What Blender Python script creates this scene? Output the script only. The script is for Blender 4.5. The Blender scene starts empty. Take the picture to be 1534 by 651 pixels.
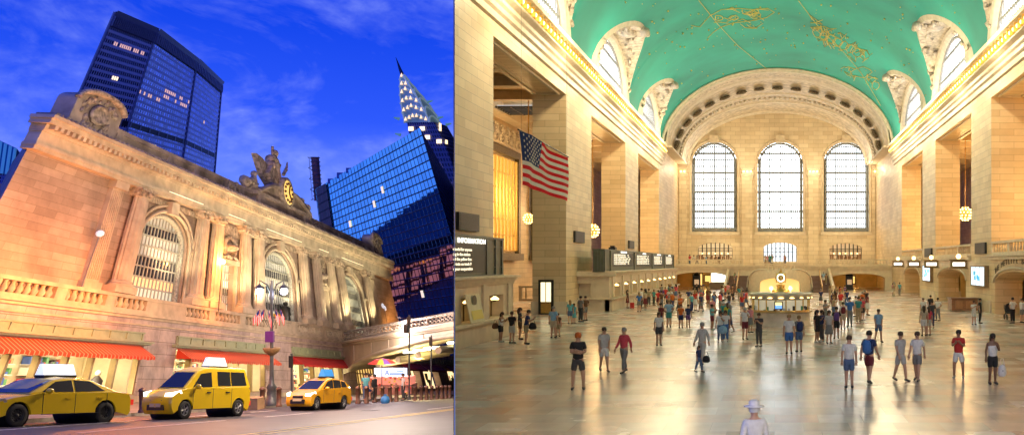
import bpy, bmesh, math, random
from mathutils import Vector, Matrix
random.seed(7)
PI=math.pi; R=math.radians
sc=bpy.context.scene
COL=sc.collection
# ------------------------------------------------------------------ camera (level, shift lens)
F=1500.0; PX,PY=1160.0,394.0; IW,IH=1534.0,651.0
cd=bpy.data.cameras.new('camera'); cam=bpy.data.objects.new('camera',cd); COL.objects.link(cam)
cam.location=(0,0,0); cam.rotation_euler=(R(90),0,0)
cd.sensor_width=36; cd.lens=F/IW*36; cd.shift_x=-(PX-IW/2)/IW; cd.shift_y=(PY-IH/2)/IW
cd.clip_start=.5; cd.clip_end=6000
sc.camera=cam
def at(X,Y,y): return Vector(((X-PX)/F*y, y, (PY-Y)/F*y))
FLOOR=-4.07
def hallpt(X,Y):
    y=-FLOOR*F/(Y-PY); return Vector(((X-PX)/F*y,y,FLOOR))
STREET0=-1.3; SZ=.11867; SXK=.10667         # the avenue falls away gently from the camera
def zst(y): return STREET0-SZ*y
def streetpt(X,Y,lift=0):
    y=-(STREET0+lift)*F/(Y-572); return Vector(((X-PX)/F*y,y,zst(y)+lift))
CUT=.31933
# ------------------------------------------------------------------ materials
MATS={}
def nt(m): return m.node_tree.nodes, m.node_tree.links
def mat(name,col,rough=.6,metal=0,var=.12,scale=3,bump=.15,emit=None,es=1,spec=.5,detail=5,coat=0,stretch=(1,1,1)):
    if name in MATS: return MATS[name]
    m=bpy.data.materials.new(name); m.use_nodes=True; N,L=nt(m); b=N['Principled BSDF']
    b.inputs['Roughness'].default_value=rough; b.inputs['Metallic'].default_value=metal
    b.inputs['Specular IOR Level'].default_value=spec; b.inputs['Coat Weight'].default_value=coat
    c=tuple(col)+(1,)
    if var>0:
        tc=N.new('ShaderNodeTexCoord'); mp=N.new('ShaderNodeMapping'); mp.inputs['Scale'].default_value=stretch
        nz=N.new('ShaderNodeTexNoise'); nz.inputs['Scale'].default_value=scale; nz.inputs['Detail'].default_value=detail
        L.new(tc.outputs['Object'],mp.inputs[0]); L.new(mp.outputs[0],nz.inputs['Vector'])
        cr=N.new('ShaderNodeMapRange'); cr.inputs['From Min'].default_value=.25; cr.inputs['From Max'].default_value=.75
        cr.inputs['To Min'].default_value=1-var*1.6; cr.inputs['To Max'].default_value=1+var
        L.new(nz.outputs['Fac'],cr.inputs[0])
        mx=N.new('ShaderNodeMix'); mx.data_type='RGBA'; mx.blend_type='MULTIPLY'; mx.inputs[0].default_value=1
        mx.inputs[6].default_value=c; L.new(cr.outputs[0],mx.inputs[7]); L.new(mx.outputs[2],b.inputs['Base Color'])
        if bump>0:
            bp=N.new('ShaderNodeBump'); bp.inputs['Strength'].default_value=bump; bp.inputs['Distance'].default_value=.05
            L.new(nz.outputs['Fac'],bp.inputs['Height']); L.new(bp.outputs[0],b.inputs['Normal'])
    else: b.inputs['Base Color'].default_value=c
    if emit:
        b.inputs['Emission Color'].default_value=tuple(emit)+(1,); b.inputs['Emission Strength'].default_value=es
    MATS[name]=m; return m
def blockmat(name,c1,c2,mortar,bw=1.6,bh=.6,ms=.012,rough=.6,bump=.4,var=.18,nscale=.6,offset=.5,spec=.4,rbump=.3,coat=0):
    """coursed ashlar / tile from the UVs, which are in metres"""
    m=bpy.data.materials.new(name); m.use_nodes=True; N,L=nt(m); b=N['Principled BSDF']
    b.inputs['Roughness'].default_value=rough; b.inputs['Specular IOR Level'].default_value=spec; b.inputs['Coat Weight'].default_value=coat
    tc=N.new('ShaderNodeTexCoord'); br=N.new('ShaderNodeTexBrick')
    br.offset=offset
    br.inputs['Scale'].default_value=1; br.inputs['Brick Width'].default_value=bw; br.inputs['Row Height'].default_value=bh
    br.inputs['Mortar Size'].default_value=ms; br.inputs['Mortar Smooth'].default_value=.3; br.inputs['Bias'].default_value=0
    br.inputs['Color1'].default_value=tuple(c1)+(1,); br.inputs['Color2'].default_value=tuple(c2)+(1,); br.inputs['Mortar'].default_value=tuple(mortar)+(1,)
    L.new(tc.outputs['UV'],br.inputs['Vector'])
    nz=N.new('ShaderNodeTexNoise'); nz.inputs['Scale'].default_value=nscale; nz.inputs['Detail'].default_value=8; nz.inputs['Roughness'].default_value=.65
    L.new(tc.outputs['Object'],nz.inputs['Vector'])
    cr=N.new('ShaderNodeMapRange'); cr.inputs['From Min'].default_value=.3; cr.inputs['From Max'].default_value=.7
    cr.inputs['To Min'].default_value=1-var*1.6; cr.inputs['To Max'].default_value=1+var; L.new(nz.outputs['Fac'],cr.inputs[0])
    mx=N.new('ShaderNodeMix'); mx.data_type='RGBA'; mx.blend_type='MULTIPLY'; mx.inputs[0].default_value=1
    L.new(br.outputs['Color'],mx.inputs[6]); L.new(cr.outputs[0],mx.inputs[7]); L.new(mx.outputs[2],b.inputs['Base Color'])
    n2=N.new('ShaderNodeTexNoise'); n2.inputs['Scale'].default_value=9; n2.inputs['Detail'].default_value=4; L.new(tc.outputs['Object'],n2.inputs['Vector'])
    ad=N.new('ShaderNodeMath'); ad.operation='MULTIPLY_ADD'; ad.inputs[1].default_value=-1.0
    L.new(br.outputs['Fac'],ad.inputs[0]); ml=N.new('ShaderNodeMath'); ml.operation='MULTIPLY'; ml.inputs[1].default_value=rbump
    L.new(n2.outputs['Fac'],ml.inputs[0]); L.new(ml.outputs[0],ad.inputs[2])
    bp=N.new('ShaderNodeBump'); bp.inputs['Strength'].default_value=bump; bp.inputs['Distance'].default_value=.03
    L.new(ad.outputs[0],bp.inputs['Height']); L.new(bp.outputs[0],b.inputs['Normal'])
    MATS[name]=m; return m
def gridmat(name,frame,glass,fw=.25,fh=.3,grough=.15,gmetal=.0,frough=.6,wob=0,gspec=.5,var=.35,fmetal=0,gvar_scale=1.0):
    """window grid: one cell per UV unit; frame share fw / fh"""
    m=bpy.data.materials.new(name); m.use_nodes=True; N,L=nt(m); b=N['Principled BSDF']
    tc=N.new('ShaderNodeTexCoord'); sp=N.new('ShaderNodeSeparateXYZ'); L.new(tc.outputs['UV'],sp.inputs[0])
    def edge(o,w):
        f=N.new('ShaderNodeMath'); f.operation='FRACT'; L.new(o,f.inputs[0])
        g=N.new('ShaderNodeMath'); g.operation='LESS_THAN'; g.inputs[1].default_value=w; L.new(f.outputs[0],g.inputs[0]); return g.outputs[0]
    a=N.new('ShaderNodeMath'); a.operation='MAXIMUM'; L.new(edge(sp.outputs[0],fw),a.inputs[0]); L.new(edge(sp.outputs[1],fh),a.inputs[1])
    fl=[]
    for i in (0,1):
        q=N.new('ShaderNodeMath'); q.operation='FLOOR'; L.new(sp.outputs[i],q.inputs[0]); fl.append(q.outputs[0])
    cb=N.new('ShaderNodeCombineXYZ'); L.new(fl[0],cb.inputs[0]); L.new(fl[1],cb.inputs[1])
    wn=N.new('ShaderNodeTexWhiteNoise'); wn.noise_dimensions='3D'; L.new(cb.outputs[0],wn.inputs['Vector'])
    mr=N.new('ShaderNodeMapRange'); mr.inputs['To Min'].default_value=1-var; mr.inputs['To Max'].default_value=1+var; L.new(wn.outputs['Value'],mr.inputs[0])
    g=N.new('ShaderNodeMix'); g.data_type='RGBA'; g.blend_type='MULTIPLY'; g.inputs[0].default_value=1; g.inputs[6].default_value=tuple(glass)+(1,); L.new(mr.outputs[0],g.inputs[7])
    mx=N.new('ShaderNodeMix'); mx.data_type='RGBA'; L.new(a.outputs[0],mx.inputs[0]); L.new(g.outputs[2],mx.inputs[6]); mx.inputs[7].default_value=tuple(frame)+(1,)
    L.new(mx.outputs[2],b.inputs['Base Color'])
    for nm,gv,fv in (('Roughness',grough,frough),('Metallic',gmetal,fmetal)):
        x=N.new('ShaderNodeMapRange'); x.inputs['To Min'].default_value=gv; x.inputs['To Max'].default_value=fv; L.new(a.outputs[0],x.inputs[0]); L.new(x.outputs[0],b.inputs[nm])
    bp=N.new('ShaderNodeBump'); bp.inputs['Strength'].default_value=.5; bp.inputs['Distance'].default_value=.1; L.new(a.outputs[0],bp.inputs['Height'])
    if wob>0:
        nz=N.new('ShaderNodeTexNoise'); nz.inputs['Scale'].default_value=.25; L.new(tc.outputs['Object'],nz.inputs['Vector'])
        s2=N.new('ShaderNodeMath'); s2.operation='MULTIPLY_ADD'; s2.inputs[1].default_value=.06; L.new(wn.outputs['Value'],s2.inputs[0]); L.new(nz.outputs['Fac'],s2.inputs[2])
        b2=N.new('ShaderNodeBump'); b2.inputs['Strength'].default_value=wob; b2.inputs['Distance'].default_value=.5; L.new(nz.outputs['Fac'],b2.inputs['Height'])
        L.new(b2.outputs[0],bp.inputs['Normal'])
    L.new(bp.outputs[0],b.inputs['Normal']); b.inputs['Specular IOR Level'].default_value=gspec
    MATS[name]=m; return m
def emis(name,col,s):
    if name in MATS: return MATS[name]
    m=bpy.data.materials.new(name); m.use_nodes=True; N,L=nt(m); b=N['Principled BSDF']
    b.inputs['Base Color'].default_value=(.6,.6,.6,1); b.inputs['Emission Color'].default_value=tuple(col)+(1,); b.inputs['Emission Strength'].default_value=s
    MATS[name]=m; return m
# ------------------------------------------------------------------ mesh builder
class MB:
    def __init__(s,fn=None): s.V=[];s.F=[];s.U=[];s.M=[];s.S=[];s.fn=fn
    def add(s,verts,faces,mi=0,smooth=False,uv=None):
        o=len(s.V); vs=[Vector(v) for v in verts]; s.V+=vs
        for k,f in enumerate(faces):
            s.F.append([o+i for i in f]); s.M.append(mi); s.S.append(smooth)
            if uv is not None: s.U.append([uv[i] for i in f]); continue
            a,b_,c=vs[f[0]],vs[f[1]],vs[f[2]]; n=(b_-a).cross(c-a)
            if len(f)>3: n=n+(c-a).cross(vs[f[3]]-a)
            ax=max(range(3),key=lambda i:abs(n[i]))
            if ax==0: s.U.append([(vs[i].y,vs[i].z) for i in f])
            elif ax==1: s.U.append([(vs[i].x,vs[i].z) for i in f])
            else: s.U.append([(vs[i].x,vs[i].y) for i in f])
        return s
    def quad(s,a,b,c,d,mi=0,uv=None): return s.add([a,b,c,d],[(0,1,2,3)],mi,uv=uv)
    def box(s,x0,x1,y0,y1,z0,z1,mi=0):
        if x0>x1:x0,x1=x1,x0
        if y0>y1:y0,y1=y1,y0
        v=[(x0,y0,z0),(x1,y0,z0),(x1,y1,z0),(x0,y1,z0),(x0,y0,z1),(x1,y0,z1),(x1,y1,z1),(x0,y1,z1)]
        return s.add(v,[(0,3,2,1),(4,5,6,7),(0,1,5,4),(1,2,6,5),(2,3,7,6),(3,0,4,7)],mi)
    def tube(s,pts,r,n=8,mi=0,caps=True,smooth=True):
        pts=[Vector(p) for p in pts]; rs=r if isinstance(r,(list,tuple)) else [r]*len(pts)
        V=[];up=None
        for i,p in enumerate(pts):
            d=(pts[min(i+1,len(pts)-1)]-pts[max(i-1,0)]).normalized()
            ref=Vector((0,0,1)) if abs(d.z)<.9 else Vector((1,0,0))
            a=d.cross(ref).normalized(); b=d.cross(a).normalized()
            for k in range(n):
                t=2*PI*k/n; V.append(p+(a*math.cos(t)+b*math.sin(t))*rs[i])
        Fs=[]
        for i in range(len(pts)-1):
            for k in range(n):
                k2=(k+1)%n; Fs.append((i*n+k,i*n+k2,(i+1)*n+k2,(i+1)*n+k))
        s.add(V,Fs,mi,smooth)
        if caps: s.add([V[k] for k in range(n)],[tuple(range(n))],mi); s.add([V[-n+k] for k in range(n)],[tuple(range(n))],mi)
        return s
    def lathe(s,prof,c=(0,0,0),n=20,mi=0,a0=0,a1=2*PI,smooth=True,sx=1,sy=1,flute=0):
        c=Vector(c); V=[];full=abs(a1-a0-2*PI)<1e-6; m=n if full else n+1
        for r,z in prof:
            for k in range(m):
                t=a0+(a1-a0)*k/n; rr=r*(1-flute*(k%2)); V.append(c+Vector((rr*math.cos(t)*sx,rr*math.sin(t)*sy,z)))
        Fs=[]
        for i in range(len(prof)-1):
            for k in range(n):
                k2=(k+1)%m; Fs.append((i*m+k,i*m+k2,(i+1)*m+k2,(i+1)*m+k))
        return s.add(V,Fs,mi,smooth)
    def sphere(s,c,r,n=12,mi=0,sx=1,sy=1,sz=1):
        k=max(4,n//2); return s.lathe([(r*math.sin(PI*i/k)+1e-4,-r*sz*math.cos(PI*i/k)) for i in range(k+1)],c,n,mi,sx=sx,sy=sy)
    def prism(s,poly,P,w0,w1,mi=0,side=None):
        """polygon poly in (u,v), mapped by P(u,v,w) and given thickness w0..w1"""
        n=len(poly); A=[P(u,v,w0) for u,v in poly]; B=[P(u,v,w1) for u,v in poly]
        s.add(A,[tuple(range(n))],mi); s.add(B,[tuple(reversed(range(n)))],mi)
        for i in range(n):
            j=(i+1)%n; s.add([A[i],A[j],B[j],B[i]],[(0,1,2,3)],mi if side is None else side)
        return s
    def arcwall(s,P,u0,u1,v0,v1,ops,depth,mi=0,rmi=None,n=14):
        """wall in the (u,v) plane with openings (ua,ub,va,vs,rise) and reveals going back by depth"""
        rmi=mi if rmi is None else rmi
        q=lambda a,b,c,d,m=mi:s.add([P(*a,0),P(*b,0),P(*c,0),P(*d,0)],[(0,1,2,3)],m)
        cur=u0
        for ua,ub,va,vs,rise in sorted(ops):
            if ua>cur: q((cur,v0),(ua,v0),(ua,v1),(cur,v1))
            if va>v0: q((ua,v0),(ub,v0),(ub,va),(ua,va))
            c=(ua+ub)/2; a=(ub-ua)/2
            arc=[(c-a*math.cos(PI*i/n), vs+rise*math.sin(PI*i/n)) for i in range(n+1)] if rise>0 else [(ua,vs),(ub,vs)]
            for p,r in zip(arc,arc[1:]):
                q(p,r,(r[0],v1),(p[0],v1))
            loop=[(ua,va)]+arc+[(ub,va)]
            for p,r in zip(loop,loop[1:]):
                s.add([P(*p,0),P(*r,0),P(*r,depth),P(*p,depth)],[(0,1,2,3)],rmi)
            if va>v0: s.add([P(ua,va,0),P(ub,va,0),P(ub,va,depth),P(ua,va,depth)],[(0,1,2,3)],rmi)
            cur=ub
        if cur<u1: q((cur,v0),(u1,v0),(u1,v1),(cur,v1))
        return s
    def build(s,name,mats,parent=None,clip=None,merge=False,loc=None,local=False):
        vs=[Vector(s.fn(v)) if s.fn else v for v in s.V]
        org=Vector(loc) if loc is not None else (wloc(parent) if parent is not None else Vector((0,0,0)))
        if local: org=Vector((0,0,0))
        me=bpy.data.meshes.new(name)
        me.from_pydata([tuple(v-org) for v in vs],[],s.F)
        if not isinstance(mats,(list,tuple)): mats=[mats]
        for m in mats: me.materials.append(m)
        ul=me.uv_layers.new(name='UVMap'); k=0
        for p,u in zip(me.polygons,s.U):
            for li,t in zip(p.loop_indices,u): ul.data[li].uv=t
        me.polygons.foreach_set('material_index',s.M); me.polygons.foreach_set('use_smooth',s.S)
        if clip or merge:
            bm=bmesh.new(); bm.from_mesh(me)
            if merge: bmesh.ops.remove_doubles(bm,verts=bm.verts,dist=.0005)
            if clip:
                sg=1 if clip=='hall' else -1
                no=Vector((1,CUT,0)).normalized()*sg
                bmesh.ops.bisect_plane(bm,geom=bm.verts[:]+bm.edges[:]+bm.faces[:],plane_co=no*.012-org,plane_no=no,clear_inner=True)
            if merge: bmesh.ops.recalc_face_normals(bm,faces=bm.faces)
            bm.to_mesh(me); bm.free()
        me.update()
        o=bpy.data.objects.new(name,me); COL.objects.link(o)
        if parent is not None:
            o.parent=parent
            if loc is not None: o.location=Vector(loc)-wloc(parent)
        elif loc is not None: o.location=loc
        return o
def wloc(o):
    v=Vector((0,0,0))
    while o is not None: v=v+Vector(o.location); o=o.parent
    return v
def tag(o,label,cat,group=None):
    o['label']=label; o['category']=cat
    if group: o['group']=group
    return o
def thing(name,label,cat,loc=(0,0,0),rz=0,group=None):
    o=bpy.data.objects.new(name,None); COL.objects.link(o); o.location=loc; o.rotation_euler=(0,0,rz); o.empty_display_size=.3
    return tag(o,label,cat,group)
def struct(o,kind='structure'): o['kind']=kind; return o
def copy_tree(o,parent=None):
    c=o.copy(); COL.objects.link(c); c.parent=parent
    for ch in list(o.children): copy_tree(ch,c)
    return c
def dup(o,loc,rz=None,label=None,group=None,scale=None):
    kids=list(o.children); c=copy_tree(o); c.location=loc
    if rz is not None: c.rotation_euler=(0,0,rz)
    if label: c['label']=label
    if group: c['group']=group
    if scale is not None: c.scale=(scale,)*3
    return c
def lamp(kind,loc,energy,col,size=.3,to=None,spot=60,blend=.6,sy=None,parent=None,name='lamp_light'):
    l=bpy.data.lights.new(name,kind); l.energy=energy; l.color=col
    if kind=='POINT': l.shadow_soft_size=size
    if kind=='SPOT': l.shadow_soft_size=size; l.spot_size=R(spot); l.spot_blend=blend
    if kind=='AREA':
        l.size=size
        if sy: l.shape='RECTANGLE'; l.size_y=sy
    o=bpy.data.objects.new(name,l); COL.objects.link(o); o.location=loc
    if to is not None: o.rotation_euler=(Vector(to)-Vector(loc)).to_track_quat('-Z','Y').to_euler()
    return o
def text(name,body,size,loc,rot,m,parent=None,extrude=.01,align='LEFT',sx=1,bold=0):
    c=bpy.data.curves.new(name,'FONT'); c.body=body; c.size=size; c.extrude=extrude; c.align_x=align; c.offset=bold; c.resolution_u=3
    tmp=bpy.data.objects.new('tmp',c); me=bpy.data.meshes.new_from_object(tmp); bpy.data.objects.remove(tmp); me.name=name
    me.materials.clear(); me.materials.append(m)
    o=bpy.data.objects.new(name,me); COL.objects.link(o)
    o.rotation_euler=rot; o.scale=(sx,1,1)
    if parent is not None: o.parent=parent; o.location=Vector(loc)-wloc(parent)
    else: o.location=loc
    return o
# ================================================================== THE CONCOURSE (right)
WL,WR=-16.7,17.7
STONE=blockmat('hall_stone',(.76,.60,.38),(.63,.47,.27),(.36,.27,.16),bw=2.3,bh=.52,ms=.014,rough=.5,bump=.25,var=.10,nscale=.25,offset=.5)
STONEB=blockmat('hall_stone_end',(.74,.63,.45),(.62,.50,.33),(.34,.26,.16),bw=1.7,bh=.72,ms=.018,rough=.5,bump=.25,var=.10,nscale=.25,offset=.5)
TRIM=mat('hall_trim_stone',(.66,.56,.41),.5,var=.10,scale=1.5,bump=.1)
PLAST=mat('cream_plaster',(.66,.60,.50),.6,var=.12,scale=2,bump=.2)
RELIEF=mat('carved_plaster',(.58,.52,.43),.65,var=.35,scale=2.6,bump=1.0,detail=7)
GOLD=mat('gilded_metal',(.80,.52,.16),.35,metal=.9,var=.15,scale=8)
DARK=mat('dark_bronze',(.035,.035,.03),.4,metal=.4,var=.2,scale=6)
BLACK=mat('black_panel',(.012,.012,.012),.5,var=0)
OLIVE=mat('olive_painted_metal',(.09,.10,.075),.45,var=.15,scale=3)
BULB=emis('warm_bulb',(1,.62,.20),7)
GLOW=emis('lit_globe',(1,.62,.22),5)
DAY=emis('daylight_glass',(.88,.95,1),8)
DAY2=emis('clerestory_glass',(.96,.98,1),5)
WARMGL=emis('warm_lit_glass',(1,.60,.16),1.3)
SCREEN=emis('screen_light',(.55,.82,1),1.6)
WHITEL=emis('letter_light',(1,.97,.85),1.6)
AMBER=emis('board_letters',(1,.88,.62),1.1)

# ---- floor: polished tiles of several marbles
def floormat():
    m=blockmat('marble_floor',(0,0,0),(1,1,1),(.22,.22,.22),bw=1.15,bh=1.35,ms=.012,rough=.3,bump=.05,var=.2,nscale=.7,offset=.37,spec=.35,rbump=.1)
    N,L=nt(m); br=[n for n in N if n.type=='TEX_BRICK'][0]; b=N['Principled BSDF']
    cr=N.new('ShaderNodeValToRGB'); e=cr.color_ramp; e.interpolation='LINEAR'
    cols=[(0,(.46,.22,.17)),(.08,(.56,.42,.35)),(.2,(.34,.29,.26)),(.27,(.56,.47,.41)),(.42,(.66,.51,.43)),(.56,(.46,.45,.43)),(.70,(.68,.60,.54)),(.84,(.58,.40,.33)),(1,(.74,.70,.66))]
    e.elements[0].position=0; e.elements[0].color=cols[0][1]+(1,); e.elements[1].position=1; e.elements[1].color=cols[-1][1]+(1,)
    for p,c in cols[1:-1]:
        x=e.elements.new(p); x.color=c+(1,)
    mx=[n for n in N if n.type=='MIX'][0]
    L.new(br.outputs['Color'],cr.inputs[0]); L.new(cr.outputs[0],mx.inputs[6])
    nz=N.new('ShaderNodeTexNoise'); nz.inputs['Scale'].default_value=.35; nz.inputs['Detail'].default_value=5
    tc=[n for n in N if n.type=='TEX_COORD'][0]; L.new(tc.outputs['Object'],nz.inputs['Vector'])
    mr=N.new('ShaderNodeMapRange'); mr.inputs['To Min'].default_value=.17; mr.inputs['To Max'].default_value=.34; L.new(nz.outputs['Fac'],mr.inputs[0]); L.new(mr.outputs[0],b.inputs['Roughness'])
    return m
f=MB(); f.box(-30,30,1,180,FLOOR-.3,FLOOR); struct(f.build('floor',floormat(),clip='hall'))
f=MB(); f.box(-6,30,-14,.99,FLOOR-.3,FLOOR); struct(f.build('floor_near',MATS['marble_floor']))

# ---- side walls: piers between tall openings
Pl=lambda u,v,w:(WL-w,u,v)
Pr=lambda u,v,w:(WR+w,u,v)
TOPO=13.5
m=MB(); m.arcwall(Pl,49.5,175,FLOOR,17.2,[(59.5,80.3,FLOOR-.01,TOPO,0),(91.4,112.3,FLOOR-.01,TOPO,0),(122.8,144.8,FLOOR-.01,TOPO,0)],2.7)
m.box(WL-2.7,WL-2.69,49.5,59.5,FLOOR,16)
struct(m.build('wall_left',STONE,clip='hall'))
m=MB(); m.arcwall(Pr,-14,175,FLOOR,17.2,[(40,58,FLOOR-.01,TOPO,0),(64,81.7,FLOOR-.01,TOPO,0),(90,110,FLOOR-.01,TOPO,0),(119.6,139,FLOOR-.01,TOPO,0)],2.7)
struct(m.build('wall_right',STONE))
# soffit panels
m=MB()
for a,b in ((59.5,80.3),(91.4,112.3),(122.8,144.8)):
    for k,(i,z) in enumerate(((.35,.0),(.6,.12))):
        m.box(WL-2.7+i,WL-i,a+i*2,a+i*2+.25,TOPO-.14+z,TOPO-.003); m.box(WL-2.7+i,WL-i,b-i*2-.25,b-i*2,TOPO-.14+z,TOPO-.003)
        m.box(WL-i-.15,WL-i,a+i*2+.26,b-i*2-.26,TOPO-.14+z,TOPO-.003); m.box(WL-2.7+i,WL-2.7+i+.15,a+i*2+.26,b-i*2-.26,TOPO-.14+z,TOPO-.003)
struct(m.build('soffit_trim_left',TRIM,clip='hall'))
m=MB()
for a,b in ((64,81.7),(90,110),(119.6,139)):
    for i,z in ((.35,0),(.6,.12)):
        m.box(WR+i,WR+2.7-i,a+i*2,a+i*2+.25,TOPO-.14+z,TOPO-.003); m.box(WR+i,WR+2.7-i,b-i*2-.25,b-i*2,TOPO-.14+z,TOPO-.003)
        m.box(WR+i,WR+i+.15,a+i*2+.26,b-i*2-.26,TOPO-.14+z,TOPO-.003); m.box(WR+2.7-i-.15,WR+2.7-i,a+i*2+.26,b-i*2-.26,TOPO-.14+z,TOPO-.003)
struct(m.build('soffit_trim_right',TRIM))
# ---- side halls behind the piers
def side(sg,x0,x1,ya,yb,clip,name):
    m=MB()
    m.quad((x1,ya,FLOOR),(x1,yb,FLOOR),(x1,yb,15.5),(x1,ya,15.5))
    m.quad((x0,yb,FLOOR),(x1,yb,FLOOR),(x1,yb,15.5),(x0,yb,15.5))
    m.quad((x0,ya,FLOOR),(x1,ya,FLOOR),(x1,ya,15.5),(x0,ya,15.5))
    struct(m.build('wall_side_'+name,STONE,clip=clip))
    c=MB(); a,b=min(x0,x1),max(x0,x1)
    c.box(a,b,ya,yb,15.5,15.8,0)
    for y in range(int(ya)+3,int(yb),7): c.box(a,b,y,y+1.1,14.7,15.497,1)
    c.box(x1-sg*1.3,x1-sg*.02,ya,yb,14.4,15.49,1); c.box(x0+sg*.02,x0+sg*.9,ya,yb,14.5,15.49,1)
    struct(c.build('ceiling_side_'+name,[mat('side_ceiling_plaster',(.60,.44,.22),.6,var=.3,scale=2,bump=.6),TRIM],clip=clip))
side(-1,WL-2.7,-27.5,52,176,'hall','left')
side(1,WR+2.7,29.5,40,176,None,'right')
# skylights in the left side hall
for k,(a,b) in enumerate(((92,97),(112,118))):
    t=thing('skylight',('dark framed skylight with white panes in the ceiling behind the flag','dark framed skylight in the side hall behind the second opening')[k],'skylight',(-23.5,(a+b)/2,14.5),group='skylights of the side hall')
    g=MB(); g.box(-25.5,-21.5,a,b,14.45,14.5); g.build('pane',emis('skylight_glass',(.9,.95,1),1.0),t)
    fr=MB()
    for i in range(7): y=a+(b-a)*i/6; fr.box(-25.6,-21.4,y-.1,y+.1,14.34,14.44)
    for i in range(4): x=-25.6+4.1*i/3; fr.box(x-.08,x+.08,a-.1,b+.1,14.3,14.33)
    fr.build('frame',DARK,t)
# tall grille windows in the outer wall, left
for k,(a,b,lab) in enumerate(((92.5,105.5,'tall golden grille window seen behind the hanging flag'),(113,121,'narrow tall grille window behind the second pier opening'),(131,140,'far grille window of the left side hall'))):
    t=thing('grille_window',lab,'window',(-27.4,(a+b)/2,1.3),group='grille windows of the side hall')
    g=MB(); g.box(-27.45,-27.4,a,b,1.3,10.6); g.build('pane',WARMGL if k==0 else emis('pale_side_glass',(1,.9,.7),1.2),t)
    fr=MB()
    n=int((b-a)/1.25)
    for i in range(n+1): y=a+(b-a)*i/n; fr.tube([(-27.2,y,1.3),(-27.2,y,10.6)],.16,6)
    for i in range(7): z=1.3+9.3*i/6; fr.box(-27.28,-27.2,a,b,z-.07,z+.07)
    fr.build('grille',GOLD if k==0 else DARK,t)
    s=MB(); s.box(-27.35,-26.9,a-.8,a,1.0,10.9); s.box(-27.35,-26.9,b,b+.8,1.0,10.9); s.box(-27.35,-26.9,a-.8,b+.8,10.9,11.6); s.box(-27.35,-26.6,a-.9,b+.9,.3,1.0)
    s.build('surround',mat('carved_bronze',(.13,.10,.06),.5,metal=.5,var=.4,scale=7,bump=.8),t)
t=thing('scroll_frieze','carved cream frieze of round scrolls above the golden grille window','frieze',(-27.3,99,12.6))
m=MB(); m.box(-27.35,-27.2,88,116,11.8,13.9)
m.build('band',TRIM,t)
m=MB()
for i in range(13):
    y=89+i*2.1
    for r in (.85,.5,.2):
        m.tube([(-27.1,y+r*1.15*math.cos(a*PI/7),12.85+r*math.sin(a*PI/7)) for a in range(15)],.1,5)
m.build('scrollwork',RELIEF,t)

# ---- entablature along both walls
def cornice(sg,xw,ya,yb,clip,name,lab):
    t=thing('hall_cornice',lab,'cornice',(xw,(ya+yb)/2,14.5))
    m=MB(); s=-sg   # projects into the hall
    prof=[(0,14.4),(.18,14.5),(.18,14.9),(.35,15.05),(.35,15.35),(.5,15.5),(.5,15.75),(.85,15.95),(.85,16.1),(.5,16.12),(.5,16.95),(1.0,17.0),(1.1,17.25),(.0,17.35)]
    for (a,z),(b,w) in zip(prof,prof[1:]):
        m.quad((xw+s*a,ya,z),(xw+s*a,yb,z),(xw+s*b,yb,w),(xw+s*b,ya,w))
    m.build('moulding',TRIM,t,clip=clip)
    g=MB()
    y=ya+.5; q=[]
    while y<yb-.4:
        g.box(xw+s*.5,xw+s*.93,y-.36,y-.12,16.18,16.85); q.append(y+.16); y+=1.12
    g.build('gilt_bracket',GOLD,t,clip=clip)
    vis=[y for y in q if (not clip or xw+CUT*y>.8)]
    b0=None
    for y in vis[:100]:
        if b0 is None:
            b=MB(); b.sphere((xw+s*.8,y,16.45),.17,8); b0=b.build('bulb',BULB,t,loc=(xw+s*.8,y,16.45))
        else:
            c=b0.copy(); COL.objects.link(c); c.parent=t; c.location=Vector((xw+s*.8,y,16.45))-wloc(t)
    return t
cornice(-1,WL,49,147.6,'hall','left','long gilded cornice with a row of bulbs above the flag side wall')
cornice(1,WR,52,147.6,None,'right','long gilded cornice with a row of bulbs on the right hand wall')

# ---- vault with lunettes
CX=.5; AX=17.2; Z0=17.25; RZ=11.5; LH=6.9; LA=11.3
LUN_L=[41,70,102,132.5]; LUN_R=[43,71,99.5,127]
VAULT=mat('teal_vault',(.010,.38,.34),.7,var=.26,scale=.1,bump=.05,detail=9)
def zlow(y,cs,la=LA):
    z=Z0
    for c in cs:
        d=abs(y-c)/la
        if d<1: z=max(z,Z0+LH*math.sqrt(1-d*d))
    return z
def th(z): return math.asin(min(1,(z-Z0)/RZ))
m=MB(); ys=[20+i*.64 for i in range(201)]; NT=40; V=[]
for y in ys:
    a=th(zlow(y,LUN_R)); b=PI-th(zlow(y,LUN_L))
    for k in range(NT+1):
        t=a+(b-a)*k/NT; V.append((CX+AX*math.cos(t),y,Z0+RZ*math.sin(t)))
m.add(V,[(i*(NT+1)+k,i*(NT+1)+k+1,(i+1)*(NT+1)+k+1,(i+1)*(NT+1)+k) for i in range(200) for k in range(NT)],0,True)
struct(m.build('ceiling',VAULT,clip='hall'))
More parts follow.
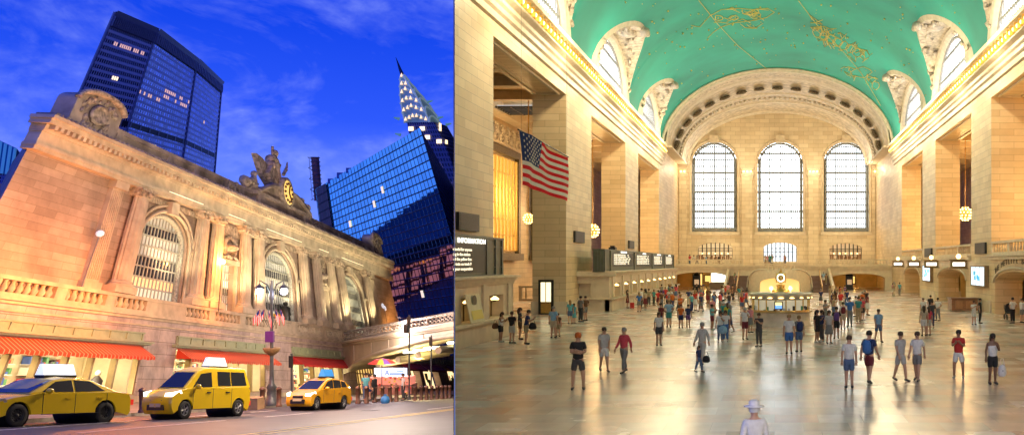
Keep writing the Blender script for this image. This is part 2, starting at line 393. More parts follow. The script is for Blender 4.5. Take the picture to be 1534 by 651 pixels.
# a blind outer shell so that no dusk light falls through
m=MB(); m.lathe([(1,0),(1,1)],(0,0,0),24,a0=0,a1=PI)
m.V=[Vector((CX+(AX+3.5)*v.x,19+158*v.z,Z0-2+(RZ+4)*v.y)) for v in m.V]
struct(m.build('roof',mat('roof_lead',(.12,.12,.12),.7),clip='hall'))
def lunette(sg,c,lab,clip):
    xw=WL if sg<0 else WR
    vx=lambda z:CX+sg*AX*math.sqrt(max(0,1-((z-Z0)/RZ)**2))
    t=thing('lunette',lab,'lunette',(xw,c,Z0),group='plaster lunettes along the vault')
    n=28; V=[];la=LA; wa,wh=8.8,5.2
    rings=[]
    def arc(a,h,x): return [(x,c+a*math.cos(PI*i/n),Z0+h*math.sin(PI*i/n)) for i in range(n+1)]
    outer=[(vx(z),y,z) for _,y,z in arc(la,LH,0)]
    lip=[(x-sg*.25,y,z) for x,y,z in [(vx(z),y,z) for _,y,z in arc(la-.9,LH-.45,0)]]
    r1=arc(wa+1.5,wh+.8,xw-sg*.3); r2=arc(wa+.9,wh+.5,xw-sg*.55); r3=arc(wa+.3,wh+.2,xw-sg*.4); r4=arc(wa,wh,xw+sg*.15)
    def ring(A,B,mb,mi): mb.add(A+B,[(i,i+1,n+2+i,n+1+i) for i in range(n)],mi,True)
    m=MB(); ring(outer,lip,m,0)
    mids=[[tuple(a[j]*(1-f)+b[j]*f for j in range(3)) for a,b in zip(lip,r1)] for f in (0,.25,.5,.75,1)]
    rr=random.Random(c)
    for A,B in zip(mids,mids[1:]): ring(A,B,m,1)
    ring(r1,r2,m,0); ring(r2,r3,m,0); ring(r3,r4,m,0)
    m.build('shell',[PLAST,RELIEF],t,clip=clip)
    # carved cartouche and sprays in the shell
    m=MB()
    for k in range(34):
        i=rr.randint(3,n-3); f=rr.uniform(.15,.8); a=lip[i]; b=r1[i]
        p=Vector([a[j]*(1-f)+b[j]*f for j in range(3)])-Vector((sg*.05,0,.05))
        q=p+Vector((-sg*rr.uniform(0,.25),rr.uniform(-1.2,1.2),rr.uniform(-.5,.5)))
        m.tube([p,(p+q)/2+Vector((0,rr.uniform(-.5,.5),rr.uniform(-.3,.1))),q],[.22,.16,.05],5)
    top=Vector(lip[n//2]); p=(top+Vector(r1[n//2]))/2
    m.sphere(p,.95,10,sz=.5,sy=1.2); m.tube([p+Vector((0,-1.4,.2)),p+Vector((0,-.7,.5)),p+Vector((0,.7,.5)),p+Vector((0,1.4,.2))],.2,6)
    m.sphere(top-Vector((sg*.3,0,.2)),.55,8); m.sphere(top-Vector((sg*.5,.6,.3)),.3,8); m.sphere(top-Vector((sg*.5,-.6,.3)),.3,8)
    m.build('ornament',RELIEF,t,clip=clip)
    w=MB(); arcp=[(c+wa*math.cos(PI*i/n),Z0+wh*math.sin(PI*i/n)) for i in range(n+1)]
    w.add([(xw+sg*.15,y,z) for y,z in arcp],[tuple(range(n+1))]); pane=w.build('window',DAY2,t,clip=clip)
    g=MB(); x=xw+sg*.02
    for i in range(-12,13):
        y=i*wa/12.5; h=wh*math.sqrt(max(0,1-(y/wa)**2)); g.box(x-.03,x+.03,c+y-.1,c+y+.1,Z0,Z0+h)
    g.box(x-.06,x+.06,c-wa*.9,c+wa*.9,Z0+wh*.32,Z0+wh*.36); g.box(x-.06,x+.06,c-wa*.6,c+wa*.6,Z0+wh*.7,Z0+wh*.74)
    g.tube([(x,c+(wa-.5)*math.cos(PI*i/n),Z0+(wh-.35)*math.sin(PI*i/n)) for i in range(n+1)],.14,6)
    o=g.build('bars',mat('lunette_bar',(.25,.26,.26),.5,var=0),pane,clip=clip)
    return t
names=['nearest of the left lunettes, cut by the top edge','left lunette above the flag with tall arched window','left lunette second nearest the end arch with carved shell','small far left lunette beside the great end arch']
for c,l in list(zip(LUN_L,names))[1:]: lunette(-1,c,l,'hall')
names=['','nearest right lunette at the upper right corner','middle right lunette with bright arched window','small far right lunette beside the great end arch']
for c,l in list(zip(LUN_R,names))[1:]: lunette(1,c,l,None)
# gold star lines on the vault, plain line figures
GL=mat('gold_leaf_line',(.62,.58,.16),.5,var=.2,scale=3)
def vp(X,Y,lift=.06):
    # point of the vault behind photo point (X,Y), solved along the sight line
    lo,hi=20,148
    for _ in range(40):
        y=(lo+hi)/2; p=at(X,Y,y); r=((p.x-CX)/AX)**2+((p.z-Z0)/RZ)**2
        if p.z>Z0 and r>1: hi=y
        else: lo=y
    p=at(X,Y,lo); s=(1-lift/12); return Vector((CX+(p.x-CX)*s,p.y,Z0+(p.z-Z0)*s))
def figure(lab,strokes,r=.05):
    m=MB()
    for st in strokes: m.tube([vp(*p) for p in st],r,4,caps=False)
    o=m.build('star_figure',GL); tag(o,lab,'ceiling drawing','gold line figures on the vault')
def wob(cx,cy,rx,ry,n,rr,turn=1): return [(cx+rx*math.cos(turn*2*PI*i/n)*rr.uniform(.75,1.1),cy+ry*math.sin(turn*2*PI*i/n)*rr.uniform(.7,1.15)) for i in range(n+1)]
rr=random.Random(3)
A=[[(1035,38),(1048,40),(1062,24),(1080,14),(1105,12),(1128,14),(1150,12),(1160,18),(1148,26),(1130,30),(1098,34),(1080,40),(1068,48),(1060,56)]]
for k in range(16):
    x=rr.uniform(1068,1138); y=rr.uniform(12,38); A.append([(x,y),(x+rr.uniform(3,9),y+rr.uniform(-4,6)),(x+rr.uniform(10,22),y+rr.uniform(-5,7))])
for k in range(5): A.append(wob(rr.uniform(1075,1140),rr.uniform(14,34),7,4,8,rr))
figure('long reclining gold line figure on the teal ceiling above the arch',A)
B=[]
for k in range(26):
    x=rr.uniform(1212,1296); y=30+(x-1212)*.5+rr.uniform(-8,26); B.append([(x,y),(x+rr.uniform(-6,9),y+rr.uniform(-8,8)),(x+rr.uniform(-4,16),y+rr.uniform(-8,10)),(x+rr.uniform(4,20),y+rr.uniform(-4,14))])
for k in range(7): B.append(wob(rr.uniform(1222,1290),0,1,1,1,rr)[:1]*2 if 0 else wob(1225+k*10,48+k*5,8,7,9,rr))
figure('crowded gold line figure right of the ceiling centre',B)
C=[]
for k in range(14):
    x=rr.uniform(1260,1316); y=98+(x-1260)*.3+rr.uniform(0,22); C.append([(x,y),(x+rr.uniform(-5,9),y+rr.uniform(-5,7)),(x+rr.uniform(0,14),y+rr.uniform(-6,9))])
C.append(wob(1290,108,16,9,10,rr)); C.append(wob(1312,128,6,7,9,rr))
figure('small crab like gold line figure above the right end of the arch',C)
figure('thin gold meridian line crossing the left of the vault',[[(1046,0),(1075,36),(1105,68),(1150,104)]],.05)
figure('thin gold line running down between the right hand figures',[[(1196,0),(1225,38),(1262,75),(1290,108),(1320,158)]],.05)
m=MB()
for k in range(260):
    X=rr.uniform(900,1440); Y=rr.uniform(2,150)
    p=vp(X,Y,.08)
    if p.y<146 and p.z>zlow(p.y,LUN_L,11.8)+.4 and p.z>zlow(p.y,LUN_R,11.8)+.4: m.sphere(p,rr.choice([.05,.07,.11]),6)
o=m.build('painted_stars',GL); tag(o,'scattered tiny gold stars dotted over the teal vault','ceiling stars'); o['kind']='stuff'

# ---- the near end of the hall, behind the camera, with its own tall windows
m=MB(); m.box(-7,20,-14,20.5,28.9,29.2); struct(m.build('ceiling_near',mat('near_ceiling_plaster',(.5,.5,.42),.7)))
Pn=lambda u,v,w:(u,-14-w,v)
m=MB(); m.arcwall(Pn,-7,17.7,FLOOR,29,[(-5,2,5.5,17.3,3.5),(5,12,5.5,17.3,3.5)],1.2); m.quad((-7,-14,FLOOR),(-7,-14,29),(-4,-2,29),(-4,-2,FLOOR)); struct(m.build('wall_near_end',STONEB))  # slanted left return is added to keep the dusk sky out
for k,(a,b) in enumerate(((-5,2),(5,12))):
    t=thing('arched_window',('left tall window of the near end wall behind the viewer','right tall window of the near end wall behind the viewer')[k],'window',((a+b)/2,-15,5.5))
    q=MB(); q.quad((a,-15.2,5.5),(b,-15.2,5.5),(b,-15.2,20.8),(a,-15.2,20.8)); q.build('pane',emis('near_daylight_glass',(1,.95,.86),15),t)
    q=MB(); 
    for i in range(8): x=a+(b-a)*i/7; q.box(x-.08,x+.08,-15.1,-15,5.5,20.8)
    q.build('bars',DARK,t)
m=MB(); m.box(WL,WL+1.6,147.4,175,17.05,17.3); m.box(WR-1.6,WR,147.4,175,17.05,17.3); m.box(WL-1,WL+.9,147.6,175,17.2,30); m.box(WR-.9,WR+1,147.6,175,17.2,30); struct(m.build('arch_springing_ledge',TRIM))
# ---- the great end arch
t=thing('end_arch','deep cream arch with a ring of rosettes framing the three tall windows','arch',(CX,148,Z0))
prof=[(147.5,17.25,11.55,0),(147.3,17.0,11.35,0),(147.6,16.75,11.1,0),(147.6,16.55,10.95,0),(148.2,16.4,10.85,1),(151.5,16.55,10.9,1),(151.8,16.4,10.75,0),(152.2,16.5,10.8,0),(153.5,16.45,10.75,1),(162,16.3,10.3,1),(162.2,16.1,10.1,0),(162.8,16.1,10.1,0),(163,16.25,10.2,1),(167,16.1,9.9,1),(167.2,15.9,9.6,0),(168,15.9,9.6,0),(168.2,16.0,9.6,1),(174,15.7,9.2,1),(174.2,15.3,8.9,0),(175.1,15.3,8.9,0)]
N=56; m=MB(); V=[]
for y,a,h,_ in prof:
    for k in range(N+1): s=PI*k/N; V.append((CX+a*math.cos(s),y,Z0+h*math.sin(s)))
for i in range(len(prof)-1):
    m.add(V[i*(N+1):(i+2)*(N+1)],[(k,k+1,N+2+k,N+1+k) for k in range(N)],prof[i][3] and prof[i+1][3])
m.build('soffit',[PLAST,mat('soffit_plaster',(.60,.53,.42),.6,var=.3,scale=1.4,bump=.6)],t)
m=MB()
for k in range(70):
    s=PI*(k+.5)/70; m.sphere((CX+16.62*math.cos(s),149.5,Z0+10.98*math.sin(s)),.22,6)
for k in range(60):
    s=PI*(k+.5)/60; m.sphere((CX+16.0*math.cos(s),165,Z0+9.95*math.sin(s)),.26,6,sy=2)
struct(m.build('bead_moulding',RELIEF,t),'stuff')
r0=None
for k in range(17):
    s=PI*(k+.7)/17.4; p=Vector((CX+16.15*math.cos(s),157.5,Z0+10.35*math.sin(s)))
    if r0 is None:
        q=MB(); q.lathe([(1.1,.16),(.95,.32),(.8,.16),(.6,.05)],(0,0,0),18); q.lathe([(.34,.0),(.3,.25),(.01,.34)],(0,0,0),10)
        for j in range(8): q.tube([(0.35*math.cos(j*PI/4),.35*math.sin(j*PI/4),.1),(.6*math.cos(j*PI/4),.6*math.sin(j*PI/4),.14)],[.12,.16],5)
        q.lathe([(.8,.03),(.01,.02)],(0,0,0),18,mi=1)
        r0=q.build('rosette',[PLAST,mat('rosette_ground',(.26,.19,.12),.7)],t,local=True); c=r0
    else:
        c=r0.copy(); COL.objects.link(c); c.parent=t
    c.location=p-wloc(t); n=Vector((-math.cos(s)/16.15,0.03,-math.sin(s)/10.35)).normalized()
    ya=Vector((0,1,0)); xa_=ya.cross(n).normalized(); ya=n.cross(xa_); c.rotation_euler=Matrix((xa_,ya,n)).transposed().to_euler(); c.scale=(.8,1.7,1)
# ---- end wall with three tall windows and lower openings
Pe=lambda u,v,w:(u,175+w,v)
WX=[-10.5,1.05,12.6]; HW=3.95
m=MB()
m.arcwall(Pe,WL,WR,4.6,26.5,[(c-HW,c+HW,5.5,17.3,3.95) for c in WX],1.6,n=20)
LO=[(-13.4,-7.3,.5,2.6,1.0),(-1.9,3.9,.3,2.6,1.0),(9.6,15.3,.5,2.5,1.0)]
m.arcwall(Pe,WL,WR,FLOOR,4.6,[(a,b,z,s,r) for a,b,z,s,r in LO],1.2)
struct(m.build('wall_end',STONEB))
m=MB(); 
for k,c in enumerate(WX):
    lab=('left of the three tall arched windows, left of the bright middle one','tall middle arched window above the clock and booth','right of the three tall arched windows, by the right wall')[k]
    t=thing('arched_window',lab,'window',(c,176,5.5),group='three tall end windows')
    n=20; p=MB(); pts=[(c-HW,5.5)]+[(c-HW*math.cos(PI*i/n),17.3+3.95*math.sin(PI*i/n)) for i in range(n+1)]+[(c+HW,5.5)]
    p.add([(x,176.5,z) for x,z in pts],[tuple(range(len(pts)))]); p.build('pane',DAY if k==1 else emis('daylight_glass_side',(.84,.92,1),3.6),t)
    g=MB(); y=176.1
    for i in range(-10,11):
        x=i*HW/10.4; h=math.sqrt(max(0,1-(x/HW)**2))*3.95; wd=.075 if i%5 else .12
        g.box(c+x-wd,c+x+wd,y-.05,y+.05,5.5,17.3+h)
    for j in range(14):
        z=5.7+j*1.13
        wz=.08 if j%3 else .17
        hw=HW if z<17.3 else HW*math.sqrt(max(0,1-((z-17.3)/3.95)**2))
        g.box(c-hw,c+hw,y-.09,y-.04,z-wz,z+wz)
    g.build('muntins',mat('window_iron',(.13,.15,.16),.5,metal=.0),t)
    fr=MB(); path=[(c-HW+.28,175.9,5.5)]+[(c-(HW-.28)*math.cos(PI*i/n),175.9,17.3+3.67*math.sin(PI*i/n)) for i in range(n+1)]+[(c+HW-.28,175.9,5.5)]
    fr.tube(path,.2,6); fr.box(c-HW,c+HW,175.6,176.2,5.5,6.25)
    fr.build('frame',mat('iron_scroll_frame',(.26,.28,.28),.5,metal=.3,var=.6,scale=5,bump=1),t)
    tr=MB(); path=[(c-HW-.3,174.95,5.5)]+[(c-(HW+.3)*math.cos(PI*i/n),174.95,17.3+4.25*math.sin(PI*i/n)) for i in range(n+1)]+[(c+HW+.3,174.95,5.5)]
    tr.tube(path,.16,6); tr.box(c-.8,c+.8,174.4,174.99,21.0,22.3); tr.box(c-HW-.5,c+HW+.5,174.5,174.99,4.9,5.45); tr.build('surround',TRIM,t)
# wall piers with capitals and gilt lamp strips between the windows
for k,(a,b) in enumerate(((WL+.1,WX[0]-HW-.9),(WX[0]+HW+.9,WX[1]-HW-.9),(WX[1]+HW+.9,WX[2]-HW-.9),(WX[2]+HW+.9,WR-.1))):
    lab=('narrow wall pier in the left corner beside the left tall window','wall pier between the left and middle tall windows','wall pier between the middle and right tall windows','wall pier in the right corner beside the right tall window')[k]
    t=thing('wall_pier',lab,'pier',((a+b)/2,174.7,FLOOR),group='piers between the tall windows')
    m=MB(); m.box(a,b,174.55,174.98,FLOOR,15.0); m.build('shaft',STONEB,t)
    m=MB(); m.box(a-.1,b+.1,174.4,174.98,15.01,15.3); m.box(a-.2,b+.2,174.2,174.98,15.31,15.6); m.box(a-.2,b+.2,174.1,174.98,16.3,16.6); m.box(a,b,174.5,174.98,15.61,16.29)
    m.build('capital',TRIM,t)
    nb=max(2,int((b-a)/.55))
    for i in range(nb):
        q=MB(); x=a+(b-a)*(i+.5)/nb; q.sphere((x,174.25,15.95),.17,8); q.build('bulb',BULB,t)
# curtain behind the daylight so the lower rooms stay apart
# lower openings
for k,(a,b,z,s,r) in enumerate(LO):
    lab=('arched restaurant window under the left tall window','bright arched doorway window at the balcony centre','arched bar window under the right tall window')[k]
    t=thing('arched_opening',lab,'window',((a+b)/2,175.5,z)); n=14;c=(a+b)/2;hw=(b-a)/2
    pts=[(a,z)]+[(c-hw*math.cos(PI*i/n),s+r*math.sin(PI*i/n)) for i in range(n+1)]+[(b,z)]
    p=MB(); p.add([(x,176.1,zz) for x,zz in pts],[tuple(range(len(pts)))])
    p.build('pane',[emis('restaurant_glass',(1,.62,.25),.5),emis('door_daylight',(.75,.88,1),1.5),emis('bar_glass',(1,.5,.15),.35)][k],t)
    g=MB()
    for i in range(9): x=a+(b-a)*i/8; g.box(x-.09,x+.09,175.8,175.9,z,s+r*math.sqrt(max(0,1-((x-c)/hw)**2)))
    for zz in (z+.9,z+1.7,s): g.box(a,b,175.75,175.79,zz-.05,zz+.05)
    g.build('bars',DARK,t)
    if k!=1:
        h=MB(); rq=random.Random(k)
        for i in range(16): x=a+.3+(b-a-.6)*i/15; h.box(x-.12,x+.12,175.3,175.6,z,z+rq.uniform(.3,1.1))
        h.build('shelf_goods',mat('bar_goods',(.25,.12,.05),.5),t)
        h=MB()
        for i in range(5): h.sphere((a+.8+(b-a-1.6)*i/4,175.2,z+1.2),.13,6)
        h.build('bulb',GLOW,t)

# ---- balustrade helper
def balusters(mb,P,u0,u1,v0,v1,step=.42,r=.09,w=.12):
    n=max(1,int((u1-u0)/step))
    h=v1-v0
    for i in range(n):
        u=u0+(u1-u0)*(i+.5)/n
        c=Vector(P(u,v0,w))
        for (ra,za),(rb,zb) in zip([(.6,0),(1,.2),(1.1,.35),(.55,.7),(.7,.9)],[(1,.2),(1.1,.35),(.55,.7),(.7,.9),(.8,1)]):
            mb.tube([P(u,v0+za*h,w),P(u,v0+zb*h,w)],[r*ra,r*rb],5,caps=False)
def balustrade(P,u0,u1,vb,vt,lab,nsec,m1=TRIM,group='stone balustrades of the hall',step=.5,clip=None,loc=None,depth=.3):
    t=thing('balustrade',lab,'balustrade',loc or P((u0+u1)/2,vb,0),group=group)
    m=MB(); bx=lambda a,b,c,d,w0=0,w1=depth:m.prism([(a,c),(b,c),(b,d),(a,d)],P,w0,w1)
    bx(u0,u1,vb,vb+.2); bx(u0,u1,vt-.18,vt,-.05,depth+.05)
    L=(u1-u0)/nsec
    for i in range(nsec+1):
        u=u0+L*i; bx(max(u0,u-.3),min(u1,u+.3),vb+.201,vt-.181,.01,depth-.01)
    m.build('rail',m1,t,clip=clip)
    q=MB()
    for i in range(nsec): balusters(q,P,u0+L*i+.32,u0+L*(i+1)-.32,vb+.2,vt-.18,step,w=depth/2)
    q.build('balusters',m1,t,clip=clip)
    return t
# ---- balcony across the far end
YB=150
Pb=lambda u,v,w:(u,YB+w,v)
m=MB(); m.arcwall(Pb,WL+.05,WR-.05,FLOOR,-.55,[(-15.2,-7.1,FLOOR-.01,-2.1,.75),(8.4,16.6,FLOOR-.01,-2.3,.75)],3,n=16)
struct(m.build('wall_balcony',TRIM))
m=MB(); m.box(WL,WR,YB+.01,174.4,-.54,-.4); m.box(WL,WR,YB-.35,YB,-.52,-.3); m.box(WL,WR,YB-.2,YB,-.85,-.521)
struct(m.build('balcony_slab',TRIM))
balustrade(Pb,-14.8,-4.6,-.3,.6,'stone balustrade on the left half of the far balcony',4,loc=(-9.7,YB,-.3))
balustrade(Pb,-1.9,3.9,-.9,.15,'short stone balustrade over the curved stair wall',2,loc=(1,YB-12,-.9)) if 0 else None
balustrade(Pb,6.2,17.0,-.3,.6,'stone balustrade on the right half of the far balcony',4,loc=(11.5,YB,-.3))
# passages under the balcony
m=MB(); m.box(WL,-6.9,173,173.2,FLOOR,-.6); m.box(8.2,WR,173,173.2,FLOOR,-.6); m.box(-6.9,-6.7,YB+3,173,FLOOR,-.6); m.box(8.0,8.2,YB+3,173,FLOOR,-.6); m.box(WL,WR,YB+.3,173,-.75,-.6)
struct(m.build('wall_passage',mat('passage_stone',(.62,.45,.20),.5,var=.15,scale=1)))
for k,(x,z0,z1,w,lab,e) in enumerate(((-13.2,-3.9,-1.7,.9,'dark framed advert case at the left of the left passage',WARMGL),(-10.9,-3.3,-2.0,1.2,'square lit window in the back of the left passage',WARMGL),(13.2,-3.6,-2.1,.8,'lit poster case in the back of the right passage',WARMGL))):
    t=thing('poster_case',lab,'poster case',(x,172.8,z0)); q=MB(); q.box(x-w,x+w,172.7,172.95,z0,z1); q.build('case',DARK,t)
    q=MB(); q.box(x-w+.15,x+w-.15,172.62,172.69,z0+.15,z1-.15); q.build('lit_face',e,t)
t=thing('kiosk','brightly lit white kiosk at the mouth of the left passage','kiosk',(-8.6,158,FLOOR))
q=MB(); q.box(-10.2,-7.2,157,160,FLOOR,-3.1); q.box(-10.3,-7.1,156.9,160.1,-3.1,-3.0); q.box(-10.2,-7.2,159.8,160,-2.99,-1.5); q.build('counter',TRIM,t)
q=MB(); q.box(-10.0,-7.4,159.6,159.79,-2.9,-1.6); q.build('lit_menu',emis('kiosk_light',(1,.93,.8),4),t)
for k,(x,y) in enumerate(((-12.0,155),(9.3+2.3,155))):
    t=thing('standing_clock',('dark standing kiosk in the mouth of the left passage','dark standing kiosk with a round top in the right passage')[k],'kiosk',(x,y,FLOOR))
    q=MB(); q.box(x-.55,x+.55,y-.4,y+.4,FLOOR,-1.9); q.box(x-.65,x+.65,y-.5,y+.5,FLOOR,FLOOR+.25); q.lathe([(.6,-1.9),(.45,-1.6),(.1,-1.4)],(x,y,0),12); q.build('cabinet',DARK,t)
    q=MB(); q.box(x-.35,x+.35,y-.44,y-.41,FLOOR+.8,-2.5); q.build('lit_face',emis('kiosk_face',(1,.6,.3),.5),t)
# ---- stairs to the balcony and the curved centre podium
STEP=mat('stair_tread',(.16,.09,.07),.5,var=.15)
for k,(xa,xb,lab) in enumerate(((-6.7,-3.8,'left flight of dark stairs climbing to the balcony'),(5.4,8.0,'right flight of dark stairs climbing to the balcony'))):
    t=thing('staircase',lab,'stairs',((xa+xb)/2,140,FLOOR),group='flights of stairs to the balcony')
    q=MB()
    for i in range(13): q.box(xa,xb,139+i*.85,YB-.4,FLOOR+i*.17,FLOOR+(i+1)*.17-.001)
    q.build('steps',STEP,t)
    q=MB(); s=-1 if k==0 else 1; xo=xa if k==0 else xb
    P=lambda u,v,w,xo=xo,s=s:(xo+s*w,u,v)
    q.prism([(138,FLOOR),(YB-.4,FLOOR),(YB-.4,-.75),(149,-1.0),(138.8,FLOOR+1.0),(138,FLOOR+1.0)],P,0,.35); q.build('side_wall',TRIM,t)
    q=MB(); xm=(xa+xb)/2; q.tube([(xm,139,FLOOR+.9),(xm,149,FLOOR+3.1)],.05,6)
    for i in range(5): q.tube([(xm,139.3+i*2.3,FLOOR+.17+i*.46),(xm,139.3+i*2.3,FLOOR+.95+i*.5)],.035,5)
    q.build('handrail',GOLD,t)
t=thing('curved_podium','curved stone podium with sloping rails and yellow niche behind the booth','podium',(.75,138,FLOOR))
def curve_y(x): return 138+((x-.75)/4.6)**2*4
Pp=lambda u,v,w:(u,curve_y(u)+w,v)
q=MB(); out=[(-3.7,-2.2),(-3.45,-1.75),(-2.9,-1.2),(-2.2,-.95),(-1.6,-.9),(3.1,-.9),(3.7,-.95),(4.4,-1.25),(4.95,-1.75),(5.2,-2.2)]
n=24; xs=[-3.8+9.1*i/n for i in range(n+1)]
def top(x):
    for (a,za),(b,zb) in zip(out,out[1:]):
        if a<=x<=b: return za+(zb-za)*(x-a)/(b-a)
    return -4.0 if x<-3.75 or x>5.25 else -2.2
def nich(x): 
    d=abs(x-.75)/2.75; return -3.0+.72*math.sqrt(1-d*d)+.25 if d<1 else FLOOR
for a,b in zip(xs,xs[1:]):
    z=[max(FLOOR,nich(a)),max(FLOOR,nich(b))]
    q.add([Pp(a,z[0],0),Pp(b,z[1],0),Pp(b,top(b),0),Pp(a,top(a),0)],[(0,1,2,3)])
    q.add([Pp(a,top(a),0),Pp(b,top(b),0),Pp(b,top(b),.8),Pp(a,top(a),.8)],[(0,1,2,3)])
    q.add([Pp(a,z[0],0),Pp(b,z[1],0),Pp(b,z[1],1.5),Pp(a,z[0],1.5)],[(0,1,2,3)])
q.build('wall',mat('podium_stone',(.66,.60,.48),.5,var=.08),t)
q=MB(); q.tube([Pp(x,z+.06,-.05) for x,z in [(-3.9,FLOOR+.3),(-3.8,-3.0)]+out+[(5.3,-3),(5.4,FLOOR+.3)]],.14,6); q.build('coping',PLAST,t)
q=MB(); balusters(q,Pp,-1.5,3.0,-.88,-.2,.42,w=.3); q.prism([(-1.7,-.2),(3.2,-.2),(3.2,-.02),(-1.7,-.02)],Pp,.1,.55); q.build('parapet',TRIM,t)
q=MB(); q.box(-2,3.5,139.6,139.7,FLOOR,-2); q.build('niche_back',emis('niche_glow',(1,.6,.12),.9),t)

# ---- right wall: passage arches, balustrades, sign lamps
for k,(a,b,arc) in enumerate(((64,81.7,(66.5,80.3)),(90,110,(92.5,108)),(119.6,139,(122,136)))):
    t=thing('arcade_wall',('low arched wall with lettering at the right edge','low arched wall under the chandelier opening','farthest low arched wall on the right')[k],'wall',(WR,(a+b)/2,FLOOR),group='low arcade walls on the right')
    m=MB(); m.arcwall(Pr,a,b,FLOOR,.55,[(arc[0],arc[1],FLOOR-.01,-1.55,.95)],2.2,n=18); m.build('wall',STONE,t)
    m=MB(); m.box(WR-.25,WR-.01,a,b,.3,.55); m.box(WR-.4,WR-.01,a,b,.551,.7)
    y0,y1=arc; n=18; m.tube([(WR-.05,(y0+y1)/2-((y1-y0)/2+.35)*math.cos(PI*i/n),-1.55+1.2*math.sin(PI*i/n)) for i in range(n+1)],.11,5)
    m.build('moulding',TRIM,t)
    m=MB(); m.box(WR+2.3,WR+9,b+.0,b+.15,FLOOR,.5); m.box(WR+8.9,WR+9,a,b,FLOOR,.5); m.box(WR+2.2,WR+9,a,b,.45,.6); m.box(WR+2.3,WR+9,a-.1,a,FLOOR,.5)
    m.build('passage_lining',mat('arcade_lining',(.60,.42,.15),.5,var=.15,scale=1),t)
    m=MB(); m.box(WR+4.5,WR+4.6,b-.25,b-.02,FLOOR+.2,-1.2) ; m.box(WR+.25,WR+1.3,b-2.4+2.2,b-2.3+2.2,FLOOR+1,-1.4); m.build('dark_panel',BLACK,t)
    balustrade(Pr,a+.05,b-.05,.7,1.75,('stone balustrade above the lettered arch','stone balustrade under the round chandelier','farthest stone balustrade of the right gallery')[k],3,loc=(WR,(a+b)/2,.7),step=.8)
lamp_sign=None
for k,(y,lab) in enumerate(((91.6,'lit sign lantern nearest the big screen'),(107.5,'lit sign lantern by the small screen'),(121,'second lit sign lantern from the far end'),(136.5,'farthest lit sign lantern on the right'))):
    if lamp_sign is None:
        t=thing('sign_lantern',lab,'sign lantern',(WR-.9,y,-.1),group='lit sign lanterns along the right wall'); lamp_sign=t
        q=MB(); q.box(WR-1.6,WR-.1,y-.12,y+.12,-.42,.28); q.box(WR-1.7,WR,y-.16,y+.16,.281,.36); q.box(WR-1.7,WR,y-.16,y+.16,-.5,-.421); q.build('case',mat('bronze_case',(.22,.15,.06),.4,metal=.6),t)
        q=MB(); q.box(WR-1.4,WR-.3,y-.15,y-.121,-.25,.08); q.build('lit_panel',emis('sign_face',(1,.95,.8),3),t)
        q=MB(); q.sphere((WR-.85,y,.62),.24,10); q.build('globe',GLOW,t)
    else: dup(lamp_sign,(WR-.9,y,-.1),label=lab)
# curved inscription over the nearest arch
word='THE METLIFE BUILDING'; t=thing('arch_lettering','curved carved words over the right edge arch','lettering',(WR-.1,73.4,-.2))
for i,ch in enumerate(word):
    if ch==' ': continue
    a=PI*(.18+.64*(i/(len(word)-1))); y=73.4+7.8*math.cos(a); z=-1.75+1.75*math.sin(a)
    text('letter',ch,.62,(WR-.03,y,z),(R(90),math.atan(-.22*math.cos(a)*1.0),R(-90)),mat('carved_letter',(.16,.12,.08),.7,var=0),t,.015,'CENTER',1.7)
# screens
for k,(ya,yb,z0,z1,lab) in enumerate(((82.6,88.6,-2.0,1.0-.2,'large pale blue screen on the nearest right pier'),(111.5,117.5,-2.1,1.0-.2,'smaller pale blue screen on the second right pier'))):
    t=thing('display_screen',lab,'screen',(WR-.2,(ya+yb)/2,z0),group='tall screens on the right piers')
    z1-=1.0
    q=MB(); q.box(WR-.3,WR-.01,ya,yb,z0,z1); q.box(WR-.36,WR-.301,ya,ya+.25,z0,z1); q.box(WR-.36,WR-.301,yb-.25,yb,z0,z1); q.box(WR-.36,WR-.301,ya+.251,yb-.251,z0,z0+.12); q.box(WR-.36,WR-.301,ya+.251,yb-.251,z1-.12,z1); q.build('frame',mat('screen_frame',(.25,.17,.09),.4,metal=.5),t)
    q=MB(); q.box(WR-.33,WR-.302,ya+.26,yb-.26,z0+.13,z1-.13); q.build('panel',SCREEN,t)
    q=MB()
    for i in (1,2): y=ya+.26+(yb-ya-.52)*i/3; q.box(WR-.345,WR-.331,y-.04,y+.04,z0+.13,z1-.13)
    for i in (1,2): z=z0+(z1-z0)*i/3; q.box(WR-.345,WR-.331,ya+.26,yb-.26,z-.012,z+.012)
    rq=random.Random(k)
    for i in range(4): y=rq.uniform(ya+.6,yb-1.4); z=rq.uniform(z0+.3,z0+1.2); q.box(WR-.345,WR-.331,y,y+.8,z,z+.35,1)
    q.build('picture',[mat('screen_seam',(.3,.45,.5),.5,var=0),mat('screen_picture',(.05,.35,.5),.5,var=0,emit=(.1,.5,.8),es=.8)],t)
# dark wall panels on the piers
for k,(side,ya,yb,z0,z1,lab) in enumerate(((-1,52.5,56.1,1.75,2.7,'black slatted panel above the information board'),(-1,83.2,87.3,1.75,2.7,'black slatted panel on the pier beside the flag'),(-1,114.2,118.2,1.7,2.6,'black slatted panel above the long departures board'),(1,83.4,87.6,.8,1.75,'black slatted panel above the large screen'),(1,112,117,.7,1.7,'black slatted panel above the smaller screen'))):
    x=WL if side<0 else WR; s=1 if side<0 else -1
    t=thing('wall_speaker',lab,'wall panel',(x,(ya+yb)/2,z0),group='black panels on the piers')
    q=MB(); q.box(x,x+s*.18,ya,yb,z0,z1); q.build('case',BLACK,t,clip='hall' if k==0 else None)
    q=MB(); 
    for i in range(8): z=z0+.08+(z1-z0-.16)*i/7; q.box(x+s*.181,x+s*.21,ya+.2,yb-.2,z-.025,z+.025)
    q.build('slats',mat('panel_slat',(.03,.025,.02),.5),t,clip='hall' if k==0 else None)
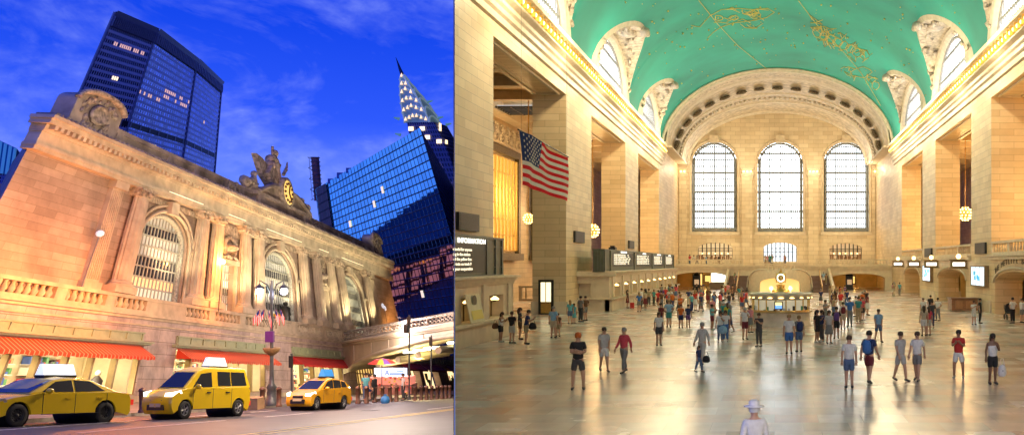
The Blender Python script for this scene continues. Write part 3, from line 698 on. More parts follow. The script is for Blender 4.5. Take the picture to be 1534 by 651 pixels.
# pier bases
m=MB()
for ya,yb in ((80.3,91.4),(112.3,122.8),(144.8,150)): m.box(WL-2.8,WL+.14,ya-.14,yb+.14,FLOOR,FLOOR+1.0); 
struct(m.build('pier_base_left',TRIM))
m=MB()
for ya,yb in ((58,64),(81.7,90),(110,119.6),(139,150)): m.box(WR-.14,WR+2.8,ya-.14,yb+.14,FLOOR,FLOOR+1.0)
struct(m.build('pier_base_right',TRIM))
t=thing('pier_door','narrow bronze door with yellow lit glass in the base of the flag pier','door',(-18.3,80.1,FLOOR))
q=MB(); q.box(-18.85,-17.65,79.98,80.15,FLOOR,FLOOR+2.75); q.build('frame',DARK,t)
q=MB(); q.box(-18.65,-17.85,79.93,79.975,FLOOR+1.0,FLOOR+2.55); q.build('pane',emis('door_pane',(1,.85,.5),1.6),t)
q=MB(); q.box(-18.65,-17.85,79.93,79.975,FLOOR+.1,FLOOR+.9); q.box(-18.28,-18.22,79.9,79.929,FLOOR+.1,FLOOR+2.55); q.build('kick_panel',GOLD,t)
balustrade(lambda u,v,w:(u,92+w,v),-23.5,-19.6,FLOOR+.6,FLOOR+2.0,'short stone balustrade behind the small bronze door',2,loc=(-21.5,92,FLOOR))
# ---- ticket counters
def counter(name,lab,P,u0,u1,ops,clip,loc,zt=-.67,endcap=None):
    t=thing(name,lab,'ticket counter',loc)
    m=MB(); m.arcwall(P,u0,u1,FLOOR+1.15,zt-.45,[(a,b,FLOOR+1.15,FLOOR+2.35,0.0) for a,b in ops],1.0)
    m.prism([(u0,FLOOR),(u1,FLOOR),(u1,FLOOR+1.0),(u0,FLOOR+1.0)],P,-.25,.4)
    if endcap: endcap(m)
    m.build('wall',TRIM,t,clip=clip)
    m=MB(); bx=lambda z0,z1,w0,w1=.5:m.prism([(u0-.0,z0),(u1+.0,z0),(u1,z1),(u0,z1)],P,w0,w1)
    bx(FLOOR+1.001,FLOOR+1.14,-.55); bx(zt-.449,zt-.3,-.15); bx(zt-.299,zt-.12,-.3); bx(zt-.119,zt,-.5)
    cur=[u0]+[v for o in ops for v in o]+[u1]
    for a,b in zip(cur[::2],cur[1::2]):
        c=(a+b)/2
        if b-a>.7: m.prism([(c-.28,FLOOR+1.15),(c+.28,FLOOR+1.15),(c+.28,zt-.45),(c-.28,zt-.45)],P,-.1,-.002)
    m.build('cornice',TRIM,t,clip=clip)
    m=MB()
    for a,b in ops:
        m.prism([(a,FLOOR+1.15),(b,FLOOR+1.15),(b,FLOOR+2.35),(a,FLOOR+2.35)],P,.95,1.0)
    m.build('window_back',emis('ticket_glow',(1,.62,.18),.45),t,clip=clip)
    m=MB()
    for a,b in ops:
        for i in range(1,5): u=a+(b-a)*i/5; m.prism([(u-.05,FLOOR+1.15),(u+.05,FLOOR+1.15),(u+.05,FLOOR+2.3),(u-.05,FLOOR+2.3)],P,.5,.56)
        m.prism([(a,FLOOR+1.95),(b,FLOOR+1.95),(b,FLOOR+2.35),(a,FLOOR+2.35)],P,.42,.49)
    m.build('grille',mat('bronze_grille',(.14,.10,.05),.4,metal=.6),t,clip=clip)
    for a,b in ops:
        c=Vector(P((a+b)/2,FLOOR+2.15,.1)); q=MB(); q.lathe([(.06,.12),(.24,-.02),(.2,-.08),(.01,-.07)],c,12); q.build('lamp',GLOW,t)
    return t
Pc=lambda u,v,w:(-15.2-w,u,v)
def cap1(m):
    m.box(-19,-15.2,58.1,58.25,FLOOR,-.7)
counter('ticket_booth','cream ticket booth under the information board at the left edge',Pc,46,58.2,[(48.6,51.2),(53.4,56.2)],'hall',(-15.2,53,FLOOR),endcap=cap1)
Pd=lambda u,v,w:(-14.0-w,u,v)
ops=[(87+i*5.6+.9,87+i*5.6+3.9) for i in range(10)]
def cap2(m):
    P=lambda u,v,w:(u,85+w,v)
    m.arcwall(P,-19,-14.0,FLOOR,-1.12,[(-17.2,-15.6,FLOOR+1.15,FLOOR+2.35,0)],.8)
    m.box(-19,-13.4,84.6,84.99,-1.1,-.67); m.box(-19,-13.5,84.7,84.99,FLOOR+1.0,FLOOR+1.14); m.box(-17.2,-15.6,85.6,85.7,FLOOR,-.8)
counter('ticket_counter','long row of lit ticket windows beneath the departures board',Pd,85,143,ops,None,(-14,114,FLOOR),endcap=cap2)
for k,(a,b,s,lab) in enumerate(((48.9,51.0,1.45,'yellow and white poster leaning in the ticket booth window'),)):
    t=thing('leaning_poster',lab,'poster',(-15.0,49.6,FLOOR+1.15))
    q=MB(); q.add([(-14.7,48.6,FLOOR+1.16),(-14.7,50.9,FLOOR+1.16),(-14.95,50.7,FLOOR+2.55),(-14.95,48.4,FLOOR+2.55),(-14.75,48.6,FLOOR+1.16),(-14.75,50.9,FLOOR+1.16),(-15.0,50.7,FLOOR+2.55),(-15.0,48.4,FLOOR+2.55)],[(0,1,2,3),(7,6,5,4),(0,3,7,4),(1,2,6,5),(2,3,7,6)])
    q.build('sheet',mat('poster_paper',(.75,.68,.45),.6,var=.1),t,clip='hall')
    q=MB(); q.add([(-14.70,48.9,FLOOR+1.3),(-14.70,50.7,FLOOR+1.3),(-14.78,50.6,FLOOR+1.75),(-14.78,48.8,FLOOR+1.75)],[(0,1,2,3)]); q.lathe([(.3,0),(.01,0.02)],(0,0,0),12,mi=1)
    q.V=[v if i<4 else Vector((-14.86+v.z,49.6+v.x*1.4,FLOOR+2.2+v.y)) for i,v in enumerate(q.V)]
    q.build('print',[mat('poster_yellow',(.75,.60,.10),.6,var=0),mat('poster_ink',(.15,.12,.08),.6,var=0)],t,clip='hall')
# ---- information board and departures board
t=thing('information_board','black information board with lit yellow lines at the left edge','display board',(-15.6,53,-.6))
q=MB(); x=-15.5; q.box(x-.6,x,44,57.0,-.62,1.3); q.box(x-.65,x+.08,44,57.1,1.301,1.42); q.box(x-.65,x+.08,44,57.1,-.68,-.621)
for y in (53.9,55.6,56.9): q.box(x,x+.07,y-.12,y+.12,-.6,1.3)
for z in (-.2,.9): q.box(x,x+.05,53.9,57,z-.03,z+.03)
q.build('case',OLIVE,t,clip='hall')
q=MB(); q.box(x,x+.03,44,53.7,-.5,.98); q.build('panel',BLACK,t,clip='hall')
text('heading','INFORMATION',.34,(x+.09,48.7,1.02),(R(90),0,R(90)),WHITEL,t,.01,'LEFT',2.05,.008)
rq=random.Random(5)
for j,s in enumerate(('It is unlawful for anyone','or loudspeaking in the station','behind the yellow line',' the 4:25 train on track 9','Thank you for your cooperation')):
    text('line',s[-18:],.2,(x+.06,48.0+rq.uniform(0,.2),.62-j*.24),(R(90),0,R(90)),AMBER,t,.006,'LEFT',2.0,.006)
t=thing('departures_board','long olive departures board with four lit panels over the ticket windows','display board',(-14.6,114,-.6))
x=-14.4; q=MB(); q.box(x-.9,x,84.6,143,-.66,1.12); q.box(x-.95,x+.1,84.5,143.1,1.121,1.22); q.box(x-.95,x+.08,84.5,143.1,-.74,-.661)
seg=[(84.6,88),(88,103),(103,118),(118,131),(131,143)]
for a,b in seg: q.box(x,x+.1,a,a+.5,-.65,1.1); q.box(x,x+.1,b-.4,b,-.65,1.1)
for z in (-.5,-.35): q.box(x,x+.06,84.6,143,z-.02,z+.02)
q.box(x-.9,x,84.45,84.59,-.66,1.12)
for xx in (x-.85,x-.55,x-.3): q.box(xx,xx+.04,84.4,84.449,-.66,1.12)
q.build('case',OLIVE,t)
q=MB()
for a,b in seg[1:]: q.box(x,x+.04,a+.8,b-.8,-.3,.95)
q.build('panel',BLACK,t)
nm=['DEPARTURES','ARRIVALS','DEPARTURES','ARRIVALS']
for j,(a,b) in enumerate(seg[1:]):
    text('heading',nm[j],.2,(x+.06,(a+b)/2,.97),(R(90),0,R(90)),WHITEL,t,.01,'CENTER',3.2,.01)
    for i in range(6):
        s=rq.choice(['10:22 STAMFORD    18','10:34 NEW HAVEN   24','10:20 WHITE PLAINS 30','10:48 CROTON HAR  36','10:55 BREWSTER    19','11:02 HARLEM LINE 27'])
        text('line',s,.16,(x+.06,a+1.4,.72-i*.165),(R(90),0,R(90)),AMBER,t,.006,'LEFT',(b-a-2.6)/2.05,.006)
t=thing('camera_box','small black camera rig on top of the departures board','camera',(-14.8,92,1.22)); q=MB(); q.box(-15.1,-14.5,91.2,92.2,1.22,1.45); q.box(-15,-14.6,91.4,91.9,1.45,1.6); q.tube([(-14.8,92.6,1.22),(-14.8,92.6,1.5)],.15,6); q.build('rig',BLACK,t)
# ---- the round information booth and clock
bx_,by_=.42,65.5
t=thing('information_booth','round marble information booth with a ring of lit windows','booth',(bx_,by_,FLOOR))
c=(bx_,by_,0)
q=MB(); q.lathe([(1.98,FLOOR),(1.98,FLOOR+.14),(1.9,FLOOR+.18),(1.9,FLOOR+.86),(1.98,FLOOR+.9)],c,48); q.build('counter_base',mat('booth_marble',(.66,.60,.50),.3,var=.15,scale=2),t)
q=MB(); q.lathe([(1.9,FLOOR+.9),(2.08,FLOOR+.92),(2.1,FLOOR+.99),(1.7,FLOOR+1.0)],c,48); q.build('counter_top',mat('booth_counter_brass',(.6,.42,.2),.3,metal=.6),t)
q=MB(); q.lathe([(1.75,FLOOR+1.0),(1.75,FLOOR+1.75)],c,40); q.build('glass',emis('booth_glass',(.9,.8,.5),.35),t)
q=MB()
for i in range(18):
    a=2*PI*i/18; p=(bx_+1.86*math.cos(a),by_+1.86*math.sin(a)); q.tube([(p[0],p[1],FLOOR+1.0),(p[0],p[1],FLOOR+1.8)],.045,5)
q.lathe([(1.84,FLOOR+1.0),(1.9,FLOOR+1.0),(1.9,FLOOR+1.06),(1.84,FLOOR+1.06)],c,40)
q.build('mullion',GOLD,t)
q=MB(); q.lathe([(1.86,FLOOR+1.72),(2.02,FLOOR+1.76),(2.02,FLOOR+1.98),(2.1,FLOOR+2.02),(2.1,FLOOR+2.1),(1.9,FLOOR+2.16),(.6,FLOOR+2.22),(.01,FLOOR+2.22)],c,48); q.build('roof',mat('booth_roof_stone',(.50,.46,.38),.4),t)
for i in range(9):
    a=-PI*(.06+.11*i); p=(bx_+2.03*math.cos(a),by_+2.03*math.sin(a),FLOOR+1.86); q=MB(); q.sphere(p,.07,8,sx=2.2*abs(math.sin(a))+.6,sz=.5); q.build('lamp',GLOW,t)
q=MB(); q.box(bx_-.42,bx_+.12,by_-1.98,by_-1.93,FLOOR+1.15,FLOOR+1.66); q.build('screen',BLACK,t)
q=MB(); q.box(bx_-.36,bx_+.06,by_-2.0,by_-1.985,FLOOR+1.2,FLOOR+1.4,0); q.box(bx_-.36,bx_+.06,by_-2.0,by_-1.985,FLOOR+1.405,FLOOR+1.6,1); q.build('screen_picture',[emis('scr_blue',(.05,.3,1),1.5),emis('scr_yellow',(1,.8,.3),1.3)],t)
q=MB(); rq=random.Random(9)
for i in range(26):
    a=-PI*rq.uniform(.05,.95); p=(bx_+1.8*math.cos(a),by_+1.8*math.sin(a)); h=rq.uniform(.1,.35); q.box(p[0]-.07,p[0]+.07,p[1]-.05,p[1]+.05,FLOOR+1.01,FLOOR+1.01+h,rq.randint(0,2))
q.build('leaflets',[mat('leaflet_white',(.7,.7,.65),.6,var=0),mat('leaflet_green',(.1,.3,.15),.6,var=0),mat('leaflet_dark',(.08,.05,.04),.6,var=0)],t)
t=thing('brass_clock','four faced brass ball clock on top of the information booth','clock',(bx_,by_,FLOOR+2.2))
z=-.95
q=MB(); q.lathe([(.6,FLOOR+2.22),(.55,FLOOR+2.35),(.3,FLOOR+2.4),(.22,FLOOR+2.55),(.34,FLOOR+2.62),(.12,z-.42)],c,20); q.build('pedestal',GOLD,t)
q=MB(); q.sphere((bx_,by_,z),.36,20); q.lathe([(.1,z+.34),(.14,z+.42),(.03,z+.46),(.06,z+.52),(.01,z+.6)],c,10); q.build('ball',GOLD,t)
for i in range(4):
    a=-PI/2+i*PI/2; n=Vector((math.cos(a),math.sin(a),0))
    q=MB(); q.lathe([(.33,0),(.33,.05),(.28,.06)],(0,0,0),24); q.lathe([(.28,.045),(.01,.045)],(0,0,0),24,mi=1)
    for h in range(12):
        b=h*PI/6; q.box(.24*math.cos(b)-.012,.24*math.cos(b)+.012,.24*math.sin(b)-.012,.24*math.sin(b)+.012,.046,.055,2)
    q.box(-.012,.012,0,.2,.056,.062,2); q.box(0,.13,-.015,.015,.056,.062,2)
    o=q.build('dial',[GOLD,emis('clock_face',(1,.93,.6),2.2),BLACK],t,local=True); o.location=Vector((bx_,by_,z))+n*.26-wloc(t); o.rotation_euler=n.to_track_quat('Z','Y').to_euler()
for s in (-1,1):
    q=MB(); q.sphere((bx_+s*.62,by_-.5,FLOOR+2.45),.14,10); q.tube([(bx_+s*.62,by_-.5,FLOOR+2.2),(bx_+s*.62,by_-.5,FLOOR+2.4)],.03,6); q.build('lamp',GLOW,t)
# ---- chandeliers
def chandelier(x,y,z,r,lab,top):
    t=thing('chandelier',lab,'chandelier',(x,y,z),group='globe chandeliers in the side halls')
    q=MB(); q.tube([(x,y,z+r),(x,y,top)],.05,6); q.lathe([(r*.15,r*1.15),(r*.3,r*1.0),(r*.1,r*.9)],(x,y,z),12); q.build('chain',GOLD,t)
    q=MB(); q.sphere((x,y,z),r*.78,16)
    for j in range(5): q.lathe([(r*.95*math.cos(-1+j*.5),r*.95*math.sin(-1+j*.5)-.04),(r*.95*math.cos(-1+j*.5),r*.95*math.sin(-1+j*.5)+.04)],(x,y,z),18)
    q.build('frame',mat('chandelier_bronze',(.5,.28,.06),.4,metal=.6,emit=(1,.5,.1),es=.5),t)
    q=MB()
    for j in range(6):
        ph=-1.15+j*.46; n=max(4,int(12*math.cos(ph)))
        for i in range(n): a=2*PI*i/n+j*.3; q.sphere((x+r*math.cos(ph)*math.cos(a),y+r*math.cos(ph)*math.sin(a),z+r*math.sin(ph)),r*.13,6)
    q.build('bulbs',BULB,t)
    return t
chandelier(22.5,118,5.8,.78,'round golden chandelier glowing in the right hand opening',14.6)
chandelier(-21.4,118,3.8,.75,'glowing round chandelier behind the left departures board',14.6)
chandelier(-22.1,90,4.0,.45,'half hidden round chandelier behind the flag pier',14.6)
# ---- flag
t=thing('hanging_flag','large striped flag with white stars hanging before the left piers','flag',(-12,52.5,6.2))
def flagpt(u,v): # u 0..1 along the hall, v 0..1 downwards
    y=47.1+10.8*u; x=-12+.16*math.sin(u*7+v*2)+.05*math.sin(u*17); ztop=6.2+.10*math.sin(u*5); hgt=2.52
    return Vector((x,y,ztop-hgt*v-.22*math.sin(u*PI)*.3))
q=MB(); NU=39
for j in range(13):
    u0=.4 if j<7 else 0
    for i in range(NU):
        a,b=i/NU,(i+1)/NU
        if j<7 and b<=.4+1e-6: continue
        a=max(a,u0); 
        q.add([flagpt(a,j/13),flagpt(b,j/13),flagpt(b,(j+1)/13),flagpt(a,(j+1)/13)],[(0,1,2,3)],0 if j%2==0 else 1,True)
for i in range(16):
    for j in range(7):
        a,b=.4*i/16,.4*(i+1)/16; q.add([flagpt(a,j/13),flagpt(b,j/13),flagpt(b,(j+1)/13),flagpt(a,(j+1)/13)],[(0,1,2,3)],2,True)
cloth=dict(var=.06,scale=2,bump=.1,spec=.05)
q.build('cloth',[mat('flag_red',(.66,.008,.02),.8,**cloth),mat('flag_white',(.75,.71,.66),.8,**cloth),mat('flag_blue',(.02,.04,.16),.8,**cloth)],t)
q=MB()
for r_ in range(9):
    for c_ in range(6 if r_%2==0 else 5):
        p=flagpt((.035+.066*c_ if r_%2==0 else .068+.066*c_),(.03+.056*r_)+.02); P5=[]
        for k in range(10):
            a=PI/2+k*PI/5; rr_=.085 if k%2==0 else .035; P5.append(p+Vector((.03,rr_*2.0*math.cos(a),rr_*math.sin(a))))
        q.add([p+Vector((.03,0,0))]+P5,[(0,k+1,(k+1)%10+1) for k in range(10)])
q.build('stars',MATS['flag_white'],t)
q=MB(); q.tube([flagpt(0,0)+Vector((0,-.2,.05)),flagpt(.5,0)+Vector((0,0,.05)),flagpt(1,0)+Vector((0,.2,.05))],.04,6)
for u in (.02,.98): q.tube([flagpt(u,0),flagpt(u,0)+Vector((0,0,19.3))],.006,4)
q.build('hanging_pole',DARK,t)
# ---- desk and benches on the right
t=thing('service_desk','small wooden panelled desk standing against the right wall','desk',(15.9,85.5,FLOOR))
WOOD=mat('desk_wood',(.30,.13,.05),.35,var=.3,scale=3,stretch=(1,1,6))
q=MB(); q.box(15.0,17.2,84.6,86.6,FLOOR+.1,FLOOR+1.05); q.build('body',WOOD,t); q=MB(); q.box(14.9,17.3,84.5,86.7,FLOOR+1.051,FLOOR+1.15); q.build('desk_top',mat('desk_top_wood',(.18,.08,.03),.3),t)
q=MB(); q.box(15.3,15.9,84.55,84.597,FLOOR+.25,FLOOR+.9); q.box(16.2,16.9,84.55,84.597,FLOOR+.25,FLOOR+.9); q.build('panel',mat('desk_panel',(.42,.19,.07),.35),t)
t=thing('stroller','folded dark stroller beside the man in a white shirt at the right edge','stroller',(17.0,72.5,FLOOR))
q=MB()
for sx in (0,.55):
    for dy in (0,.7): q.lathe([(.14,-.03),(.17,-.03),(.17,.03),(.14,.03)],(0,0,0),12); 
q=MB()
def wheelring(q,c,r,w):
    n=14; q.add([ (c[0]+s*w,c[1]+r*f*math.cos(2*PI*i/n),c[2]+r*f*math.sin(2*PI*i/n)) for s,f in ((-1,1),(1,1),(1,.75),(-1,.75)) for i in range(n)],[(k*n+i,k*n+(i+1)%n,((k+1)%4)*n+(i+1)%n,((k+1)%4)*n+i) for k in range(4) for i in range(n)],0,True)
for sx in (-.25,.25):
    for dy in (-.4,.4): wheelring(q,(17+sx,72.5+dy,FLOOR+.2),.2,.03)
q.build('wheels',BLACK,t)
q=MB()
for sx in (-.25,.25): q.tube([(17+sx,72.1,FLOOR+.2),(17+sx,72.7,FLOOR+.6),(17+sx,73.0,FLOOR+1.0)],.025,6); q.tube([(17+sx,72.9,FLOOR+.2),(17+sx,72.4,FLOOR+.7)],.025,6)
q.tube([(16.75,73.0,FLOOR+1.0),(17.25,73.0,FLOOR+1.0)],.03,6); q.build('frame',DARK,t)
q=MB(); q.box(16.78,17.22,72.2,72.8,FLOOR+.45,FLOOR+.55); q.box(16.78,17.22,72.75,72.85,FLOOR+.55,FLOOR+1.0); q.lathe([(.26,0),(.2,.16),(.01,.24)],(17,72.6,FLOOR+.95),12,a0=0,a1=PI); q.build('seat',mat('stroller_cloth',(.03,.03,.035),.8),t)
for x in (-13.5,-4.7,6.8,15): lamp('POINT',(x,170,15.9),900,(1,.80,.52),.4,name='cornice_bulb_fill')  # unseen points off the end wall stand for its bulb strips
for x in (-10,1,12): lamp('POINT',(x,169,4.0),500,(1,.78,.48),.4,name='balcony_light')
# ---- hall lighting: unseen points off the walls stand for bulb rows, windows are emitters
WARM=(1,.78,.46)
for y in (60,76,92,108,124,140):
    lamp('POINT',(WL+3.6,y,16.4),2000,WARM,.5,name='cornice_bulb_fill'); lamp('POINT',(WR-3.6,y,16.4),2000,WARM,.5,name='cornice_bulb_fill')
for p in ((22.8,122,8.5),(23.5,75,4.8),(24,100,4.8),(24,132,4.8),(-21.8,122,6.5),(-22.5,97,7),(-23,135,3)):
    lamp('POINT',p,2300,(1,.60,.24),1.0,name='side_hall_fill')  # points near the chandeliers, and unseen ones added to fill other side bays
for x,y in ((-11,162),(12.5,162),(-11,168),(13,168)): lamp('POINT',(x,y,-1.3),160,(1,.6,.18),.25,name='passage_light')
for y in (73,100,129): lamp('POINT',(WR+5,y,-.4),260,(1,.58,.15),.25,name='arcade_light')
# ================================================================== THE AVENUE AND THE TERMINAL FRONT (left)
HAP=51.8; SC=76.3
def FS(v):
    """front of the terminal: s metres along the avenue, h above it, w out from the wall; the wall is battered, narrowing as it rises"""
    s,h,w=v; k=1-h/HAP; y0=SC+(s-SC)*k; x=-31.3-SXK*y0+.9943*w; y=y0+.1061*w
    return Vector((x,y,zst(y)+h))
# ---- ground, road, pavement
ASPH=mat('asphalt',(.042,.034,.042),.6,var=.3,scale=.9,bump=.35,detail=9)
PAVE=blockmat('pavement_slabs',(.20,.17,.15),(.16,.14,.12),(.07,.06,.05),bw=1.5,bh=1.5,ms=.02,rough=.7,bump=.3,var=.2,offset=0)
KERB=mat('kerb_granite',(.28,.25,.22),.6,var=.2,scale=3)
PAINTW=mat('road_paint_white',(.62,.6,.58),.6,var=.35,scale=5,bump=.1)
PAINTY=mat('road_paint_yellow',(.60,.42,.06),.6,var=.3,scale=5,bump=.1)
def fs(): return MB(FS)
m=fs(); m.box(-60,600,-.6,-.3,-200,120); struct(m.build('ground',mat('ground_earth',(.06,.055,.05),.9),clip='ext'))
m=fs(); n=60
for i in range(n): m.quad((5+i*5,0,10.85),(10+i*5,0,10.85),(10+i*5,0,44),(5+i*5,0,44))
o=m.build('road',ASPH,clip='ext'); struct(o)
m=fs(); m.box(20,300,-.29,.14,-1.2,10.6); struct(m.build('sidewalk',PAVE,clip='ext'))
m=fs(); m.box(20,300,-.2,.15,10.61,10.84); struct(m.build('kerb',KERB,clip='ext'))
m=fs()
for w in (20.6,20.95): m.box(15,300,.004,.008,w,w+.13)
struct(m.build('road_centre_line',PAINTY,clip='ext'))
m=fs(); m.box(24,32.5,.004,.008,16.0,16.14); m.box(36,41,.004,.008,16.0,16.14); m.box(20,45,.004,.008,13.0,13.15)
for i in range(9): m.box(50+i*1.1,50.5+i*1.1,.004,.008,21.8,26)
m.box(46,80,.004,.008,19.6,19.72)
struct(m.build('road_marking',PAINTW,clip='ext'))
m=fs(); m.lathe([(.01,0),(.42,0),(.42,.004)],(0,0,0),18); m.V=[Vector((44+v.x*1.3,.005+v.z,17.6+v.y)) for v in m.V]
tag(m.build('manhole_cover',mat('cast_iron',(.04,.035,.03),.5,metal=.5,var=.4,scale=12,bump=1),clip='ext'),'round iron manhole cover set in the near road surface','manhole cover')
# ---- terminal front
LIME=blockmat('facade_limestone',(.48,.37,.29),(.34,.26,.20),(.24,.18,.12),bw=2.3,bh=.42,ms=.012,rough=.7,bump=.35,var=.22,nscale=.35)
LIMEB=blockmat('base_granite',(.55,.43,.40),(.44,.33,.31),(.2,.15,.13),bw=2.6,bh=.75,ms=.02,rough=.55,bump=.35,var=.28,nscale=.8)
LTRIM=mat('facade_trim',(.55,.45,.32),.65,var=.22,scale=1.2,bump=.3,detail=8)
LCARV=mat('facade_carving',(.46,.37,.27),.75,var=.5,scale=4,bump=1,detail=8)
LOLD=mat('attic_weathered_stone',(.46,.37,.28),.75,var=.4,scale=.8,bump=.4,detail=8)
T=thing('terminal_building','long beaux arts stone terminal with paired columns, arched windows and clock','building',FS((80,0,0)))
ARC=[(55.3,62.8),(77.9,86.0),(101.2,109.0)]; NAR=[(69.0,71.6),(92.9,95.5)]
Pf=lambda s,h,w:(s,h,-w)      # w here goes into the wall
m=fs(); m.arcwall(lambda s,h,w:(s,h,-.12-w),40.3,125,5.3,12.75,[(a,b,6.35,9.9,1.95) for a,b in ARC]+[(a,b,6.35,9.7,0) for a,b in NAR],.35,n=18)
m.quad((40.3,0,-.12),(40.3,14.4,-.12),(55,14.4,-8),(55,0,-8)); m.quad((125,0,-.12),(125,14.4,-.12),(118,14.4,-8),(118,0,-8)); m.quad((55,-1,-8),(118,-1,-8),(118,14.5,-8),(55,14.5,-8))
m.quad((40.3,14.5,0),(125,14.5,0),(118,14.5,-8),(55,14.5,-8)); m.quad((40.3,0,-.12),(98.6,0,-.12),(98.6,-.3,-.12),(40.3,-.3,-.12))
m.build('wall',LIME,T)
# base with shop openings
SH=[(41.0,58.0),(62.2,77.4),(83.2,96.6)]
m=fs(); m.arcwall(lambda s,h,w:(s,h,.3-w),34,98.6,-.2,5.0,[(a,b,.55,3.45,0) for a,b in SH],.5)
m.quad((98.6,-.2,.3),(98.6,5,.3),(98.6,5,-4),(98.6,-.2,-4)); m.quad((34,-.2,.3),(34,5,.3),(38,5,-6),(38,-.2,-6))
m.build('base_wall',LIMEB,T)
m=fs()
for i in range(1,3): m.box(34,98.7,5.0+.0+(i-1)*.16,5.0+i*.16-.002,-.1,.3+.12*i)
m.box(34,98.7,4.62,4.72,.3,.38); m.box(34,98.7,-.1,.5,.301,.42)
m.build('belt_course',LTRIM,T)
m=fs(); m.box(34,98.8,5.33,5.52,-.05,.42); m.box(34,98.8,6.12,6.32,-.05,.45)
blocks=[(34,37),(47.3,48.3),(52.4,53.4),(57.2,62.6),(66.4,67.3),(71.8,72.9),(79.5,84.5),(91.2,92.4),(97.3,98.8)]
for a,b in blocks: m.box(a,b,5.52,6.12,.0,.4)
m.build('balustrade_rail',LTRIM,T)
m=fs()
for (a,b),(c,d) in zip(blocks,blocks[1:]):
    L=c-b
    if L>10: m.box(b+L/2-.4,b+L/2+.4,5.52,6.12,.0,.4)
    n=int(L/.62)
    for i in range(n):
        u=b+L*(i+.5)/n; m.tube([(u,5.52,.2),(u,5.66,.2),(u,5.78,.2),(u,5.98,.2),(u,6.12,.2)],[.11,.19,.2,.09,.14],6,caps=False)
struct(m.build('balusters',LTRIM,T),'stuff')
# entablature
m=fs(); bx=lambda a,b,c:m.box(40.3-c*1.2,125+c*.6,a,b,-.3,c)
bx(12.72,12.92,.32); bx(12.921,13.1,.38); bx(13.101,13.75,.3); bx(13.751,13.87,.38); bx(14.15,14.42,.72); bx(14.421,14.62,.85); bx(13.871,14.149,.42)
m.build('entablature',LTRIM,T)
m=fs()
for i in range(128): s=40.2+i*.665; m.box(s,s+.36,13.9,14.14,.42,.7)
struct(m.build('dentils',LTRIM,T),'stuff')
m=fs()
for i in range(150): s=40+i*.57; m.tube([(s,14.6,.8),(s,14.74,.84)],[.16,.06],5)
struct(m.build('cresting',LOLD,T),'stuff')
# attic
m=fs(); m.box(46,121.5,14.63,15.55,-1.2,-.2); m.box(46,121.5,15.551,15.8,-1.3,-.1); m.box(41.5,46,14.63,15.2,-1.2,-.2)
for s in (49,57.5,62.5,68.5,72.5,93.5,97,104,110,116,121): m.box(s,s+.9,14.64,15.54,-.2,-.08)
m.build('attic',LOLD,T)
m=fs()
for c,hh in ((70.8,15.1),(95.5,15.1)):
    rq=random.Random(int(c))
    for i in range(26): m.sphere((c+rq.uniform(-1.3,1.3),hh+rq.uniform(-.4,.6),-.15),rq.uniform(.1,.28),6,sz=.6)
m.build('attic_carving',LCARV,T)
# corner cartouches
def cart(c,w,h0,h1,name):
    m=fs(); n=14; pts=[(c-w,h0)]+[(c-w*math.cos(PI*i/n),h1-.75+.75*math.sin(PI*i/n)) for i in range(n+1)]+[(c+w,h0)]
    m.prism(pts,lambda u,v,q:(u,v,q),-.9,.12); m.build(name,LOLD,T)
    m=fs(); arc=[(c-w*1.04*math.cos(PI*i/n),h1-.7+.78*math.sin(PI*i/n),.16) for i in range(n+1)]; m.tube(arc,[.2]*len(arc),6)
    m.lathe([(.55,0),(.75,.1),(.6,.22),(.5,.12),(.01,.16)],(0,0,0),20); k=len(m.V)
    m.V=[v if i<len(arc)*6+12 else Vector((c+v.x*w*.55,(h0+h1)/2+v.y*.85,.12+v.z)) for i,v in enumerate(m.V)]
    rq=random.Random(int(c))
    for i in range(46):
        a=rq.uniform(0,2*PI); r=rq.uniform(.75,1.05); m.sphere((c+w*.75*r*math.cos(a),(h0+h1)/2+.95*r*math.sin(a),.15),rq.uniform(.1,.24),6,sz=.55)
    m.build('cartouche_carving',LCARV,T)
cart(45.3,3.1,14.63,17.1,'cartouche')
cart(121.6,2.4,14.63,17.0,'cartouche')
# clock pediment
m=fs(); m.prism([(74.7,14.63),(92.6,14.63),(92.2,15.6),(76.2,15.6)],lambda u,v,q:(u,v,q),-1.5,.1)
m.box(75.6,92.4,15.6,15.85,-1.3,.25); m.box(76.2,77.4,14.8,15.6,.1,.3); m.box(89.8,91.0,14.8,15.6,.1,.3)
n=12
for s0,s1,a in ((76.4,82.0,1),(86.4,92.0,-1)):
    pts=[(s0+(s1-s0)*i/n,15.86+1.05*math.sin(PI/2*((i/n) if a>0 else 1-i/n)),.15) for i in range(n+1)]; m.tube(pts,.2,6)
m.prism([(76.8,15.86),(91.6,15.86),(88.5,16.7),(86,16.9),(82.4,16.9),(79.5,16.6)],lambda u,v,q:(u,v,q),-1.0,.0)
m.build('clock_pediment',LOLD,T)
m=fs(); m.lathe([(1.22,0),(1.2,.3),(.98,.34),(.95,.28)],(0,0,0),28); m.V=[Vector((84.4+v.x*1.55,16.75+v.y,.02+v.z)) for v in m.V]; ck=m.build('clock_surround',LCARV,T)
m=fs(); m.lathe([(.95,.0),(.3,.02),(.01,.02)],(0,0,0),28); m.V=[Vector((84.4+v.x*1.55,16.75+v.y,.32+v.z)) for v in m.V]; m.build('clock_face',emis('street_clock_face',(1,.62,.06),1.1),ck)
m=fs()
for i in range(12):
    a=i*PI/6; m.sphere((84.4+1.55*.72*math.cos(a),16.75+.72*math.sin(a),.36),.12,6)
m.tube([(84.4,16.75,.4),(85.0,16.2,.4)],.06,4); m.tube([(84.4,16.75,.4),(84.7,17.3,.4)],.06,4); m.build('clock_hands',mat('clock_numerals',(.10,.03,.01),.5,var=0),ck)
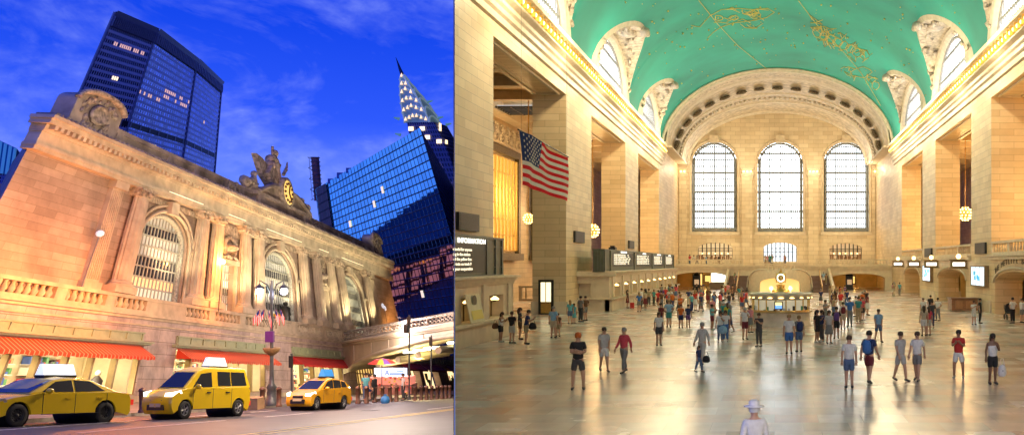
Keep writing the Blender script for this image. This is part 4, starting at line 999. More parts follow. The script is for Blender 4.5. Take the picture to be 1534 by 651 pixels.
# sculpture group: plain allegorical figures
def statue(pts,edges,rad,s0,h0,w0,sc_=1,ks=1.35):
    m=fs()
    for a,b in edges:
        A=pts[a];B=pts[b]
        m.tube([(s0+A[0]*ks*sc_,h0+A[1]*sc_,w0+A[2]),(s0+(A[0]+B[0])/2*ks*sc_,h0+(A[1]+B[1])/2*sc_,w0+(A[2]+B[2])/2),(s0+B[0]*ks*sc_,h0+B[1]*sc_,w0+B[2])],[rad[a]*sc_,(rad[a]+rad[b])*.55*sc_,rad[b]*sc_],8)
    return m
g=statue([(0,0,0),(.05,.8,0),(0,1.5,.0),(.05,1.75,0),(.05,2.0,0),(-.5,1.9,0),(-.45,2.6,0),(.8,1.2,0),(1.25,1.45,0),(.3,-.5,0),(-.3,-.6,0),(.1,2.2,0)],[(0,1),(1,2),(2,3),(3,4),(2,5),(5,6),(2,7),(7,8),(0,9),(0,10)],[.42,.36,.34,.14,.24,.12,.1,.14,.1,.16,.16,.1],83.6,17.6,-.4)
g.sphere((83.7,19.75,-.4),.3,8); g.sphere((82.4,19.1,-.5),.4,8); g.sphere((82.2,18.6,-.5),.5,8)
g.prism([(78.2,19.0),(80,18.9),(82.6,18.4),(83.2,17.4),(82.2,16.9),(80,17.6)],lambda u,v,q:(u,v,q),-.9,-.5)
g.prism([(84.6,17.6),(86.6,17.6),(88.2,16.8),(86.2,16.7),(84.2,17.0)],lambda u,v,q:(u,v,q),-.9,-.5)
g.prism([(84,17.2),(82,16.8),(80.5,17.8),(82.5,19.0)],lambda u,v,q:(u,v,q),-.5,-.15)
g.tube([(86.2,18.4,-.4),(87.6,19.2,-.4),(87.9,19.6,-.4)],[.14,.1,.05],6); g.tube([(86.2,18.4,-.4),(87.8,19.0,-.4)],[.1,.04],6)
g.build('crowning_statue',LCARV,T)
for s0,d in ((76.4,1),(91.2,-1)):
    g=statue([(0,0,0),(.1,.7,0),(.15,1.2,0),(.2,1.45,0),(.8*d,.1,0),(1.5*d,.0,0),(.6*d,.6,0),(1.2*d,.8,0),(-.5*d,.5,0)],[(0,1),(1,2),(2,3),(0,4),(4,5),(2,6),(6,7),(2,8)],[.42,.36,.26,.14,.24,.16,.13,.1,.2],s0,15.9 if d>0 else 15.6,-.3,.85)
    g.sphere((s0+.25,17.2 if d>0 else 16.95,-.3),.26,8)
    rq=random.Random(int(s0))
    for i in range(14): g.sphere((s0+rq.uniform(-2.4,1.6)*d,15.9+rq.uniform(-.3,.7),-.3),rq.uniform(.2,.42),6)
    g.build('seated_statue',LCARV,T)
# columns
def column(s,pil=False):
    r=.36; m=fs()
    w=.22
    if pil:
        m.box(s-.75,s+.75,6.75,12.25,-.12,.12)
        for i in range(6): m.box(s-.6+i*.22,s-.5+i*.22,6.9,12.1,.121,.17)
        m.box(s-.95,s+.95,6.33,6.75,-.12,.25); m.box(s-.9,s+.9,12.26,12.71,-.12,.28)
        return m.build('pilaster',LTRIM,T)
    pr=[(1.28,6.75),(1.3,6.85),(1.12,6.95),(1.14,7.0),(1.0,7.1),(1.0,9),(.97,10.5),(.87,12.15),(.93,12.2)]
    n=28;V=[]
    for q,h in pr:
        fl=.10 if 7.05<h<12.18 else 0
        for k in range(n): a=2*PI*k/n; rr=q*(1-fl*(k%2)); V.append((s+rr*.92*math.cos(a),h,w+rr*r*math.sin(a)))
    m.add(V,[(i*n+k,i*n+(k+1)%n,(i+1)*n+(k+1)%n,(i+1)*n+k) for i in range(len(pr)-1) for k in range(n)],0,False)
    m.box(s-1.3,s+1.3,6.33,6.75,-.15,.62)
    c=m.build('column',LTRIM,T)
    m=fs(); m.box(s-1.15,s+1.15,12.55,12.715,-.15,.62); m.prism([(s-.9,12.2),(s+.9,12.2),(s+1.1,12.54),(s-1.1,12.54)],lambda u,v,q:(u,v,q),-.1,.52)
    for k in range(7): a=-PI*.1+PI*1.2*k/6; m.sphere((s+1.0*math.cos(a),12.42,w+.36*math.sin(a)),.15,6)
    m.build('capital',LCARV,c)
for s in (53.9,64.2,67.1,73.0,76.1,88.0,92.2,97.1,100.6,111.3): column(s)
for s in (50.9,114.6): column(s,True)
# arch surrounds and windows
LITC=emis('lit_window_row',(.85,1,.70),.4); LITO=emis('orange_window_row',(1,.45,.08),.9); GLD=mat('dark_window_glass',(.03,.035,.06),.12,var=0,spec=.8); MUN=mat('window_mullion',(.36,.37,.32),.5,var=.1)
GLG=emis('greenish_window_row',(.45,.6,.42),.16)
for k,(a,b) in enumerate(ARC):
    c=(a+b)/2; hw=(b-a)/2; n=18
    m=fs()
    for q,rad,wo in ((.12,.12,.02),(.5,.1,.0)):
        m.tube([(a-q*1.3,6.4,wo)]+[(c-(hw+q*1.3)*math.cos(PI*i/n),9.9+(1.95+q)*math.sin(PI*i/n),wo) for i in range(n+1)]+[(b+q*1.3,6.4,wo)],rad,6)
    m.box(c-.6,c+.6,11.8,12.6,-.1,.3); m.box(a-1.6,a-.2,9.75,9.95,-.1,.15); m.box(b+.2,b+1.6,9.75,9.95,-.1,.15)
    m.build('arch_surround',LTRIM,T)
    m=fs(); m.box(a-2.0,c-.8,12.2,12.55,-.11,.0); m.box(c+.8,b+2.0,12.2,12.55,-.11,.0); m.build('carved_band',LCARV,T)
    fr=MB(FS); 
    path=[(a+.25,6.4,-.38)]+[(c-(hw-.25)*math.cos(PI*i/n),9.9+1.8*math.sin(PI*i/n),-.38) for i in range(n+1)]+[(b-.25,6.4,-.38)]
    fr.tube(path,.2,6)
    W=fr.build('window',mat('pale_iron_frame',(.42,.42,.36),.5,var=.4,scale=9,bump=.8),T)
    rows=[6.35,7.0,7.65,8.3,8.95,9.6,10.25,10.9,11.85]; g=MB(FS)
    def chord(h): return hw if h<9.9 else hw*math.sqrt(max(0,1-((h-9.9)/1.95)**2))
    rmap=[2,1,0,0,3,3,0,3] if k==0 else [2,0,3,0,3,0,3,3]
    for i,(h0,h1) in enumerate(zip(rows,rows[1:])):
        x0,x1=chord(h0),chord(h1); g.add([(c-x0,h0,-.45),(c+x0,h0,-.45),(c+x1,h1,-.45),(c-x1,h1,-.45)],[(0,1,2,3)],[0,1,2,3][rmap[i]])
    g.build('glass',[GLD,LITO,LITC,GLG],W)
    g=MB(FS)
    for h in rows: x=chord(h); g.box(c-x,c+x,h-.045,h+.045,-.44,-.36)
    nb=15
    for i in range(1,nb): u=-hw+2*hw*i/nb; g.box(c+u-.055,c+u+.055,6.35,9.9+1.95*math.sqrt(1-(u/hw)**2),-.44,-.40)
    g.build('mullions',MUN,W)
for a,b in NAR:
    m=fs(); m.box(a-.35,a-.02,6.35,9.95,-.1,.1); m.box(b+.02,b+.35,6.35,9.95,-.1,.1); m.box(a-.5,b+.5,9.72,10.0,-.1,.18); W=m.build('window',LTRIM,T)
    g=MB(FS)
    for i in range(6):
        h0=6.35+i*.56; g.add([(a,h0,-.45),(b,h0,-.45),(b,h0+.56,-.45),(a,h0+.56,-.45)],[(0,1,2,3)],(2,3,0,2,3,2)[i])
    g.build('glass',[GLD,LITO,LITC,GLG],W)
    g=MB(FS)
    for i in range(7): g.box(a,b,6.35+i*.56-.04,6.35+i*.56+.04,-.44,-.36)
    for i in range(1,7): u=a+(b-a)*i/7; g.box(u-.05,u+.05,6.35,9.7,-.44,-.4)
    g.build('mullions',MUN,W)
    m=fs(); c=(a+b)/2
    m.box(a-1.0,b+1.0,11.75,12.5,-.11,-.02); n=14; m.tube([(c+1.1*math.cos(2*PI*i/n),10.9+.75*math.sin(2*PI*i/n),.0) for i in range(n+1)],.16,6); m.sphere((c,10.9,-.05),.9,10,sx=1.0,sy=.35,sz=.75)
    m.tube([(a-.3,10.05,.08),(c-.6,10.3,.12),(c,10.15,.12),(c+.6,10.3,.12),(b+.3,10.05,.08)],.12,6); m.build('medallion',LCARV,T)
# glowing strips under the cornice stand in for light on the ledge
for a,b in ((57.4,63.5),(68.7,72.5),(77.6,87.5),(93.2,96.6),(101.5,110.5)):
    m=fs(); m.box(a,b,13.12,13.15,.33,.37); m.build('ledge_glow_strip',emis('ledge_glow',(1,.86,.55),1.3),T)
# shops
CREAM=mat('shop_wall_cream',(.75,.66,.45),.6,var=.05); FRAME=mat('shop_frame_bronze',(.30,.22,.10),.4,metal=.5,var=.1)
GOODS=[mat('goods_'+n_,c_,.6,var=0) for n_,c_ in (('blue',(.06,.12,.4)),('red',(.5,.06,.04)),('white',(.8,.78,.7)),('green',(.1,.3,.12)),('dark',(.06,.05,.05)),('tan',(.5,.33,.16)))]
stripe=bpy.data.materials.new('awning_stripe'); stripe.use_nodes=True; N_,L_=nt(stripe); b_=N_['Principled BSDF']; b_.inputs['Roughness'].default_value=.8
tc_=N_.new('ShaderNodeTexCoord'); sx_=N_.new('ShaderNodeSeparateXYZ'); L_.new(tc_.outputs['UV'],sx_.inputs[0]); mu_=N_.new('ShaderNodeMath'); mu_.operation='MULTIPLY'; mu_.inputs[1].default_value=2.6; L_.new(sx_.outputs[0],mu_.inputs[0])
fr_=N_.new('ShaderNodeMath'); fr_.operation='FRACT'; L_.new(mu_.outputs[0],fr_.inputs[0]); lt_=N_.new('ShaderNodeMath'); lt_.operation='LESS_THAN'; lt_.inputs[1].default_value=.2; L_.new(fr_.outputs[0],lt_.inputs[0])
mx_=N_.new('ShaderNodeMix'); mx_.data_type='RGBA'; L_.new(lt_.outputs[0],mx_.inputs[0]); mx_.inputs[6].default_value=(.62,.05,.012,1); mx_.inputs[7].default_value=(.62,.36,.22,1); L_.new(mx_.outputs[2],b_.inputs['Base Color'])
REDA=mat('awning_red',(.50,.02,.02),.8,var=.08)
GREENP=mat('green_panel',(.33,.38,.24),.6,var=.12,scale=2)
for k,(a,b) in enumerate(SH):
    m=fs(); m.box(a-.1,b+.1,-.05,3.6,-3.0,-2.9,0); m.box(a,b,-.05,.2,-2.9,-.2,0); m.box(a-.1,b+.1,3.55,3.6,-2.9,-.2,0); m.box(a-.2,a-.1,0,3.6,-3,-.2); m.box(b+.1,b+.2,0,3.6,-3,-.2)
    S=m.build('shop',CREAM,T)
    m=fs(); rq=random.Random(k+20); s=a+.4
    while s<b-.6:
        L=rq.uniform(.5,1.4); kind=rq.random()
        if kind<.75:
            for h in (.6,1.15,1.7,2.25,2.8):
                m.box(s,s+L,h-.04,h,-2.88,-2.3,2)
                u=s
                while u<s+L-.15: q=rq.uniform(.1,.3); m.box(u,u+q*.8,h,h+rq.uniform(.12,.42),-2.8,-2.4,rq.randint(0,5)); u+=q
        else:
            hh=rq.uniform(1.0,1.7); cc=rq.randint(0,5); w=rq.uniform(-1.6,-.7)
            m.tube([(s+.3,.2,w),(s+.3,.2+hh*.45,w),(s+.3,.2+hh*.8,w),(s+.3,.2+hh,w)],[.2,.26,.34,.1],8,cc); m.sphere((s+.3,.35+hh,w),.16,8,2)
        s+=L+.12
    m.build('goods',GOODS,S)
    for i in range(int((b-a)/2)):
        u=a+1+i*2; m=fs(); m.box(u-.5,u+.5,3.45,3.5,-1.6,-1.0); m.build('ceiling_light',emis('shop_lamp',(1,.85,.55),16),S)
    m=fs(); m.box(a,b,.5,.62,-.2,.28)
    n=max(4,int((b-a)/2.3)); 
    for i in range(n+1): u=a+(b-a)*i/n; m.box(u-.1,u+.1,.5,3.45,-.12,.2)
    m.box(a,b,2.78,2.86,-.12,.1); m.box(a,b,3.38,3.45,-.15,.25)
    m.build('shop_frame',FRAME,T)
    m=fs(); m.box(a-.6,b+.4,3.5,3.6,.3,.55); m.box(a-.6,b+.4,3.601,3.68,.3,.7); m.box(a-.2,b-.3,3.7,4.24,.301,.36)
    n=int((b-a)/1.75)
    for i in range(n+1): u=a+(b-a-.5)*i/n; m.box(u-.07,u+.07,3.72,4.22,.36,.42)
    m.box(a-.2,b-.3,4.15,4.24,.36,.42); m.box(a-.2,b-.3,3.7,3.77,.36,.42)
    m.build('green_frieze',GREENP,T)
    a2,b2=(a-4,57.6) if k==0 else ((62.3,77.9) if k==1 else (83,97.4)); m=fs(); n=int(b2-a2)*2
    top_=3.44; wo=1.25
    for i in range(n):
        u,v=a2+(b2-a2)*i/n,a2+(b2-a2)*(i+1)/n
        q=[(u,top_,.33),(v,top_,.33),(v,2.78,wo),(u,2.78,wo)]; m.add(q,[(0,1,2,3)],0,uv=[(u,0),(v,0),(v,1),(u,1)])
        q=[(u,2.78,wo),(v,2.78,wo),(v,2.58+.03*(i%2),wo),(u,2.58+.03*(i%2),wo)]; m.add(q,[(0,1,2,3)],0,uv=[(u,0),(v,0),(v,1),(u,1)])
    m.add([(a2,top_,.33),(a2,2.78,wo),(a2,2.78,.33)],[(0,1,2)],0,uv=[(.5,0)]*3); m.add([(b2,top_,.33),(b2,2.78,wo),(b2,2.78,.33)],[(0,1,2)],0,uv=[(.5,0)]*3)
    m.build('awning',[stripe,stripe,REDA][k],T)
# ---- things on the terrace
t=thing('floodlight_post','thin pole with a round frosted lamp against the orange wall','lamp',FS((49.6,6.1,.35)),group='thin terrace lamp posts')
m=fs(); m.tube([(49.6,6.1,.35),(49.75,9.3,.35)],.035,6); m.build('pole',mat('post_grey',(.3,.3,.3),.5,metal=.5,var=0),t); m=fs(); m.sphere((49.75,9.4,.35),.2,10,sx=1.2); m.build('globe',emis('frosted_globe',(.9,.9,1),.7),t)
t=thing('terrace_lamp','small white lamp on a thin pole by the far end wall','lamp',FS((116.6,6.1,.35)),group='thin terrace lamp posts')
m=fs(); m.tube([(116.6,6.1,.35),(116.6,9.4,.35)],.035,6); m.build('pole',MATS['post_grey'],t); m=fs(); m.sphere((116.2,9.6,.35),.28,8,sz=.5); m.sphere((117.0,9.4,.35),.28,8,sz=.5); m.build('lamp_head',MATS['frosted_globe'],t)
t=thing('wall_floodlight','glaring orange lamp between the paired columns','lamp',FS((66.9,9.0,.8)))
m=fs(); m.tube([(66.9,6.1,.75),(66.9,9.4,.75)],.03,6); m.build('pole',DARK,t); m=fs(); m.sphere((66.9,9.55,.75),.17,10,sx=1.4); m.build('bulb',emis('sodium_bulb',(1,.42,.06),220),t)
t=thing('bronze_statue','dark standing statue on the terrace behind the street lamp','statue',FS((82.2,6.1,.2)))
m=fs(); m.tube([(82.2,6.3,.2),(82.2,6.9,.2),(82.3,7.35,.2),(82.35,7.5,.2)],[.42,.34,.4,.12],8); m.sphere((82.4,7.68,.2),.2,8); m.tube([(82.4,7.3,.2),(83.4,6.85,.25)],[.14,.08],6); m.box(81.6,82.9,6.1,6.35,0,.42); m.build('figure',DARK,t)
t=thing('flower_trough','row of yellow flowers along the terrace behind the lamp','flowers',FS((79,6.4,.1)))
m=fs(); rq=random.Random(1)
m.box(76.8,81.5,6.3,6.45,0,.3,1)
for i in range(90): m.sphere((rq.uniform(76.8,81.5),6.5+rq.uniform(0,.28),rq.uniform(0,.3)),rq.uniform(.06,.12),5,0)
m.build('blooms',[mat('yellow_bloom',(.75,.5,.04),.7,var=.2),DARK],t)
# ---- low wing and sculpture at the far left edge
t=thing('low_wing','low stone wing with a lit cornice at the left edge behind the terminal','building',at(5,330,62))
m=MB(); A=at(-60,262,58);B=at(17,283,66)
m.add([(A.x,A.y,-12),(B.x,B.y,-12),(B.x,B.y,B.z),(A.x,A.y,A.z),(A.x-8,A.y+20,-12),(B.x-8,B.y+20,-12),(B.x-8,B.y+20,B.z),(A.x-8,A.y+20,A.z)],[(0,1,2,3),(1,5,6,2),(4,7,6,5),(3,2,6,7),(0,3,7,4)]); m.build('wall',LOLD,t)
m=MB(); 
for dz,o in ((0,.35),(-.45,.25),(-.9,.15)): m.tube([A+Vector((0,-o,dz)),B+Vector((0,-o,dz))],.16,5)
m.build('cornice',LTRIM,t)
t=thing('rooftop_sculpture','dark weathered sculpture on the wing roof at the left edge','sculpture',at(25,278,63))
c=at(26,262,63); m=MB(); 
for dx,dz,r in ((0,-.6,.45),(.1,.0,.38),(.05,.5,.26),(-.3,.1,.2),(.3,-.3,.3),(0,.85,.17)): m.sphere(c+Vector((dx,0,dz)),r,8)
m.box(c.x-.5,c.x+.6,c.y-.4,c.y+.4,c.z-1.6,c.z-.7); m.build('figure',LCARV,t)
# ---- towers
def tower_face(m,b0,b1,t0,t1,nu,nv,mi=0,off=0,gu=8,gv=14):
    V=[];U=[]
    for j in range(gv+1):
        for i in range(gu+1):
            u,v=i/gu,j/gv; p=(b0*(1-u)+b1*u)*(1-v)+(t0*(1-u)+t1*u)*v; V.append(p); U.append((u*nu,v*nv))
    m.add(V,[(j*(gu+1)+i,j*(gu+1)+i+1,(j+1)*(gu+1)+i+1,(j+1)*(gu+1)+i) for j in range(gv) for i in range(gu)],mi,uv=U)
t=thing('office_tower','tall faceted office tower with a grid of windows behind the terminal','skyscraper',Vector((-142,235,-20)))
top=[Vector((-131.7,200,50.1)),Vector((-132.8,215.4,50.1)),Vector((-142.7,247.4,50.1)),Vector((-154.3,279.6,50.1)),Vector((-190,300,50.1)),Vector((-170,262,50.1))]
bx3=[(67,200),(167,215.4),(267,247.4),(318,279.6)]
low=[Vector(((X-PX)/F*y,y,18)) for X,y in bx3]+[Vector((-210,300,18)),Vector((-188,262,18))]
low=[tp+(lw-tp)*1.9 for tp,lw in zip(top,low)]      # carried on down behind the terminal
CUR=gridmat('tower_curtain_wall',(.85,.80,1.0),(.10,.17,.50),fw=.38,fh=.40,grough=.15,var=.5,gmetal=1,frough=.55)
m=MB(); NUf=[24,26,18]; NV=48
for i in range(3): tower_face(m,low[i],low[i+1],top[i],top[i+1],NUf[i],NV)
m.build('curtain_wall',CUR,t)
m=MB(); m.quad(low[3],low[4],top[4],top[3]); m.quad(low[5],low[0],top[0],top[5]); m.add(top,[tuple(range(6))]); m.build('rear_wall',mat('tower_concrete',(.2,.2,.24),.7),t)
def onface(i,u,v,o=0):
    p=(low[i]*(1-u)+low[i+1]*u)*(1-v)+(top[i]*(1-u)+top[i+1]*u)*v
    n=(low[i+1]-low[i]).cross(top[i]-low[i]).normalized(); return p+n*o
m=MB(); d=MB()
for i in range(3):
    q=[onface(i,u,v,.35) for u,v in ((0,.955),(1,.955),(1,1.0),(0,1.0))]
    d.quad(*[onface(i,u,v,.12) for u,v in ((0,.955),(1,.955),(1,1.003),(0,1.003))])
    d.quad(*[onface(i,u,v,.12) for u,v in ((0,.66),(1,.66),(1,.678),(0,.678))])
    nf=NUf[i]
    for k in range(nf):
        u=(k+.3)/nf; w_=.3/nf; a=[onface(i,u,.958,.13),onface(i,u+w_,.958,.13),onface(i,u+w_,.99,.13),onface(i,u,.99,.13)]; b=[onface(i,u,.958,.6),onface(i,u+w_,.958,.6),onface(i,u+w_,.99,.6),onface(i,u,.99,.6)]
        m.add(a+b,[(4,5,6,7),(0,4,7,3),(1,2,6,5),(3,7,6,2)])
    m.add([onface(i,0,.99,.2),onface(i,1,.99,.2),onface(i,1,1.008,.7),onface(i,0,1.008,.7)],[(0,1,2,3)])
    for k in range(0,nf,4):
        u=(k+.4)/nf; w_=.5/nf; m.quad(*[onface(i,a_,b_,.2) for a_,b_ in ((u,.658),(u+w_,.658),(u+w_,.68),(u,.68))])
for i in range(4):
    m.tube([low[i],top[i]],.28,5)
m.build('crown_fins',mat('tower_fin_stone',(.30,.30,.42),.6,var=.1),t); d.build('dark_band',mat('tower_louvre',(.03,.025,.04),.6,var=0),t)
LW=emis('lit_office_window',(1,.72,.38),2.4); LW2=emis('dim_office_window',(1,.55,.42),.9)
rq=random.Random(11); cells=[]
def block(i,u0,u1,v0,v1,p,mm): 
    for a in range(int(u0*NUf[i]),int(u1*NUf[i])):
        for b in range(int(v0*NV),max(int(v0*NV)+1,int(v1*NV))):
            if rq.random()<p: cells.append((i,a,b,mm))
block(0,.22,.98,.905,.925,.75,1); block(0,.42,.56,.80,.82,.9,0); block(0,.52,.6,.72,.735,.9,0); block(1,.45,.98,.80,.835,.6,1); block(1,.02,.4,.78,.80,.5,1)
block(1,.2,.5,.56,.64,.8,0); block(1,.14,.22,.49,.55,.5,0); block(2,.0,.9,.44,.455,.8,1); block(1,.7,.78,.48,.5,.8,0); block(0,.45,.7,.52,.54,.4,0); block(2,.3,.9,.5,.56,.15,0); block(1,.3,.9,.38,.42,.3,0); block(2,.4,.8,.60,.8,.05,1)
w0={}
for (i,a,b,mm) in cells[:96]:
    q=MB(); u0,u1=(a+.42)/NUf[i],(a+.98)/NUf[i]; v0,v1=(b+.42)/NV,(b+.98)/NV; q.quad(*[onface(i,u,v,.04) for u,v in ((u0,v0),(u1,v0),(u1,v1),(u0,v1))]); q.build('lit_window',(LW,LW2)[mm],t)
# glass hotel block
GL_=gridmat('blue_mirror_glass',(.004,.006,.012),(.22,.62,.90),fw=.15,fh=.14,grough=.02,gmetal=1.0,var=.12,frough=.4)
t=thing('glass_building','blue mirrored glass block with a fine dark grid beyond the terminal','building',Vector((-70,190,-22)))
TR=Vector((-53.1,150,20.3)); TL=Vector((-73.4,160,11.8)); BR=Vector((-41.0,150,-22)); BL=Vector((-69,160,-22)); RR=Vector((-63.9,200,14.8)); RB=Vector((-50,200,-25))
m=MB(); tower_face(m,BL,BR,TL,TR,34,34,gu=20,gv=12); m.build('mirror_wall',GL_,t,clip='ext')
m=MB(); tower_face(m,BR,RB,TR,RR,26,40,gu=6,gv=10); m.build('side_wall',gridmat('glass_side',(.10,.14,.45),(.02,.06,.35),fw=.0,fh=.35,grough=.2,var=.2),t,clip='ext')
m=MB(); m.add([TL,TR,RR],[(0,1,2)]); 
for k in range(3):
    p=TL*(1-.16-k*.09)+TR*(.16+k*.09); m.box(p.x-.55,p.x+.55,p.y+.1,p.y+2,p.z-.6,p.z+.22+.12*(k%2))
m.build('roof_plant',mat('roof_plant_blue',(.10,.22,.6),.6),t)
m=MB(); A=TL+(TR-TL)*0; B=TL+(TR-TL)*.1; C=BL;D=BL+(BR-BL)*.1
n=Vector((.86,.5,0))*-.0+Vector((.3,-.4,0)); tower_face(m,C+n,D+n,A+n,B+n,6,26); m.build('brown_bay',gridmat('brown_glass',(.02,.015,.03),(.10,.05,.10),fw=.08,fh=.12,grough=.2,var=.2),t)
for u,v in ((.49,.82),(.57,.86),(.42,.50),(.70,.43),(.27,.77)):
    q=MB(); u0,v0=int(u*44)/44,int(v*26)/26; P_=lambda u,v:(BL*(1-u)+BR*u)*(1-v)+(TL*(1-u)+TR*u)*v+Vector((.12,-.16,0))
    q.quad(P_(u0,v0),P_(u0+.8/44,v0),P_(u0+.8/44,v0+.7/26),P_(u0,v0+.7/26)); q.build('lit_window',emis('hotel_window',(1,.75,.5),1.1),t)
# reflected neighbours stand behind the terminal, mirrored by the glass
t=thing('rear_block','stepped dark block with warm windows mirrored in the blue glass','building',Vector((-150,120,-30)))
m=MB(); m.box(-190,-118,90,150,-40,-8.5); m.box(-180,-119,100,140,-8.5,-7.5); m.box(-170,-120,108,132,-7.5,-6.5); m.build('wall',mat('rear_block_wall',(.10,.04,.03),.7,var=.4,scale=.3),t)
m=MB(); rq=random.Random(4)
for i in range(90): y=rq.uniform(92,148); z=rq.uniform(-10.4,-9.2); m.box(-117.9,-117.8,y,y+1.2,z,z+.5)
for i in range(14): y=92+i*4.1; m.box(-117.9,-117.7,y,y+2.4,-12.6,-10.6); m.box(-117.9,-117.7,y,y+2.4,-15,-13.2); m.box(-117.9,-117.7,y,y+2.4,-24,-16)
m.build('lit_rows',emis('orange_floor_glow',(1,.10,.0),1.2),t)
# deco tower with lit crown
t=thing('deco_tower','slender tower with a lit terraced crown and needle spire','skyscraper',at(640,420,230))
D0=230
def ring(X,Y,hw,rot=.5,d=D0):
    c=at(X,Y,d); r=hw/F*d*1.15; return [c+Vector((r*math.cos(rot+k*PI/2),r*math.sin(rot+k*PI/2),0)) for k in range(4)]
shaft=[(646,216,32),(640,196,29),(633,183,26)]
SG=gridmat('deco_wall',(.16,.17,.34),(.012,.02,.07),fw=.45,fh=.4,var=.8,frough=.6)
m=MB(); L_1=[ring(716,420,52,-.9),ring(655,225,33,-.9),ring(640,186,26,-.9)]
for A,B,nv in zip(L_1,L_1[1:],(26,6)):
    for k in range(4): tower_face(m,A[k],A[(k+1)%4],B[k],B[(k+1)%4],13,nv)
m.build('shaft',SG,t,clip='ext')
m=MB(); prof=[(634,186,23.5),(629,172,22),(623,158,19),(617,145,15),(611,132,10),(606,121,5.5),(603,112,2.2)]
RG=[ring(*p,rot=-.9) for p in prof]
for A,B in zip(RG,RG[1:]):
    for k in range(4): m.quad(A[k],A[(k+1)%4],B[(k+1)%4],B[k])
m.build('crown',mat('deco_steel',(.30,.36,.42),.35,metal=.5,var=.5,scale=.4,bump=.6,emit=(.25,.45,.6),es=.16),t)  # faint emission puts the crown's lit look into the steel
m=MB(); m.tube([at(603,113,D0),at(599,103,D0),at(593,86,D0)],[.45,.3,.04],6); m.build('spire',mat('spire_steel',(.05,.06,.12),.3,metal=.7),t)
m=MB()
for X,Y in ((598,178),(600,202),(656,177),(668,187),(640,153)): c=at(X,Y,D0-3); m.tube([c,c+Vector((-1.2 if X<620 else 1.2,0,.3))],[.4,.15],5)
m.build('eagle_corner',mat('eagle_steel',(.25,.4,.42),.4,metal=.4,var=.3,emit=(.3,.8,.8),es=.2),t)  # teal emission stands for light on the corners
m=MB()
for k in range(4):
    for lvl in range(6):
        A0,A1=RG[lvl][k],RG[lvl][(k+1)%4]; B0,B1=RG[lvl+1][k],RG[lvl+1][(k+1)%4]; pts=[]
        for i in range(11):
            u=i/10; ar=.85*math.sin(PI*u)**.7; p=(A0*(1-u)+A1*u)*(1-ar)+(B0*(1-u)+B1*u)*ar; cc=sum(RG[lvl],Vector((0,0,0)))/4; o_=(p-cc); o_.z=0; pts.append(p+o_.normalized()*.15)
        m.tube(pts,.2,5)
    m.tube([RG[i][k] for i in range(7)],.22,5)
m.build('crown_arch',mat('deco_rib_steel',(.6,.68,.7),.35,metal=.4,var=.1,emit=(.5,.7,.75),es=.22),t)  # slight emission in the ribs makes them look lit
# triangular lit windows in nested arches, on the two visible crown faces
CRN=emis('crown_light',(1,.62,.30),1.7); cnt=0
for k in range(4):
    mid=sum((RG[0][k]+RG[0][(k+1)%4])*.5 for _ in (0,)) if 0 else (RG[0][k]+RG[0][(k+1)%4])*.5
    cen=sum(RG[0],Vector((0,0,0)))/4; n=(mid-cen).normalized()
    if n.y>-.15: continue
    for lvl in range(6):
        A0,A1=RG[lvl][k],RG[lvl][(k+1)%4]; B0,B1=RG[lvl+1][k],RG[lvl+1][(k+1)%4]
        nw=max(1,6-lvl)
        for i in range(nw):
            u=(i+.5)/nw; arch=.25+.55*(1-abs(2*u-1)); c=(A0*(1-u)+A1*u)*(1-arch)+(B0*(1-u)+B1*u)*arch+n*.35; du=(A1-A0).normalized(); s=.62
            if cnt<90: q=MB(); q.add([c-du*s*.55-Vector((0,0,s*.5)),c+du*s*.55-Vector((0,0,s*.5)),c+Vector((0,0,s*.95))],[(0,1,2)]); q.build('crown_window',CRN,t); cnt+=1
rq=random.Random(8)
for i in range(26):
    k=rq.choice([kk for kk in range(4) if ((L_1[1][kk]+L_1[1][(kk+1)%4])*.5-sum(L_1[1],Vector((0,0,0)))/4).y<0]); lv=rq.choice((0,0,1))
    A,B=L_1[lv],L_1[lv+1]; nv=(26,6)[lv]; u=(rq.randint(1,11)+.5)/13; v=(rq.randint(int(nv*.3),nv-1)+.5)/nv
    c=(A[k]*(1-u)+A[(k+1)%4]*u)*(1-v)+(B[k]*(1-u)+B[(k+1)%4]*u)*v; du=(A[(k+1)%4]-A[k]).normalized(); n=du.cross(Vector((0,0,1))); n=n if n.y<0 else -n; c=c+n*.3
    q=MB(); q.quad(c-du*.6-Vector((0,0,.45)),c+du*.6-Vector((0,0,.45)),c+du*.6+Vector((0,0,.45)),c-du*.6+Vector((0,0,.45))); q.build('lit_window',LW,t,clip='ext')
# smoke stack
t=thing('smokestack','red brown banded smokestack in a lattice cage beside the glass block','chimney',at(473,300,270))
c0=at(477,300,270); c1=at(472,236,270); m=MB(); m.tube([c0,c1],1.0,14); m.build('flue',mat('flue_brown',(.8,.30,.22),.5,var=.3,scale=.5),t)
m=MB()
for s in (-1.5,1.5): m.tube([c0+Vector((s*.85,-.8,0)),c1+Vector((s*.85,-.8,.2))],.06,4)
for i in range(11): p=c0+(c1-c0)*i/10; m.lathe([(1.2,-.08),(1.25,.08),(1.0,.1)],p,12)
for i in range(8): a=c0+(c1-c0)*i/8; b=c0+(c1-c0)*(i+1)/8; s=1.5 if i%2 else -1.5; m.tube([a+Vector((s,-1.2,0)),b+Vector((-s,-1.2,0))],.07,4)
m.build('lattice',mat('lattice_steel',(.35,.2,.25),.5,metal=.3),t)
